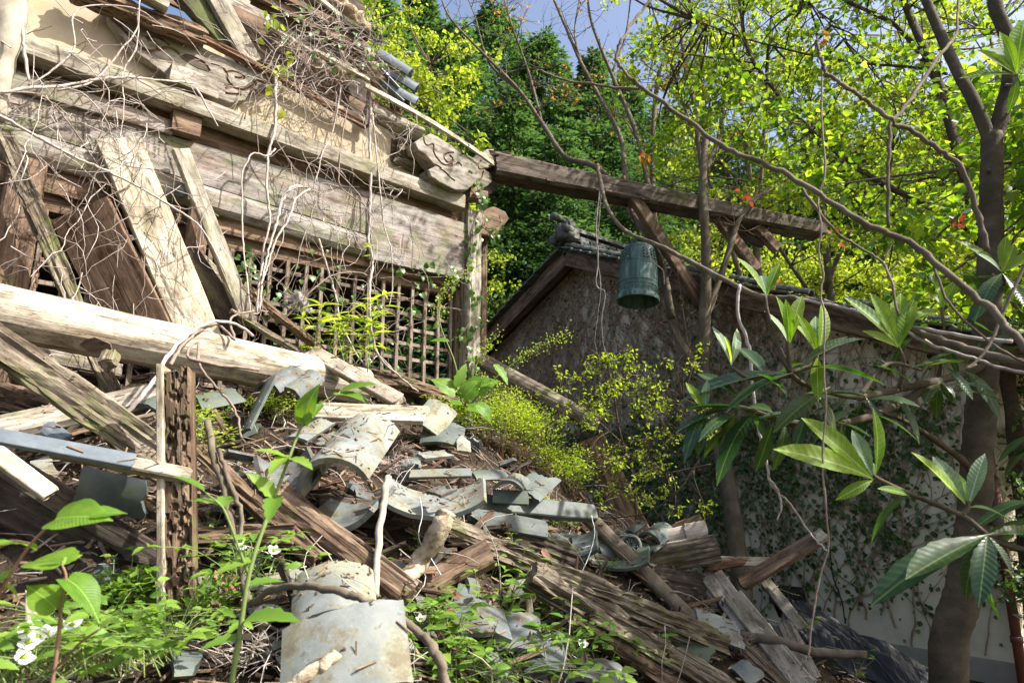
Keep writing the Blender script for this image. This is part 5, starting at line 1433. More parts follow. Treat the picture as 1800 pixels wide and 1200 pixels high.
ced_places = [  # px, top y, distance, kind, look
    (655, -40, 16.5, 0, "dark cedar nearest the hall roof, left edge of the forest"),
    (740, -10, 18.5, 1, "narrow cedar whose tip stands against the sky left of centre"),
    (705, 60, 14.8, 2, "bushy cedar right behind the lime-green tree"),
    (800, 40, 16.0, 0, "cedar directly above the eave lath of the hall"),
    (868, 12, 20.0, 2, "tallest broad cedar at the centre of the skyline"),
    (900, 150, 14.6, 1, "slim cedar in front, above the left end of the bell beam"),
    (955, 60, 18.0, 0, "cedar with a rounded top right of the tallest one"),
    (985, 235, 14.2, 2, "low bushy cedar just above the storehouse ridge"),
    (1040, 95, 18.5, 1, "slender cedar above the middle of the bell beam"),
    (1100, 130, 20.0, 0, "cedar behind the bare young tree"),
    (1120, 300, 14.4, 0, "low cedar behind the hook of the bell"),
    (1180, 190, 21.0, 2, "broad cedar left of the gap of sky"),
    (1240, 260, 22.0, 1, "small far cedar in the gap of sky"),
    (1290, 215, 22.0, 2, "round dark cedar right of the gap of sky"),
    (1360, 260, 19.0, 0, "cedar behind the right end of the beam"),
    (1450, 180, 20.0, 1, "cedar behind the round-leaved canopy, middle right"),
    (1530, 230, 18.0, 2, "cedar behind the round-leaved canopy left of the big trunk"),
    (1640, 190, 20.0, 0, "cedar behind the canopy next to the big trunk"),
    (1740, 240, 17.0, 2, "cedar behind the big trunk at the right edge"),
    (1850, 200, 20.0, 1, "cedar beyond the right frame edge"),
    (830, 330, 13.8, 2, "low cedar showing between the hall corner and the storehouse"),
    (905, 395, 13.6, 0, "lowest cedar foliage left of the storehouse gable"),
    (560, -60, 18.0, 0, "cedar hidden behind the hall roof"),
]
for i, (px, ty, Y, k, lab) in enumerate(ced_places):
    p = P(px, ty, Y); g = V((p.x, p.y, hill_h(p.x, p.y) - .1)); H = max(3.0, p.z - g.z)
    t = thing("cedar_tree", lab, "cedar", g, "cedars of the forest on the hillside")
    s = H / 12.0
    sx = min(1.35, max(0.75, s * 1.0))
    M = Matrix.Rotation(i * 1.7, 4, 'Z') @ Matrix.Diagonal((sx, sx, s, 1))
    link("trunk", CED[k][1], None, t, at(M, g), True)
    link("crown", CED[k][0], None, t, at(M, g))
# far wood closing the hillside behind them, one mass
cl = Cloud()
for i in range(110):
    x, y = random.uniform(-45, 45), random.uniform(24, 60)
    h = random.uniform(6, 9); z0 = hill_h(x, y)
    n = 420
    t_ = rng.random(n); a = rng.random(n) * 6.283; rad = (1 - t_) * 2.4 * np.sqrt(rng.random(n)) + .1
    pos = np.stack([x + rad * np.cos(a), y + rad * np.sin(a), z0 + t_ * h], 1)
    d = np.stack([np.cos(a), np.sin(a), -.5 * np.ones(n)], 1) + rng.normal(size=(n, 3)) * .4
    cl.add(spray_cloud(pos, rng.uniform(.5, 1.0, n), d, np.array([0, 0, 1.]) + rng.normal(size=(n, 3)) * .5, .5))
fw = cl.build("far_wood", L_CEDAR); tag(fw, "far conifer wood closing off the hillside", "wood", kind='stuff')

def leaf_clumps(cl, centres, per, spread, size, upb=1.0, aspect=.8, tw=None):
    for c in centres:
        n = int(per * random.uniform(.6, 1.4))
        # leaves sit along two or three short twigs in each clump
        k = 5
        ax = rand_unit(k); ax[:, 2] *= .5
        if tw is not None:
            for e in ax:
                a_ = V(tuple(c)); e_ = V(tuple(e)) * spread * 1.35
                tw.tube([a_, a_ + e_ * .5 + V((0, 0, .012)), a_ + e_], .0028, .0012, 3, caps=False)
        w = rng.integers(0, k, n); t = rng.random(n)
        pos = np.array(c) + ax[w] * (t * spread * 1.4)[:, None] + rng.normal(size=(n, 3)) * min(.05, spread * .2)
        nor = rng.normal(size=(n, 3)) * .75; nor[:, 2] += upb
        d = ax[w] * .5 + rng.normal(size=(n, 3)); d[:, 2] -= .35
        cl.add(leaf_cloud(pos, rng.uniform(size * .65, size * 1.2, n), nor, d, aspect, .25, .12))
def twig_to(mb, limb_pts, c, r=.006):
    c = V(tuple(c))
    b = min(limb_pts, key=lambda p: (p - c).length)
    L = (c - b).length
    if L < .05: return
    m = b.lerp(c, .5) + V((random.uniform(-1, 1), random.uniform(-1, 1), random.uniform(-.3, 1))) * L * .14
    mb.tube(catmull([b, m, c], 4), min(.03, r + .006 * L), .0025, 5, seed=L * 9, knob=.3)
    for _ in range(2):
        e = c + V((random.uniform(-1, 1), random.uniform(-1, 1), random.uniform(-.6, .8))) * .28
        mb.tube([m.lerp(c, .6), m.lerp(e, .7) + UP * .02, e], .003, .0015, 4)
def tree_thing(name, label, cat, base, limbs, bark, clumps, per, spread, size, leafmat, aspect=.8, sides=9, r=.006, extra=0, group=None, leafname="crown"):
    """limbs: list of (points, r0, r1)"""
    t = thing(name, label, cat, base, group)
    mb = MB(); allp = []
    for (pts, r0, r1) in limbs:
        q = catmull([pt3(p, 0) for p in pts], 7)
        mb.tube(q, r0, r1, sides if r0 > .02 else 6, .22, seed=r0 * 999, knob=.12)
        allp += q[len(q) // 4:]
    tw = MB()
    for c in clumps: twig_to(tw, allp, c, r)
    for _ in range(extra):
        b = random.choice(allp); d = V((random.gauss(0, 1), random.gauss(0, 1), random.gauss(.5, .6))).normalized()
        L = random.uniform(.25, .9)
        p1 = b + d * L * .5 + V((random.uniform(-1, 1),) * 3) * .05; p2 = b + d * L + UP * L * .2
        tw.tube(catmull([b, p1, p2], 4), .005, .0016, 5, knob=.4, seed=L * 7)
        for _k in range(3):
            e = p1.lerp(p2, random.random()); tw.tube([e, e + V((random.gauss(0, 1), random.gauss(0, 1), random.gauss(.6, .6))) * L * .22], .0026, .001, 4)
    mb.build("trunk", bark, t)
    cl = Cloud()
    if clumps: leaf_clumps(cl, clumps, per, spread, size, 1.0, aspect, tw)
    if tw.v: tw.build("branches", bark, t)
    if clumps:
        o = cl.build(leafname, leafmat, t, base)
    return t, allp
def px_clumps(n, x0, x1, y0, y1, Y0, Y1, dens, s):
    out = []
    rr_ = random.Random(s)
    tries = 0
    while len(out) < n and tries < n * 40:
        tries += 1
        x, y, Y = rr_.uniform(x0, x1), rr_.uniform(y0, y1), rr_.uniform(Y0, Y1)
        if Y < 8.6 and 850 < x < 1500 and beam_y(x) - 45 < y < beam_y(x) + 130: continue
        p = P(x, y, Y)
        if nz(p.x * .8, p.y * .8, p.z * .8, s) + dens(x, y) < rr_.uniform(-.1, .55): continue
        out.append(p)
    return out
def beam_y(x): return 262 + (x - 862) * .235
# lime-green tree behind the hall roof
c0 = P(660, 190, 11.5)
cl_ = [c0 + V((random.gauss(0, 1.0), random.gauss(0, .8), random.gauss(0, 1.05))) for _ in range(170)]
gb = V((c0.x - .5, 11.8, hill_h(c0.x, 11.8)))
tree_thing("lime_green_tree", "sunlit yellow-green tree rising behind the hall roof", "tree", gb,
    [([gb, gb + V((.1, 0, 2.5)), c0 + V((-.2, 0, -.6)), c0 + V((0, 0, .9))], .16, .03), ([c0 + V((-.2, 0, -.8)), c0 + V((.7, -.1, .2)), c0 + V((1.0, 0, .9))], .06, .02), ([c0 + V((-.2, 0, -.8)), c0 + V((-.8, 0, .3)), c0 + V((-1.0, .2, 1.0))], .06, .02)],
    M_BARK, cl_, 60, .26, .085, L_LIME, .75)
# bare many-stemmed young tree between the bell and the storehouse
jb = P(1302, 1000, 7.1); jb.z = ground_at(jb.x, jb.y).z - .05
J = lambda x, y, Y=7.4: (x, y, Y)
stems = [([jb, J(1292, 930, 7.15), J(1275, 830, 7.25), J(1258, 760), J(1238, 690), J(1237, 600), J(1240, 500), J(1240, 420), J(1235, 330, 7.50), J(1240, 240, 7.70)], 0.0978, 0.0403),
         ([J(1262, 770), J(1236, 670), J(1205, 620), J(1185, 570, 7.65), J(1168, 500, 7.8), J(1150, 430, 7.50), J(1110, 372, 7.80), J(1092, 315, 8.00)], 0.0575, 0.0403),
         ([J(1240, 560), J(1262, 500, 7.50), J(1285, 430, 7.60), J(1300, 385, 7.70), J(1335, 345, 7.80), J(1400, 310, 8.00)], 0.0403, 0.0230),
         ([J(1180, 560, 7.65), J(1165, 470, 7.70), J(1150, 380, 8.10), J(1147, 300, 8.50), J(1150, 200, 8.70), J(1158, 130, 8.80), J(1172, 100, 8.90), J(1195, 20, 9.00)], 0.0460, 0.0230),
         ([J(1240, 330, 7.50), J(1228, 250, 7.70), J(1222, 190, 7.90), J(1205, 120, 8.10), J(1195, 40, 8.30), J(1180, -40, 8.50)], 0.0368, 0.0207),
         ([J(1240, 300, 7.60), J(1265, 240, 7.90), J(1275, 150, 8.10), J(1290, 60, 8.30), J(1300, -30, 8.50)], 0.0345, 0.0184),
         ([J(1092, 330, 8.00), J(1040, 290, 8.10), J(993, 275, 8.30), J(953, 217, 8.40), J(917, 165, 8.50), J(880, 125, 8.60), J(840, 85, 8.70), J(790, 30, 8.90), J(770, -20, 9.00)], 0.0391, 0.0115),
         ([J(953, 217, 8.40), J(930, 130, 8.60), J(905, 60, 8.80), J(880, -20, 9.00)], 0.0207, 0.0092),
         ([J(1110, 372, 7.80), J(1098, 300, 8.20), J(1090, 240, 8.40), J(1052, 168, 8.60), J(1022, 112, 8.70), J(995, 50, 8.90), J(965, -20, 9.10)], 0.0391, 0.0161),
         ([J(1150, 380, 8.10), J(1120, 240, 8.40), J(1075, 130, 8.70), J(1040, 40, 8.90), J(1030, -30, 9.00)], 0.0345, 0.0138),
         ([J(1022, 112, 8.70), J(1010, 60, 8.80), J(1018, 0, 8.90)], 0.0161, 0.0092),
         ([J(917, 165, 8.50), J(860, 110, 8.70), J(835, 30, 8.90), J(815, -20, 9.00)], 0.0161, 0.0069),
         ([J(1075, 130, 8.70), J(1100, 60, 8.80), J(1110, -20, 8.90)], 0.0161, 0.0092),
         ([J(1147, 300, 8.50), J(1105, 220, 8.60), J(1080, 200, 8.70)], 0.0161, 0.0069),
         ([J(1300, 385, 7.70), J(1330, 330, 7.80), J(1290, 315, 7.80), J(1220, 312, 7.90), J(1130, 345, 8.00)], 0.0184, 0.0092),
         ([J(1168, 500, 7.8), J(1185, 470, 7.9), J(1195, 480, 7.95)], 0.0161, 0.0092)]
bcl = [P(random.uniform(830, 1300), random.uniform(-20, 300), random.uniform(8.0, 9.2)) for _ in range(38)]
BT_, bpts = tree_thing("bare_young_tree", "many-stemmed young tree with pale bark and sparse bronze leaves beside the bell", "tree", jb, stems, M_BARK, bcl, 9, .22, .055, L_ORANGE, .6, 10, .005, extra=230)
# round-leaved tree at the right, in young leaf
dens = lambda x, y: (0.42 if x > 1250 else -.02 + (x - 1000) / 800) + (-.25 if y > 400 else 0) + (0.12 if 60 < y < 330 and x > 1350 else 0)
rcl = px_clumps(300, 1020, 1900, -150, 440, 5.4, 8.2, dens, 21)
rb_ = P(1795, 1000, 6.1); rb_.z = 0
limbsA = [([rb_, (1790, 800, 6.0), (1752, 560, 5.8), (1727, 430, 5.6), (1712, 360, 5.5), (1690, 290, 5.5), (1668, 210, 5.6), (1645, 130, 5.7), (1600, 30, 6.0), (1570, -60, 6.2)], .07, .03),
          ([(1722, 415, 5.6), (1673, 383, 5.6), (1620, 355, 5.7), (1560, 327, 5.8), (1500, 290, 6), (1450, 250, 6.1), (1400, 205, 6.2), (1367, 165, 6.3), (1325, 110, 6.4), (1308, 60, 6.5), (1298, -20, 6.6)], .034, .016),
          ([(1650, 150, 5.7), (1610, 85, 5.9), (1570, 42, 6.0), (1530, 22, 6.1), (1480, -2, 6.2), (1430, -30, 6.3)], .026, .016),
          ([(1664, 130, 5.6), (1600, 118, 5.9), (1520, 112, 6.1), (1440, 100, 6.3), (1370, 84, 6.5), (1300, 65, 6.6), (1220, 35, 6.8)], .016, .008),
          ([(1690, 290, 5.5), (1720, 305, 5.9), (1770, 280, 6.3), (1830, 270, 6.6)], .018, .010),
          ([(1560, 327, 5.8), (1570, 250, 6), (1560, 160, 6.2), (1420, 0, 6.6)], .012, .006),
          ([(1712, 300, 5.6), (1640, 312, 6), (1580, 318, 6.4), (1500, 300, 6.8)], .012, .006),
          ([(1570, 345, 6.0), (1570, 420, 6.4), (1560, 480, 6.8)], .012, .006)]
tree_thing("round_leaved_tree", "tree in fresh green leaf filling the upper right, dark limbs slanting across it", "tree", rb_, limbsA, M_BARKD, rcl, 36, .27, .064, L_GREEN, .92, 9, .005, extra=120)
# leafy trees farther back on the right
for (lab, x0, x1, y0, y1, Y0, Y1, n, s, size, mt, bx, bY) in (
        ("yellow-green tree behind the round-leaved tree, seen above the beam end", 1180, 1640, 60, 430, 9.5, 12, 170, 31, .085, L_LIME, 1450, 11),
        ("bright tree filling the gap behind the big trunk at the right edge", 1560, 1980, -60, 470, 8.0, 11, 170, 32, .085, L_LIME, 1780, 10),
        ("light green tree crown at the top right of centre against the sky", 1080, 1420, -160, 150, 8.6, 10.5, 80, 33, .075, L_LIME, 1330, 9.8)):
    cc = px_clumps(n, x0, x1, y0, y1, Y0, Y1, lambda x, y: .30, s)
    b = P(bx, 600, bY); b.z = hill_h(b.x, b.y)
    top = P(bx - 40, max(y0, 60), bY)
    tree_thing("leafy_tree", lab, "tree", b, [([b, b.lerp(top, .5) + V((.1, 0, 0)), top], .10, .02), ([b.lerp(top, .45), P(x0 + 60, (y0 + y1) / 2, (Y0 + Y1) / 2)], .04, .012), ([b.lerp(top, .5), P(x1 - 60, (y0 + y1) / 2 - 40, (Y0 + Y1) / 2)], .04, .012)], M_BARK, cc, 52, .3, size, mt, .8, group="leafy trees behind on the right")
# sunlit shrubs on the slope behind the storehouse roof
for k, (x, y, w, h, Y, lab) in enumerate(((1240, 480, 70, 60, 15, "sunlit shrub left behind the storehouse roof"), (1345, 490, 75, 60, 14.5, "sunlit shrub under the braces of the beam"), (1440, 500, 80, 55, 14.5, "sunlit shrub behind the hanging dry vine"), (1545, 520, 80, 60, 14, "sunlit shrub on the slope above the right rake of the roof"), (1660, 540, 90, 70, 14, "sunlit shrub behind the big-leaved tree"), (890, 560, 60, 60, 13.6, "shrub in the gap left of the storehouse gable"))):
    c = P(x, y, Y); b = V((c.x, c.y, hill_h(c.x, c.y)))
    cc = [c + V((random.gauss(0, w / 1200 * Y * .6), random.gauss(0, .5), random.gauss(0, h / 1200 * Y * .55))) for _ in range(46)]
    tree_thing("hillside_shrub", lab, "shrub", b, [([b, b.lerp(c, .6), c], .03, .01)], M_BARK, cc, 50, .3, .085, L_LIME, .75, 6, group="sunlit shrubs on the slope behind the roof")
# forest-edge undergrowth
cl = Cloud()
for i in range(700):
    x, y = random.uniform(-9, 14), random.uniform(11.5, 17); z = hill_h(x, y)
    n = 26
    cl.add(leaf_cloud(np.array([x, y, z + .25]) + rng.normal(size=(n, 3)) * .3, rng.uniform(.06, .12, n), rng.normal(size=(n, 3)) * .6 + np.array([0, 0, 1.]), None, .6))
tag(cl.build("undergrowth", L_WEED), "green undergrowth on the slope behind the buildings", "undergrowth", kind='stuff')

# tree just beyond the right frame edge; its crown dapples the heap and the ivy wall's foot
eb = V((4.9, 3.3, 0)); ec = V((4.3, 3.5, 3.45))
ecl = [ec + V((random.gauss(0, .6), random.gauss(0, 1.0), random.gauss(0, .5))) for _ in range(260)]
tree_thing("leafy_tree", "tree standing just beyond the right frame edge", "tree", eb, [([eb, eb + V((.05, .05, 2.2)), ec + V((0, 0, .6))], .11, .03), ([eb + V((.05, .05, 2.3)), ec + V((-.7, .5, .2))], .04, .015), ([eb + V((.05, .05, 2.3)), ec + V((-.3, -.8, .3))], .04, .015)], M_BARK, ecl, 60, .26, .085, L_GREEN, .7)
# ------------------------------------------------------------------ big-leaved tree at the right
TB = P(1655, 1230, 3.5); TB.z = 0.0
BIG = thing("big_leaved_tree", "smooth-barked forked tree at right with large glossy leaves and pale young shoots", "tree", TB)
tr = MB()
T = lambda x, y, Y=3.5: P(x, y, Y)
tr.tube(catmull([TB - UP * .1, T(1668, 1160), T(1690, 1050), T(1708, 930), T(1722, 760), T(1733, 600), T(1742, 430), T(1742, 330), T(1744, 235)], 10), .088, .050, 18, .10, seed=3, knob=.10)
tr.tube(catmull([T(1743, 255), T(1728, 215), T(1705, 165, 3.52), T(1685, 130, 3.55), T(1662, 80, 3.6), T(1640, 30, 3.65), T(1615, -30, 3.7)], 8), .036, .026, 14, .12, seed=5)
tr.tube(catmull([T(1746, 255), T(1760, 200), T(1775, 140, 3.5), T(1772, 70, 3.5), T(1752, 20, 3.5), T(1745, -40, 3.5)], 8), .044, .036, 14, .12, seed=8)
for (x, y, Y, r) in ((1752, 915, 3.42, .03), (1738, 300, 3.45, .012)):
    blob(tr, T(x, y, Y), r, (1, 1, 1.2), 3, 2, .3)
trunk = tr.build("trunk", M_TRUNK, BIG)
br = MB()
LB = [[T(1735, 640, 3.5), P(1700, 655, 3.3), P(1650, 668, 3.1), P(1575, 685, 2.9), P(1510, 697, 2.75), P(1440, 683, 2.65), P(1390, 655, 2.6), P(1352, 560, 2.6), P(1345, 520, 2.6)],
      [P(1650, 668, 3.1), P(1560, 720, 2.9), P(1470, 745, 2.75), P(1380, 740, 2.65), P(1290, 712, 2.6), P(1240, 725, 2.6)],
      [P(1580, 685, 2.9), P(1590, 640, 2.85), P(1580, 610, 2.85)],
      [P(1650, 668, 3.1), P(1660, 600, 3.0), P(1655, 540, 3.0)],
      [T(1718, 850, 3.5), P(1695, 812, 3.3), P(1655, 782, 3.1), P(1600, 745, 2.95), P(1520, 712, 2.8)],
      [P(1780, 960, 2.2), P(1735, 940, 2.2), P(1690, 905, 2.22), P(1600, 868, 2.25), P(1545, 842, 2.25), P(1535, 835, 2.25)],
      [P(1690, 905, 2.22), P(1700, 895, 2.22), P(1702, 880, 2.22)],
      [P(1900, 985, 2.3), P(1780, 960, 2.2), P(1735, 945, 2.15)],
      [P(1390, 655, 2.6), P(1430, 640, 2.6), P(1437, 620, 2.6)], [P(1390, 655, 2.6), P(1386, 620, 2.58), P(1385, 600, 2.58)],
      [P(1390, 660, 2.62), P(1320, 665, 2.6), P(1285, 645, 2.6)],
      [T(1768, 150, 3.5), P(1790, 150, 3.0), P(1786, 132, 2.7)], [T(1742, 480, 3.5), P(1765, 500, 3.1), P(1762, 478, 2.9)],
      [P(1510, 697, 2.75), P(1560, 640, 2.8), P(1620, 650, 2.9)]]
for i, q in enumerate(LB):
    br = MB(); br.tube(catmull(q, 6), .020 if i in (0, 1, 4) else .010, .006, 8, .2, seed=i, knob=.2); br.build('branch', M_TRUNK, BIG)

LQ = [leaf_mesh(1.0, w, 13, 'obovate', .05, f, d, 0, s) for w, f, d, s in ((.26, .35, .25, 1), (.30, .25, .45, 2), (.27, .45, .10, 3), (.31, .2, .7, 4))]
LQO = [m.copy() for m in LQ]; LQY = [m.copy() for m in LQ]; LQS = [m.copy() for m in LQ]
for a, mt in ((LQO, L_LOQ), (LQY, L_LOQY), (LQS, L_SILVER)):
    for m in a: m.materials.append(mt)
rl = random.Random(9)
def px_leaf(root, base, tip, kind, nrm=None, dz=0.0, parent=BIG, name="leaf"):
    """large leaf from base to tip (measured points)"""
    a = P(*base); b = P(*tip)
    d = b - a
    if nrm is None: nrm = UP + (CAM - a).normalized() * .6 + V((rl.uniform(-.3, .3), 0, 0))
    L = d.length
    i = rl.choice((0, 2)) if kind != 'o' else rl.randrange(4)
    lib = {'y': LQY, 's': LQS, 'o': LQO}[kind]
    return link(name, lib[i], None, parent, leaf_M(a, d, nrm, L))
def rosette(base, young, old, Ly=.15, Lo=.22, lean=V((0, 0, 0))):
    b = P(*base)
    for k in range(young):
        a = k * 2.4 + rl.uniform(0, 1)
        d = V((math.cos(a) * .42, math.sin(a) * .42, 1.0)) + lean
        L = Ly * rl.uniform(.7, 1.15)
        lib = LQS if rl.random() < .3 else LQY
        link("leaf", lib[rl.choice((0, 2))], None, BIG, leaf_M(b, d, V((-math.cos(a), -math.sin(a), .5)), L))
    for k in range(old):
        a = k * 2.4 + rl.uniform(0, 1)
        d = V((math.cos(a), math.sin(a), rl.uniform(-.35, .30)))
        L = Lo * rl.uniform(.7, 1.2)
        link("leaf", LQO[rl.randrange(4)], None, BIG, leaf_M(b - UP * .03 * (k / max(1, old)) * 3 + d * .02, d, UP + V((rl.uniform(-.3, .3), -.3, 0)), L))
FC = V((0, -1, .3)); BK = V((0.3, 1, .2))
for base, tips in (((1536, 842, 2.25), ((1418, 728, 2.25, 'y'), (1392, 768, 2.15, 'y'), (1562, 722, 2.2, 'y'), (1500, 752, 2.3, 's'), (1480, 870, 2.2, 'y'), (1515, 790, 2.4, 's'))),
                   ((1600, 872, 2.25), ((1556, 850, 2.2, 'y'), (1510, 900, 2.3, 'o'))),
                   ((1702, 892, 2.22), ((1612, 788, 2.25, 'y'), (1642, 792, 2.3, 's'), (1726, 792, 2.2, 's'), (1680, 812, 2.3, 'y'), (1776, 876, 2.2, 'o'))),
                   ((1735, 940, 2.15), ((1525, 1012, 2.1, 'o'), (1592, 1000, 2.05, 'o'), (1728, 1016, 2.0, 'o'), (1664, 1032, 2.2, 'o'), (1670, 1060, 2.25, 'o'), (1796, 1005, 2.1, 'o'), (1850, 930, 2.2, 'o'))),
                   ((1348, 520, 2.6), ((1302, 448, 2.6, 'y'), (1368, 455, 2.6, 'y'), (1335, 470, 2.7, 's'))),
                   ((1387, 606, 2.58), ((1358, 538, 2.6, 's'), (1372, 518, 2.55, 'y'), (1404, 508, 2.6, 'y'), (1388, 530, 2.5, 'y'))),
                   ((1437, 625, 2.6), ((1400, 550, 2.6, 'y'), (1430, 545, 2.65, 's'), (1464, 528, 2.6, 'y'), (1418, 555, 2.5, 'y'), (1435, 690, 2.5, 'y'), (1515, 575, 2.6, 'o'))),
                   ((1580, 612, 2.85), ((1506, 508, 2.85, 'y'), (1537, 512, 2.8, 'y'), (1604, 515, 2.85, 'y'), (1560, 540, 2.9, 's'), (1582, 500, 2.9, 'y'), (1530, 575, 2.8, 'y'))),
                   ((1655, 545, 3.0), ((1650, 480, 3.0, 'y'), (1682, 488, 3.0, 'y'), (1640, 500, 3.1, 's'), (1612, 545, 2.9, 'y'))),
                   ((1285, 642, 2.6), ((1265, 568, 2.6, 's'), (1306, 575, 2.6, 's'), (1280, 590, 2.5, 'y'))),
                   ((1240, 725, 2.6), ((1208, 670, 2.6, 'y'), (1240, 665, 2.6, 's'), (1198, 762, 2.5, 'o'), (1225, 800, 2.6, 'o'))),
                   ((1786, 132, 2.7), ((1698, 118, 2.7, 'y'), (1722, 82, 2.7, 'y'), (1768, 48, 2.65, 'y'), (1738, 88, 2.8, 's'), (1800, 10, 2.7, 'y'), (1840, 70, 2.7, 'y'), (1790, 180, 2.7, 'o'), (1740, 50, 2.9, 's'))),
                   ((1762, 480, 2.9), ((1700, 410, 2.9, 'y'), (1730, 438, 2.85, 's'), (1768, 412, 2.9, 'y'), (1786, 425, 2.9, 'y'), (1820, 440, 2.9, 'y'), (1712, 520, 2.8, 'o'), (1810, 540, 2.8, 'o')))):
    for (x, y, Y, k) in tips:
        px_leaf(BIG, base, (x, y, Y), k, (FC + V((rl.uniform(-.8, .8), 0, .4))) if k != 'o' else UP * 1.0 + FC * .5)
# dark older leaves along the middle branches
for base, tip in (((1400, 650, 2.55), (1536, 618, 2.5)), ((1395, 655, 2.55), (1268, 690, 2.5)), ((1390, 655, 2.6), (1198, 660, 2.6)), ((1440, 690, 2.6), (1526, 690, 2.5)), ((1640, 660, 2.9), (1682, 694, 2.8)), ((1590, 650, 2.85), (1700, 625, 2.8)),
                  ((1330, 720, 2.6), (1198, 706, 2.6)), ((1330, 725, 2.6), (1245, 776, 2.5)), ((1340, 700, 2.6), (1200, 690, 2.7)), ((1420, 720, 2.6), (1396, 790, 2.6)), ((1380, 745, 2.65), (1380, 810, 2.6)), ((1470, 740, 2.7), (1530, 760, 2.6)),
                  ((1405, 650, 2.55), (1475, 575, 2.5)), ((1530, 640, 2.8), (1610, 655, 2.7)), ((1560, 640, 2.8), (1510, 600, 2.9)), ((1350, 665, 2.6), (1300, 600, 2.8)), ((1460, 680, 2.6), (1360, 730, 2.5)), ((1290, 720, 2.6), (1290, 790, 2.6)),
                  ((1500, 700, 2.75), (1400, 690, 2.8)), ((1520, 695, 2.75), (1560, 760, 2.7)), ((1620, 650, 2.9), (1690, 580, 2.9)), ((1660, 560, 3.0), (1750, 545, 2.9)), ((1660, 570, 3.0), (1580, 560, 3.0)), ((1760, 500, 2.9), (1690, 545, 2.9)),
                  ((1250, 730, 2.6), (1180, 720, 2.7)), ((1300, 700, 2.6), (1230, 640, 2.7)), ((1430, 690, 2.6), (1490, 730, 2.5)), ((1380, 690, 2.6), (1340, 640, 2.5)), ((1655, 640, 3.0), (1720, 690, 2.9)), ((1430, 640, 2.6), (1380, 620, 2.7)),
                  ((1700, 640, 3.2), (1800, 600, 3.1)), ((1690, 650, 3.2), (1770, 680, 3.0)), ((1480, 745, 2.7), (1470, 820, 2.7)), ((1360, 740, 2.65), (1330, 830, 2.7)), ((1570, 700, 2.9), (1640, 740, 2.8))):
    px_leaf(BIG, base, tip, 'o', UP + FC * rl.uniform(.1, .9) + V((rl.uniform(-.4, .4), 0, 0)))
for base in ((1650, 668, 3.1), (1510, 697, 2.75), (1300, 712, 2.6), (1800, 560, 3.1), (1830, 760, 2.9), (1840, 880, 2.6), (1620, 560, 3.2), (1690, 480, 3.3)):
    rosette(base, 0, 7, .14, .22)
for base in ((1900, 200, 2.8), (1950, 420, 3.0), (1930, 650, 2.9), (1990, 60, 3.0)):
    rosette(base, 4, 8, .16, .24)

# ------------------------------------------------------------------ ivy on the gable wall
IVY = thing("wall_ivy", "ivy covering the shaded white gable wall, brown and dry higher up, green lower down", "ivy", gp((gC + gL) / 2, 0.05, .05))
ri = random.Random(4)
sm, dryp, grnp = MB(), [], []
def ivy_walk(g, z, ang, r, n, lvl):
    pts = [gp(g, z, .012)]
    for i in range(n):
        ang += ri.gauss(0, .22); ang += (1.57 - ang) * .10
        st = .09
        g += math.cos(ang) * st; z += math.sin(ang) * st
        if z > rake(g) - .05 or g < gC + .12 or g > gL - .05: break
        pts.append(gp(g, z, .012 + .008 * ri.random()))
        dryness = min(.93, max(.12, (z - 2.1) / 1.4 + (g - gC - 4.2) * .2))
        sparse = min(1.0, max(0.25, (g - gC + .5) / 1.7))
        for _ in range(3):
            if ri.random() < (.30 if z < 2.4 else .045) * sparse + (.08 if z < 2.4 else .02):
                (dryp if ri.random() < dryness else grnp).append(gp(g + ri.uniform(-.08, .08), z + ri.uniform(-.07, .07), ri.uniform(.02, .06)))
        if lvl < 2 and ri.random() < (.20 if lvl == 0 else .10) * (0.4 + sparse):
            ivy_walk(g, z, ang + ri.choice((-1, 1)) * ri.uniform(.4, 1.0), r * .6, ri.randint(5, 22), lvl + 1)
    if len(pts) > 2:
        sm.tube(pts, r, r * .5, 4, caps=False)
k = 0
gg = gC + .25
while gg < gL - .1:
    f = (gg - gC) / (gL - gC)
    ivy_walk(gg, ri.uniform(.1, .5), 1.57 + ri.gauss(0, .15), ri.uniform(.006, .012), ri.randint(14, 30) + int(40 * min(1, f * 2.2)), 0)
    gg += ri.uniform(.06, .15) if f > .15 else ri.uniform(.09, .2)
for _ in range(60):     # stems hanging and tangled under the rakes
    g = ri.uniform(-3.2, gL - .2); ivy_walk(g, ri.uniform(.9, max(1.0, rake(g) - .5)), ri.uniform(.6, 2.5), .006, 26, 1)
sm.build("stems", M_IVYSTEM, IVY, False)['kind'] = 'stuff'
def wall_leaves(pts, smin, smax, mat, nm):
    a = np.array(pts); n = len(a)
    nor = np.array(GN)[None] + rng.normal(size=(n, 3)) * .45
    d = np.array([0, 0, -1.0])[None] + rng.normal(size=(n, 3)) * .6
    cl = Cloud(); cl.add(leaf_cloud(a, rng.uniform(smin, smax, n), nor, d, .9, .3, .15))
    o = cl.build(nm, mat, IVY, (IVY.location.x, IVY.location.y, 0)); o['kind'] = 'stuff'
wall_leaves(grnp, .03, .066, L_IVY, "green_leaves")
wall_leaves(dryp, .02, .05, L_DRYIVY, "dry_leaves")

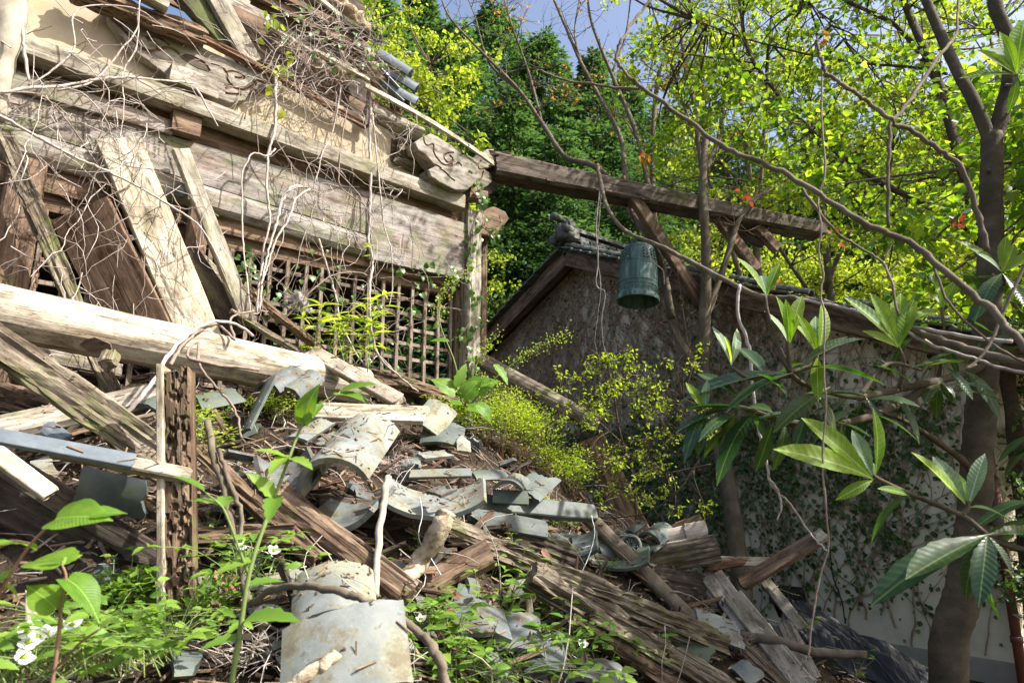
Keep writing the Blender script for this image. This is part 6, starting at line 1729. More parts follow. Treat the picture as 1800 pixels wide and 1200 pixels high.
# ------------------------------------------------------------------ dry vines on the hall
def hv(label, pts, w, mat=M_VINE, n=.12, knob=.25, taper=.6, name="dry_vine"):
    """vine on the hall; pts = photo pixels (optionally own distance from the wall), w = width in px"""
    q = [WP(p[0], p[1], p[2] if len(p) > 2 else n) for p in pts]
    Y = q[0].y; r = w * Y / 1200 / 2 * .74
    mb = MB(); mb.tube(kink(catmull(q, 7), max(.005, r * .8), pts[0][0]), r, r * taper, 8, .4, seed=w * 9 + pts[0][0], knob=knob)
    o = mb.build(name, mat)
    return tag(o, label, "vine", "dry vines hanging on the hall")
hv("thickest pale vine running level across the inscribed board at the upper left", [(-30, 172, .3), (40, 156, .3), (100, 152, .28), (160, 142, .28), (215, 136, .3), (262, 139, .3), (345, 147, .28)], 9)
hv("thick upright vine at the top left joining the level vine", [(30, -20, .3), (37, 40, .3), (43, 90, .3), (50, 142, .3)], 9, taper=.9)
hv("long straight vine slanting down from the left edge across the wide plank", [(-20, 192, .42), (65, 240, .42), (130, 275, .42), (190, 302, .4), (250, 332, .38), (300, 362, .4), (345, 392, .42), (372, 430, .45), (395, 480, .45)], 8)
hv("dark vine arching from the left edge to the wide plank top", [(-20, 163, .36), (60, 164, .36), (92, 182, .36), (122, 218, .36), (150, 258, .34), (176, 297, .34), (205, 345, .34)], 5, M_VINEB)
hv("vine rising from the level vine over the clay panel to the frieze", [(50, 150, .28), (90, 125, .28), (130, 85, .26), (128, 30, .25), (160, 10, .25), (240, 16, .26), (290, 50, .25)], 5)
hv("vine slanting up across the frieze", [(100, 160, .24), (165, 142, .24), (215, 85, .26), (240, 52, .27), (246, 0, .28)], 6)
hv("vine hanging from the frieze down the middle of the wall", [(243, 15, .25), (240, 80, .25), (216, 130, .26), (218, 190, .26), (210, 260, .28), (215, 330, .3)], 4)
hv("vine with a yellow leaf hanging from the bark strip", [(484, 130, .16), (484, 200, .18), (482, 235, .2), (472, 268, .2), (470, 330, .22), (474, 392, .24), (462, 450, .26), (450, 545, .3)], 8)
hv("vine looping left from the hanging one like a hook", [(484, 262, .2), (470, 274, .2), (445, 270, .2), (434, 286, .22), (426, 310, .22), (426, 400, .25), (432, 470, .28), (442, 560, .32)], 5)
hv("bundle of pale arching vines in front of the right lattice, outer one", [(540, 330, .2), (515, 328, .24), (496, 352, .26), (486, 392, .28), (472, 440, .30), (462, 490, .34), (456, 545, .38)], 7)
hv("bundle of pale arching vines in front of the right lattice, inner one", [(545, 332, .2), (520, 350, .24), (505, 390, .26), (486, 420, .28), (470, 470, .30), (460, 500, .34), (452, 550, .38)], 6)
hv("long vine hanging beside the moss streak into the right lattice", [(648, 150, .12), (652, 190, .12), (650, 260, .14), (652, 330, .16), (648, 420, .18), (655, 462, .18), (650, 500, .2), (652, 560, .22), (662, 620, .22), (700, 660, .22), (735, 688, .2)], 8)
hv("vine hanging right of the long one, tip at the lintel", [(655, 200, .14), (668, 330, .18), (676, 400, .2), (688, 440, .2), (690, 500, .2), (684, 540, .2)], 4)
hv("vine crossing the clay panel right of the frieze", [(600, 150, .14), (585, 230, .16), (566, 270, .18), (560, 300, .18), (553, 320, .18)], 4)
hv("thin twisted vine hanging across the long board", [(610, 190, .14), (600, 250, .16), (596, 300, .18), (600, 330, .18), (640, 360, .18), (655, 380, .18)], 4, M_VINEB)
hv("vine hanging from the ledge beside the clay panel", [(430, 210, .2), (446, 160, .2), (452, 230, .2), (455, 275, .2)], 3, M_VINEB)
hv("thin straight vine crossing down to the narrow strut", [(482, 240, .2), (500, 270, .2), (530, 310, .2), (560, 345, .2)], 3, M_VINEB)
hv("knotted vine on the lower lattice", [(560, 420, .1), (575, 470, .12), (590, 520, .12), (600, 570, .12), (640, 640, .14), (665, 625, .14), (690, 650, .14)], 6)
hv("vine leaning across the right lattice", [(500, 560, .2), (560, 500, .18), (600, 480, .16), (650, 488, .16), (668, 560, .16)], 4, M_VINEB)
hv("short broken vine stub across the rail", [(345, 155, .26), (362, 185, .28), (383, 222, .3)], 5)
# the tangle of thin stems nobody could count
rv = random.Random(17)
mb, mb2 = MB(), MB()
def tangle(n, xr, yr, nr, L0, L1, down, m, r0=.0022, r1=.0045):
    for _ in range(n):
        x, y = rv.uniform(*xr), rv.uniform(*yr)
        p = WP(x, y, rv.uniform(*nr)); d = V((rv.gauss(0, 1), rv.gauss(0, .6), rv.gauss(-down, .7))).normalized()
        pts = [p]; L = rv.uniform(L0, L1); k = max(4, int(L / .07))
        for i in range(k):
            d = (d + V((rv.gauss(0, .28), rv.gauss(0, .2), rv.gauss(-.04 * down, .28)))).normalized()
            q = pts[-1] + d * L / k
            nn = (q - HC).dot(HN)
            if nn < .03: q += HN * (.04 - nn); d = (d + HN * .4).normalized()
            if nn > .5: d = (d - HN * .4).normalized()
            pts.append(q)
            if rv.random() < .18:
                e = (d + V((rv.gauss(0, .8), rv.gauss(0, .5), rv.gauss(0, .8)))).normalized()
                m.tube([q, q + e * .06, q + e * .13 + V((0, 0, -.02))], .0022, .0012, 4, caps=False)
        r = rv.uniform(r0, r1)
        m.tube(pts, r, r * .5, 5, .2, caps=False, seed=x)
tangle(66, (0, 330), (30, 330), (.06, .42), .3, 1.2, .3, mb)
tangle(30, (120, 330), (40, 420), (.06, .4), .3, 1.0, .9, mb2)
tangle(130, (470, 650), (20, 170), (.05, .3), .2, .8, .2, mb, .002, .0042)
tangle(80, (500, 700), (60, 230), (.03, .25), .15, .6, .5, mb2, .002, .004)
tangle(60, (480, 720), (140, 420), (.05, .25), .3, 1.1, 1.2, mb)
tangle(60, (420, 780), (430, 690), (.04, .3), .2, .8, .3, mb2)
tangle(30, (0, 400), (280, 560), (.1, .45), .3, 1.0, .8, mb)
tag(mb.build("vine_tangle", M_VINE), "tangle of thin pale dry vine stems covering the left part of the hall", "vines", kind='stuff')
tag(mb2.build("vine_tangle", M_VINEB), "tangle of thin brown dry vine stems over the roof edge and lattice of the hall", "vines", kind='stuff')
# ivy climbing the hall corner and leaves on the lattice
HI = thing("corner_ivy", "glossy green ivy climbing the corner post of the hall", "ivy", WP(830, 690, .1))
il = leaf_mesh(1.0, 1.0, 5, 'heart', .12, .25, .25, 0, 6); il.materials.append(L_IVYB)
mb = MB(); sp = catmull([WP(832, 690, .12), WP(822, 620, .12), WP(834, 540, .12), WP(824, 470, .13), WP(832, 400, .14), WP(846, 350, .16), WP(822, 300, .2), WP(800, 250, .2)], 8); mb.tube(sp, .007, .003, 6)
for a, b in (((826, 480), (700, 478)), ((830, 560), (790, 600)), ((840, 380), (880, 420))):
    q = catmull([WP(*a, .13), WP((a[0] + b[0]) / 2, (a[1] + b[1]) / 2 + 8, .1), WP(*b, .1)], 6); mb.tube(q, .004, .002, 5); sp += q
mb.build("stem", M_VINEB, HI)
for i in range(150):
    p = rv.choice(sp) + V((rv.gauss(0, .05), rv.gauss(0, .03), rv.gauss(0, .05)))
    link("leaf", il, None, HI, leaf_M(p + HN * .03, V((rv.gauss(0, .6), rv.gauss(0, .3), -1)), HN + V((rv.gauss(0, .4), 0, rv.uniform(0, .7))), rv.uniform(.035, .07)))
LI = thing("lattice_ivy", "green ivy sprigs on the lattice between the pale vines", "ivy", WP(430, 520, .1))
for (cx, cy, sx, sy, n) in ((425, 455, 18, 16, 16), (440, 480, 10, 14, 8), (500, 520, 30, 26, 22), (580, 520, 30, 40, 26), (640, 560, 40, 50, 26), (700, 620, 40, 50, 24), (760, 560, 20, 40, 10), (600, 80, 30, 30, 26), (510, 30, 30, 18, 14), (640, 110, 18, 12, 12)):
    for _ in range(n):
        p = WP(rv.gauss(cx, sx), rv.gauss(cy, sy), rv.uniform(.06, .2))
        link("leaf", il, None, LI, leaf_M(p, V((rv.gauss(0, .7), rv.gauss(0, .3), -.8)), HN + V((rv.gauss(0, .5), 0, rv.uniform(0, .8))), rv.uniform(.03, .06)))
# few yellow young leaves on the vines
YL = thing("vine_shoot", "yellow-green young leaves sprouting on a vine at the end of the bark strip", "vine", WP(484, 130, .2))
yl = leaf_mesh(1, .8, 5, 'heart', .1, .2, .3, 0, 3); yl.materials.append(L_LIME)
for (x, y) in ((472, 118), (480, 124), (488, 116), (505, 100), (512, 106), (492, 124), (505, 132), (498, 196), (505, 130), (510, 92), (466, 20), (478, 12), (486, 28), (480, 36), (470, 40), (495, 50), (455, 70), (640, 432), (648, 450), (478, 155)):
    link("leaf", yl, None, YL, leaf_M(WP(x, y, .2), V((rv.gauss(0, .8), rv.gauss(0, .3), rv.gauss(-.3, .5))), HN + V((rv.gauss(0, .5), 0, .4)), rv.uniform(.05, .085)))
# bleached trunk at the top left edge
tag(stick("x", "", [WP(-6, 210, .22), WP(2, 120, .24), WP(10, 60, .25), WP(18, -40, .26)], .05, .11, M_BARKP), "bleached white trunk at the top left edge of the hall", "trunk").name = "bleached_stump"

# ------------------------------------------------------------------ dangling vines and near branches
VB = lambda x, y, Y: P(x, y, Y)
stick("long_vine", "long leafless vine trailing from the bell beam past the bell to the right edge", [(1050, 290, 6.75), (1056, 320, 6.6), (1066, 360, 6.4), (1085, 392, 6.2), (1110, 412, 6.0), (1160, 432, 5.5), (1230, 468, 5.0), (1290, 500, 4.5), (1335, 520, 4.2), (1390, 524, 4.0), (1440, 530, 3.8), (1500, 550, 3.4), (1600, 580, 3.0), (1700, 612, 2.7), (1810, 642, 2.5)], .020, .015, M_BARK, "vine", 8, 8, .2, .2)
stick("long_vine", "second thinner vine twisted around the long vine at the right", [(1400, 524, 3.95), (1480, 540, 3.5), (1540, 556, 3.2), (1620, 576, 2.95), (1700, 592, 2.8), (1780, 600, 2.7)], .008, .008, M_VINE, "vine", 6)
stick("long_vine", "thin branch forking below the long vine towards the right edge", [(1585, 578, 3.0), (1640, 606, 2.9), (1700, 625, 2.8), (1760, 645, 2.7), (1815, 660, 2.6)], .008, .006, M_VINE, "vine", 6)
stick("near_branch", "out-of-focus near branch sweeping from top centre down to the right edge", [(1160, -20, 2.3), (1120, 30, 2.25), (1092, 70, 2.2), (1084, 105, 2.2), (1110, 140, 2.15), (1155, 172, 2.1), (1200, 206, 2.1), (1270, 255, 2.0), (1350, 292, 1.95), (1440, 342, 1.9), (1520, 392, 1.85), (1600, 428, 1.8), (1660, 475, 1.75), (1740, 545, 1.7), (1810, 620, 1.65)], .005, .0095, M_BARK, "branch", 8, 8, .15, .12)
stick("near_branch", "near twig pointing left from the sweeping branch above the bell", [(1125, 156, 2.15), (1080, 154, 2.2), (1040, 148, 2.2), (985, 140, 2.25), (952, 124, 2.25)], .005, .0035, M_BARK, "branch", 7)
stick("near_branch", "knobbly near branch in the upper right with a bud at its tip", [(1735, 440, 2.0), (1722, 385, 2.0), (1690, 300, 2.0), (1640, 255, 2.0), (1600, 230, 2.0), (1565, 212, 1.95), (1520, 175, 1.95), (1480, 148, 1.9), (1452, 128, 1.9), (1440, 95, 1.9), (1436, 70, 1.9)], .009, .0045, M_BARK, "branch", 8, 8, .2, .3)
stick("near_branch", "near fork rising from the knobbly branch to the upper right", [(1568, 214, 1.95), (1600, 175, 2.0), (1650, 100, 2.1), (1680, 60, 2.2), (1684, 0, 2.3), (1690, -40, 2.3)], .006, .0045, M_BARK, "branch", 8)
stick("near_branch", "near shoot hanging down from the knobbly branch", [(1566, 214, 1.95), (1562, 270, 1.95), (1560, 330, 1.95), (1562, 400, 1.95)], .006, .005, M_BARK, "branch", 8)
stick("near_branch", "short near twig crossing the right edge below the branches", [(1815, 430, 1.8), (1760, 560, 1.8), (1730, 620, 1.8), (1700, 648, 1.8), (1715, 640, 1.8)], .0045, .003, M_BARK, "branch", 7)
stick("near_branch", "near thin stem slanting from the beam end down to the long vine", [(1410, 330, 2.5), (1460, 400, 2.5), (1510, 436, 2.5), (1550, 460, 2.5), (1567, 497, 2.45), (1580, 555, 2.4)], .006, .0045, M_BARK, "branch", 7)
stick("near_branch", "short fork on the thin stem below the beam end", [(1553, 458, 2.5), (1562, 440, 2.5), (1576, 412, 2.5)], .004, .002, M_BARK, "branch", 6)
stick("near_branch", "near thin stem crossing in front of the dark leaves to the right edge", [(1640, 462, 2.4), (1662, 522, 2.35), (1708, 575, 2.3), (1780, 628, 2.2), (1815, 640, 2.2)], .005, .0045, M_BARK, "branch", 7)
stick("dangling_vine", "blurred vine dangling in front, right of the beam end, down to the ivy wall", [(1446, 100, 2.2), (1444, 200, 2.2), (1450, 300, 2.2), (1438, 350, 2.2), (1444, 400, 2.2), (1439, 440, 2.2), (1447, 480, 2.2), (1443, 520, 2.2), (1450, 560, 2.2), (1448, 640, 2.2), (1452, 720, 2.2), (1446, 800, 2.2), (1452, 900, 2.2), (1456, 960, 2.2), (1440, 1020, 2.2), (1428, 1090, 2.2), (1420, 1160, 2.2)], .0032, .0026, M_VINEB, "vine", 7, 6, .2, .3)
stick("dangling_vine", "twisted vine dangling before the ivy wall, forked at its end", [(1300, 500, 3.2), (1296, 545, 3.2), (1314, 600, 3.2), (1322, 660, 3.2), (1326, 710, 3.2), (1336, 770, 3.2), (1346, 800, 3.2), (1352, 840, 3.2), (1372, 870, 3.2), (1384, 880, 3.2), (1420, 930, 3.2), (1440, 955, 3.2), (1456, 968, 3.2)], .008, .004, M_VINE, "vine", 8, 6, .2, .3)
stick("dangling_vine", "short curled tip of the twisted vine before the ivy wall", [(1352, 840, 3.2), (1366, 860, 3.18), (1373, 890, 3.18), (1366, 914, 3.18)], .006, .003, M_VINE, "vine", 7)
stick("dangling_vine", "thin vine dangling left of the bell over the storehouse ridge", [(1055, 330, 6.6), (1048, 400, 6.6), (1052, 450, 6.6), (1048, 500, 6.6), (1064, 515, 6.6), (1058, 560, 6.6), (1062, 610, 6.6), (1075, 640, 6.6), (1098, 682, 6.6)], .007, .004, M_VINE, "vine", 7, 6, .2, .3)
stick("dangling_vine", "second thin vine beside the one left of the bell", [(1058, 330, 6.65), (1050, 440, 6.65), (1056, 500, 6.65), (1050, 560, 6.65), (1046, 600, 6.65), (1056, 640, 6.65)], .005, .003, M_VINE, "vine", 7, 6, .2, .3)
stick("dangling_vine", "curly vine hanging over the right side of the bell", [(1136, 428, 6.6), (1142, 450, 6.6), (1150, 463, 6.6), (1165, 475, 6.6), (1168, 500, 6.6)], .006, .004, M_VINE, "vine", 7)
stick("thin_cable", "black cable running down the ivy wall to the plastic sheet", [GP(1458, 960, .05), GP(1464, 1010, .05), GP(1478, 1050, .05), GP(1486, 1095, .05)], .007, .007, M_BLACK, "cable", 6)
stick("wild_branch", "dark thin branch reaching in front of the leaning slab", [(1230, 808, 4.4), (1190, 865, 4.4), (1150, 895, 4.5), (1100, 908, 4.6), (1045, 908, 4.7)], .007, .004, M_BARKD, "branch", 7)
# ------------------------------------------------------------------ herbs and weeds
WD = leaf_mesh(1.0, .55, 9, 'ovate', .10, .25, .35, 0, 12)
WD2 = leaf_mesh(1.0, .42, 9, 'ovate', .12, .35, .2, 0, 13)
LC = leaf_mesh(1.0, .17, 7, 'lance', 0, .3, .55, 0, 14)
KN = leaf_mesh(1.0, .78, 9, 'heart', 0, .18, .30, 0, 15)
KN2 = leaf_mesh(1.0, .70, 9, 'heart', 0, .30, .55, 0, 16)
for m in (WD, WD2, LC): m.materials.append(L_WEED)
LC.materials.clear(); LC.materials.append(L_FERN)
for m in (KN, KN2): m.materials.append(L_KNOT)
PT = leaf_mesh(1.0, .75, 5, 'obovate', 0, -.2, -.2, 0, 5); PT.materials.append(L_PETAL)
rw = random.Random(23)
def rnd(s=1.0): return V((rw.gauss(0, s), rw.gauss(0, s), rw.gauss(0, s)))
def herb(label, base, h, nleaf, L, meshes, lean=None, stems=1, mat_stem=L_STEM, cat="herb", name="herb", group=None, pairs=True, top=.6):
    b = pt3(base, 0.0)
    t = thing(name, label, cat, b, group)
    mb = MB()
    for s in range(stems):
        d = UP + (lean or V((rw.gauss(0, .25), rw.gauss(0, .2), 0))) + (V((rw.gauss(0, .35), rw.gauss(0, .3), 0)) if stems > 1 else V())
        d.normalize(); hh = h * rw.uniform(.75, 1.15)
        b2 = b + V((rw.gauss(0, .02), rw.gauss(0, .02), -.03)) * stems ** .5
        pts = catmull([b2, b2 + d * hh * .5 + rnd(.01), b2 + d * hh + V((rw.gauss(0, .04), rw.gauss(0, .03), 0))], 5)
        mb.tube(pts, .0022 + h * .004, .0012, 5)
        n = max(2, nleaf // stems)
        for k in range(n):
            f = .30 + .70 * (k + .5) / n if k < n - 2 else 1.0
            p = pts[min(len(pts) - 1, int(f * (len(pts) - 1)))]
            a = k * (1.571 if pairs else 2.4) + (math.pi if (pairs and k % 2) else 0) + s
            dd = V((math.cos(a), math.sin(a), .35 * rw.uniform(0, 1.4)))
            sz = L * rw.uniform(.6, 1.15) * (1 - .35 * f * (1 - top))
            pe = p + dd * sz * .25
            mb.tube([p, p + dd * sz * .14 + UP * .004, pe], .0013, .001, 4)
            link("leaf", rw.choice(meshes), None, t, leaf_M(pe, dd, UP + rnd(.25) + V((0, -.25, 0)), sz))
    mb.build("stem", mat_stem, t)
    return t
hs2 = [(770, 1150, .22, 16, .065, 2, "left of the sunlit pan tile among the herbs"), (830, 1185, .2, 16, .065, 2, "in front of the pale tile at bottom centre"), (890, 1165, .22, 16, .065, 2, "between the pale tile and the dark slab at bottom centre"), (905, 1075, .26, 16, .055, 2, "rising behind the pale tile at bottom centre"), (830, 1040, .22, 14, .05, 2, "behind the tall grey tile edge"), (945, 1050, .2, 14, .055, 2, "on the flank of the lower mossy beam's upper end"),
    (1060, 1140, .16, 14, .06, 2, "against the lower mossy beam, right of its split"), (1110, 1165, .16, 14, .06, 2, "under the lower mossy beam where it meets the bottom edge"), (470, 940, .18, 16, .05, 2, "under the rotten beam end left of the square timber"), (360, 960, .2, 16, .05, 2, "touching the right face of the rotten post"), (300, 1095, .2, 16, .055, 2, "in front of the rotten post's pale edge"), (225, 1060, .22, 16, .055, 2, "below the lowest slanting dark board"),
    (690, 1165, .16, 14, .06, 2, "at the right side of the big lichened tile, low down"), (640, 700, .12, 10, .04, 2, "where the slanting board meets the bleached plank"), (1160, 1150, .14, 12, .055, 2, "between the mossy beams at the lower right")]
hs = hs2 + [  # px, py, height, leaves, leaf length, stems, where
    (705, 1120, .20, 14, .065, 2, "beside the right edge of the big lichened tile"), (752, 1108, .22, 12, .06, 2, "below the brown timber block"), (800, 1150, .24, 16, .07, 2, "between the bottom-centre tiles, left"),
    (862, 1100, .26, 16, .065, 2, "in front of the sunlit pan tile"), (885, 1030, .26, 14, .05, 2, "above the sunlit pan tile, on the mossy beam"), (905, 975, .20, 12, .045, 1, "under the longer mossy beam"),
    (935, 1130, .24, 16, .07, 2, "right of the sunlit pan tile"), (975, 1090, .22, 14, .065, 2, "in the hollow between the tiles and the lower mossy beam"), (1005, 1150, .20, 14, .065, 2, "below the lower mossy beam, left part"),
    (1050, 1170, .18, 12, .06, 2, "below the lower mossy beam, middle"), (1090, 1185, .16, 12, .06, 2, "at the bottom edge under the lower mossy beam"), (1150, 1190, .15, 12, .06, 2, "at the bottom edge near the beam's lower end"),
    (720, 1190, .20, 14, .065, 2, "at the bottom edge right of the arched branch"), (790, 1195, .20, 14, .065, 2, "at the bottom edge left of centre"), (860, 1195, .22, 14, .07, 2, "at the bottom edge in the centre"), (940, 1200, .2, 14, .065, 2, "at the bottom edge right of centre"),
    (450, 990, .16, 14, .05, 2, "left of the white flat tile piece"), (410, 985, .18, 14, .05, 2, "right of the rotten post, behind the tall weed"), (492, 1010, .16, 12, .05, 2, "on the white flat tile piece"), (380, 1010, .16, 14, .05, 2, "close to the right side of the rotten post"),
    (745, 1000, .24, 8, .05, 1, "standing before the brown timber block"), (690, 985, .12, 8, .045, 1, "at the top of the square timber's end"), (1180, 1020, .14, 8, .06, 1, "on the bark-covered pole"), (1130, 985, .12, 8, .04, 1, "under the log end"),
    (1200, 1010, .12, 8, .04, 1, "right of the log end's foot"), (1225, 1150, .12, 10, .05, 2, "beside the clean bluish tile"), (1000, 925, .18, 12, .05, 2, "growing in the mossy broken pan tile"), (975, 940, .14, 10, .045, 1, "left of the mossy broken pan tile"),
    (850, 900, .08, 14, .04, 2, "hanging under the ridge slabs"), (730, 775, .08, 8, .03, 1, "above the large barrel tile"), (645, 760, .10, 8, .035, 1, "at the front edge of the bleached plank"), (380, 735, .12, 12, .06, 2, "beside the top of the rotten post"),
    (235, 715, .10, 8, .05, 1, "between the post and the diagonal plank"), (1255, 1205, .12, 8, .05, 1, "at the bottom edge by the split plank"), (1415, 1100, .10, 8, .05, 1, "on the heap by the plastic sheet"), (640, 1080, .12, 8, .05, 1, "behind the big lichened tile"),
    (50, 770, .10, 8, .04, 1, "on the grey board at the left"), (15, 690, .10, 5, .06, 1, "on the rotten log at the left edge"), (560, 640, .15, 14, .04, 3, "at the end of the big log")]
for (x, y, h, n, L, s, wh) in hs:
    herb("small green herb " + wh, (x, y), h * 1.1, int(n * 1.5), L * 1.2, [WD, WD2], stems=s + (1 if n > 11 else 0), group="young herbs sprouting through the rubble")
# bramble at lower left: trifoliate leaves and white flowers
def bramble(label, base, n, spread, h, L, flowers=()):
    b = pt3(base, 0.0); t = thing("bramble", label, "bramble", b, "brambles in the lower left corner")
    mb = MB()
    for k in range(n):
        p = b + V((rw.gauss(0, spread), rw.gauss(0, spread * .7), h * rw.uniform(.25, 1.1)))
        r0 = b + V((rw.gauss(0, spread * .3), rw.gauss(0, spread * .3), 0))
        mb.tube(catmull([r0, r0.lerp(p, .5) + UP * .04, p], 4), .002, .0012, 4)
        a = rw.uniform(0, 6.28)
        for s in (-1, 0, 1):
            aa = a + s * 1.25
            d = V((math.cos(aa), math.sin(aa), rw.uniform(-.2, .35)))
            link("leaf", WD if rw.random() < .6 else WD2, None, t, leaf_M(p + d * .008, d, UP + rnd(.3) + V((0, -.35, 0)), L * rw.uniform(.75, 1.15) * (1.15 if s == 0 else .9)))
    mb.build("stem", L_STEM, t)
    for f in flowers:
        c = P(*f); nrm = (CAM - c).normalized() * .7 + UP * .6 + rnd(.2)
        F = thing("flower", "", "", (0, 0, 0)) if False else None
        M = frame(nrm.orthogonal(), nrm)
        mbf = MB(); blob(mbf, c + nrm.normalized() * .004, .0075, (1, 1, .7), f[0], 2, .3)
        ctr = mbf.build("flower", L_FERN, t)
        for q in range(5):
            a = 2 * math.pi * q / 5 + f[0]
            d = M @ V((math.cos(a), math.sin(a), .25))
            link("petal", PT, None, ctr, leaf_M(c, d, nrm, .026 * rw.uniform(.85, 1.1)))
    return t
bramble("bramble with most of the white flowers in the lower left corner", (70, 1190, 1.75), 42, .16, .11, .05, [(48, 1110, 1.72), (40, 1155, 1.68), (66, 1118, 1.74), (82, 1112, 1.76), (128, 1098, 1.85), (138, 1138, 1.8), (50, 1128, 1.72)])
bramble("bramble in the bottom left corner, without flowers, left of the flowering one", (-10, 1215, 1.7), 30, .14, .14, .05)
bramble("bramble between the flowering one and the rotten post", (200, 1180, 2.1), 40, .18, .14, .055)
bramble("bramble growing in front of the foot of the rotten post", (280, 1160, 2.35), 34, .13, .26, .055)
bramble("bramble behind the flowering one, reaching up to the dark tile", (130, 1130, 2.3), 30, .2, .12, .05)
bramble("bramble right of the rotten post with two white blossoms above", (440, 1010, 2.62), 26, .14, .14, .045, [(482, 968, 2.6), (425, 960, 2.62)])
bramble("bramble with one white blossom below the square timber", (745, 1110, 2.95), 24, .13, .12, .05, [(740, 1088, 2.9)])
bramble("bramble with a small white blossom near the lower mossy beam", (1000, 1150, 3.3), 24, .16, .12, .055, [(1025, 1132, 3.2)])
bramble("bramble filling the bottom edge right of the arched branch", (850, 1200, 2.8), 40, .26, .16, .055)
# broad-leaved weeds in the foreground
def broad(label, stems, leaves, stem_mat=L_STEMR, Lmat=None):
    b = P(*stems[0][0][0]); t = thing("broad_leaved_weed", label, "weed", b)
    for pts, r0, r1 in stems:
        mb = MB(); mb.tube(catmull([P(*p) for p in pts], 7), r0, r1, 8, knob=.25, seed=pts[0][0]); mb.build("stem", stem_mat, t)
    for (base, tip, nrm, k) in leaves:
        a, c = P(*base), P(*tip)
        link("leaf", (KN, KN2, WD2)[k], None, t, leaf_M(a, c - a, V(nrm), (c - a).length))
    return t
broad("broad-leaved weed at the left edge holding up one big glowing heart-shaped leaf", [([(-30, 1090, 1.3), (15, 1015, 1.3), (55, 955, 1.3), (100, 912, 1.3)], .0035, .0022), ([(55, 955, 1.3), (20, 950, 1.32), (0, 960, 1.3)], .002, .0016)],
      [((98, 912, 1.3), (182, 890, 1.27), (-.1, -.75, 1), 0), ((160, 905, 1.29), (222, 888, 1.32), (.2, -.4, 1), 0), ((22, 955, 1.3), (-40, 950, 1.25), (0, -.3, 1), 0), ((30, 955, 1.3), (68, 953, 1.35), (0, -.3, 1), 0), ((20, 1010, 1.3), (-50, 1040, 1.28), (0, -.4, 1), 1), ((8, 1030, 1.3), (44, 1042, 1.32), (0, -.3, 1), 1)])
broad("broad-leaved weed in the lower left with a drooping bluish-green leaf", [([(88, 1225, 1.45), (102, 1130, 1.45), (108, 1060, 1.45), (116, 1015, 1.45), (108, 990, 1.45)], .004, .0022), ([(105, 1168, 1.45), (140, 1130, 1.42), (175, 1105, 1.4)], .0025, .002)],
      [((118, 1018, 1.45), (186, 1050, 1.43), (.3, -.3, 1), 1), ((108, 992, 1.45), (48, 962, 1.5), (-.2, -.3, 1), 0), ((112, 992, 1.45), (146, 966, 1.5), (.2, -.3, 1), 2), ((106, 990, 1.45), (40, 992, 1.46), (0, -.3, 1), 2), ((98, 1068, 1.45), (48, 1020, 1.44), (-.3, -.5, .8), 0), ((176, 1104, 1.4), (200, 1080, 1.4), (.3, -.5, .8), 2), ((110, 1040, 1.45), (150, 1020, 1.5), (.2, -.3, 1), 2)])
broad("tall single-stemmed weed right of the rotten post", [([(402, 1230, 1.75), (420, 1120, 1.75), (438, 1008, 1.75), (462, 930, 1.77), (485, 868, 1.8), (508, 805, 1.82), (532, 745, 1.85), (560, 712, 1.86), (598, 690, 1.88)], .007, .002), ([(437, 1010, 1.75), (415, 950, 1.73), (398, 905, 1.72), (388, 888, 1.72), (362, 866, 1.7)], .004, .002)],
      [((360, 864, 1.7), (312, 828, 1.66), (-.2, -.5, 1), 2), ((388, 888, 1.72), (336, 870, 1.68), (0, -.4, 1), 2), ((392, 892, 1.72), (400, 860, 1.8), (.2, -.5, .8), 2), ((484, 874, 1.8), (442, 828, 1.74), (.3, -.7, .5), 2), ((486, 870, 1.8), (470, 905, 1.7), (0, -.6, .8), 2), ((506, 806, 1.82), (452, 780, 1.76), (-.1, -.5, 1), 2), ((508, 806, 1.82), (550, 812, 1.76), (.1, -.3, 1), 2), ((510, 800, 1.82), (470, 822, 1.72), (-.1, -.3, 1), 2), ((534, 742, 1.85), (545, 672, 1.82), (-.5, -.8, .3), 0), ((540, 735, 1.85), (520, 700, 1.9), (-.4, -.7, .4), 2), ((565, 710, 1.86), (548, 728, 1.8), (0, -.4, 1), 2), ((598, 690, 1.88), (660, 664, 1.86), (.2, -.6, .9), 2), ((590, 694, 1.88), (640, 690, 1.8), (.2, -.4, 1), 2), ((445, 985, 1.75), (372, 1000, 1.7), (0, -.5, 1), 2), ((430, 1090, 1.75), (522, 1072, 1.7), (0, -.4, 1), 2), ((425, 1120, 1.75), (350, 1130, 1.7), (0, -.4, 1), 2), ((434, 1030, 1.75), (500, 1010, 1.8), (0, -.4, 1), 2)], L_STEM)
# large-leaved plant with seed spikes at the hall corner
b = R(815, 722, 0)
SP = thing("spiked_plant", "plant with broad leaves and tall pale seed spikes at the foot of the corner post", "plant", b)
mb = MB()
spk = [[P(812, 720, 5.4), P(800, 640, 5.4), P(772, 560, 5.4), P(790, 500, 5.4), P(868, 452, 5.4)], [P(818, 720, 5.4), P(870, 665, 5.4), P(930, 620, 5.4), P(1000, 585, 5.4)], [P(815, 720, 5.4), P(838, 640, 5.4), P(872, 590, 5.4)]]
cl = Cloud()
for q in spk:
    c = catmull(q, 10); mb.tube(c, .008, .002, 6)
    pts = []
    for p in c[len(c) // 2:]:
        for _ in range(14): pts.append(tuple(p + V((rw.gauss(0, .03), rw.gauss(0, .03), rw.gauss(.0, .035)))))
    cl.add(leaf_cloud(pts, .018, None, None, .7))
mb.build("stem", L_STEM, SP); cl.build("seed_spike", L_FERN, SP, SP.location)['kind'] = 'stuff'
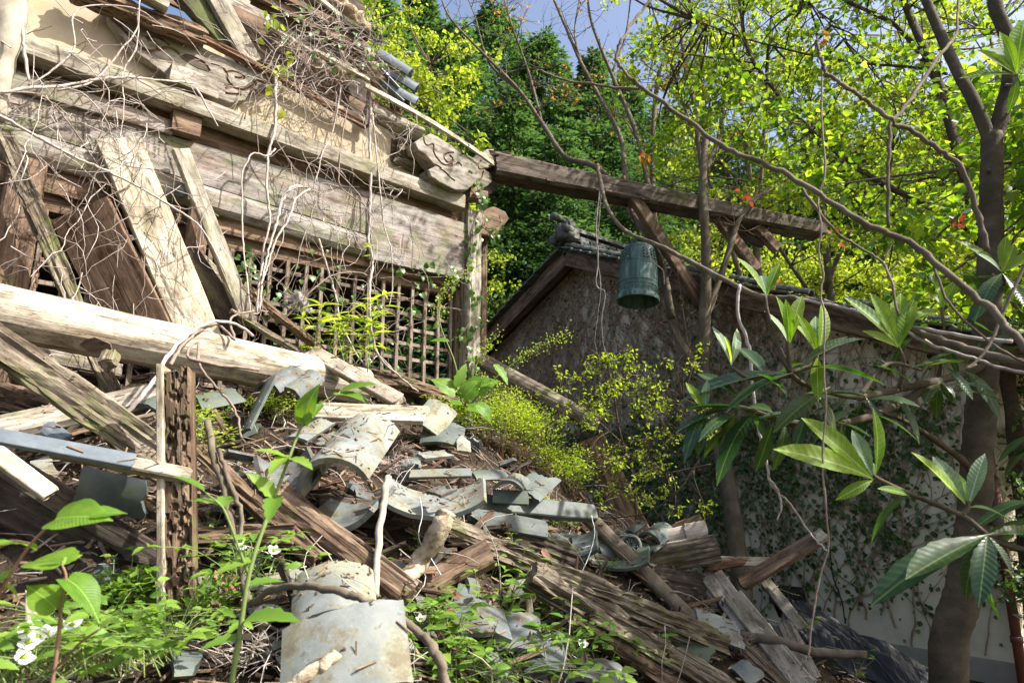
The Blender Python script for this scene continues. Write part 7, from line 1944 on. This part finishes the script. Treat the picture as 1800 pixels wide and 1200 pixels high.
for (bs, tp, nr, k) in (((800, 690, 5.3), (740, 640, 5.2), (-.2, -.8, .8), 0), ((815, 700, 5.3), (860, 640, 5.25), (.2, -.8, .7), 0), ((820, 690, 5.35), (905, 640, 5.3), (.4, -.7, .7), 0), ((800, 680, 5.3), (835, 612, 5.3), (.5, -.8, .4), 2), ((868, 640, 5.3), (915, 690, 5.2), (.5, -.7, .5), 2), ((812, 710, 5.2), (772, 700, 5.1), (0, -.6, .9), 0), ((822, 716, 5.2), (880, 720, 5.1), (.2, -.7, .8), 0), ((790, 600, 5.35), (735, 590, 5.3), (-.3, -.7, .7), 2), ((840, 712, 5.1), (890, 748, 5.05), (.2, -.8, .7), 1), ((760, 720, 5.1), (735, 748, 5.0), (-.2, -.8, .7), 0)):
    a, c = P(*bs), P(*tp); link("leaf", (KN, KN2, WD2)[k], None, SP, leaf_M(a, c - a, V(nr), (c - a).length * .62))
# lance-leaved plant in front of the lattice
LP = thing("lance_leaved_plant", "bright plant with long narrow leaves in front of the right lattice", "plant", R(600, 660, 0))
mb = MB()
for k in range(11):
    b0 = P(rw.uniform(540, 660), rw.uniform(640, 665), rw.uniform(5.0, 5.35)); tp = b0 + V((rw.gauss(0, .1), rw.gauss(0, .08), rw.uniform(.28, .55)))
    q = catmull([b0, b0.lerp(tp, .5) + rnd(.02), tp], 5); mb.tube(q, .005, .002, 5)
    for i, p in enumerate(q[3:] + [q[-1]] * 4):
        a = i * 2.4 + k; d = V((math.cos(a), math.sin(a), rw.uniform(.15, .9)))
        link("leaf", LC, None, LP, leaf_M(p, d, UP + rnd(.2), rw.uniform(.10, .19)))
mb.build("stem", L_STEM, LP)
# fine-leaved tufts (fern-like)
def tuft(label, base, n, h, spread, size, mat=L_FERN, cat="fern", name="fern_tuft", stemmat=L_STEM, red=False, dens=40, out=.5):
    b = pt3(base, 0); t = thing(name, label, cat, b)
    mb = MB(); cl = Cloud()
    for k in range(n):
        b0 = b + V((rw.gauss(0, spread * .5), rw.gauss(0, spread * .35), -.04))
        g = ground_at(b0.x, b0.y); b0.z = max(g.z, b.z - .3) - .02
        tp = b0 + V((rw.gauss(0, h * out), rw.gauss(0, h * out * .8), h * rw.uniform(.6, 1.15)))
        q = catmull([b0, b0.lerp(tp, .55) + UP * h * .12 + rnd(.01), tp], 6)
        mb.tube(q, .0022, .001, 4)
        pts, ds = [], []
        for _ in range(dens):
            f = rw.uniform(.35, 1.0); p = q[int(f * (len(q) - 1))]
            o = V((rw.gauss(0, 1), rw.gauss(0, 1), rw.gauss(0, .35))); wd = .055 * (1.15 - f) * h / .25 + .012
            pts.append(tuple(p + o * wd)); ds.append(tuple(o + (tp - b0).normalized() * .5))
        nn = rng.normal(size=(dens, 3)) * .35 + np.array([0, -.2, 1.])
        cl.add(leaf_cloud(pts, rng.uniform(size * .7, size * 1.3, dens), nn, np.array(ds), .5, .2, .1))
    mb.build("stems", stemmat, t); o = cl.build("fronds", mat, t, t.location); o['kind'] = 'stuff'
    return t
tuft("tall yellow-green clump of fine-leaved weeds on reddish stems in the middle, beside the storehouse wall", (900, 800), 110, .52, .30, .022, cat="weed clump", name="weed_clump", stemmat=L_STEMR, dens=46, out=.14)
tuft("yellow-green fine-leaved weeds trailing over the dark shards, right end of the clump", (985, 850), 34, .30, .20, .026, cat="weed clump", name="weed_clump", stemmat=L_STEMR, dens=40, out=.4)
tuft("sparse fine-leaved weeds left of the clump, behind the dark upright tile", (800, 760), 24, .3, .14, .026, cat="weed clump", name="weed_clump", dens=36, out=.3)
tuft("upright fern tuft growing among tiles at the end of the big log", (490, 745), 13, .26, .10, .022, out=.2)
tuft("fern frond hanging over the big log above the rotten post", (335, 640, 3.0), 5, .14, .05, .022, out=.5)
tuft("small fern beside the top of the rotten post", (362, 672, 3.0), 4, .12, .04, .022, out=.5)
tuft("fern by the vine strands right of the rotten post", (432, 730), 6, .16, .06, .024, out=.4)
tuft("low fine-leaved plant on the ridge slab edge", (985, 920), 10, .16, .08, .022, out=.4)
tuft("fine-leaved seedling in front of the lower lattice", (545, 640), 12, .24, .12, .022, out=.3)
tuft("low green tuft on the mossy beam", (1075, 1010), 6, .10, .06, .018, mat=L_WEED, out=.5)
tuft("grassy green tuft at the foot of the rotten post", (330, 1120), 14, .2, .12, .03, mat=L_WEED, out=.4)
tuft("green tuft in front of the dark boards at lower left", (240, 1100), 18, .22, .16, .03, mat=L_WEED, out=.4)
# young maple-like shrub in front of the ivy wall
b = R(1120, 960, 0)
scl = [P(random.gauss(1085, 60), random.gauss(760, 60), random.uniform(5.1, 5.9)) for _ in range(30)] + [P(random.uniform(980, 1160), random.gauss(690, 24), random.uniform(5.2, 5.8)) for _ in range(22)] + [P(random.uniform(1120, 1250), random.gauss(720, 50), random.uniform(5.2, 5.8)) for _ in range(18)] + [P(random.uniform(1040, 1240), random.uniform(800, 900), random.uniform(5.0, 5.7)) for _ in range(18)] + [P(random.gauss(1080, 25), random.gauss(630, 14), 5.5) for _ in range(10)]
tree_thing("young_maple", "spindly young tree with small bright leaves in front of the ivy wall", "young tree", b,
    [([b, P(1115, 850, 5.5), P(1090, 760, 5.5), P(1080, 690, 5.5), P(1078, 620, 5.5)], .014, .004), ([P(1105, 820, 5.5), P(1160, 760, 5.5), P(1200, 700, 5.5)], .008, .003), ([P(1095, 780, 5.5), P(1040, 730, 5.5), P(990, 690, 5.5)], .008, .003), ([P(1110, 840, 5.5), P(1180, 830, 5.4), P(1250, 815, 5.3)], .007, .003)],
    M_BARKD, scl, 22, .085, .036, L_FERN, .55, 7, .002, leafname="crown")
# shaded shrubs at the right edge beyond the downpipe, and green at the foot of the wall
for k, (x, y, Y, n, s, lab) in enumerate(((1830, 760, 6.2, 60, .3, "dark evergreen shrub beyond the right corner of the storehouse"), (1850, 1000, 5.8, 50, .3, "dark fern-like shrub at the right edge beyond the downpipe"), (1810, 600, 6.6, 40, .3, "dark shrub at the right edge under the roof end"))):
    c = P(x, y, Y); bb = V((c.x, c.y, 0))
    cc = [c + V((random.gauss(0, .28), random.gauss(0, .3), random.gauss(0, .32))) for _ in range(n)]
    tree_thing("dark_shrub", lab, "shrub", bb, [([bb, bb.lerp(c, .6), c], .02, .008)], M_BARKD, cc, 30, .16, .07, L_IVY, .5, 6, group="dark shrubs at the right edge")
herb("small reddish seedling in front of the black plastic sheet", P(1500, 1185, 4.4), .22, 14, .06, [WD2], stems=3, mat_stem=L_STEMR, cat="seedling", name="seedling")
# small bronze leaf sprigs on the near branches
for (x, y, Y, lab) in ((1440, 70, 1.9, "bronze bud leaves on the tip of the knobbly near branch"), (1310, 340, 2.1, "pink bud on a near twig above the beam"), (1470, 415, 1.9, "pinkish buds on the sweeping near branch"), (1130, 270, 6.4, "orange young leaves on the vine at the bell beam"), (1355, 505, 4.1, "orange leaf on the long vine beside the pale shoot"), (1680, 395, 1.9, "reddish buds on the near branch by the big trunk"), (1140, 285, 6.45, "second cluster of orange leaves on the vine at the bell beam")):
    c = P(x, y, Y); t = thing("leaf_sprig", lab, "young leaves", c)
    m_ = leaf_mesh(1, .7, 5, 'ovate', 0, .3, .3, 0, 7); m_.materials.append(L_RED if 'pink' in lab or 'red' in lab else L_ORANGE)
    for q in range(6):
        link("leaf", m_, None, t, leaf_M(c + rnd(.006 * Y), rnd(1), rnd(1) + UP, .011 * Y * rw.uniform(.7, 1.3)))
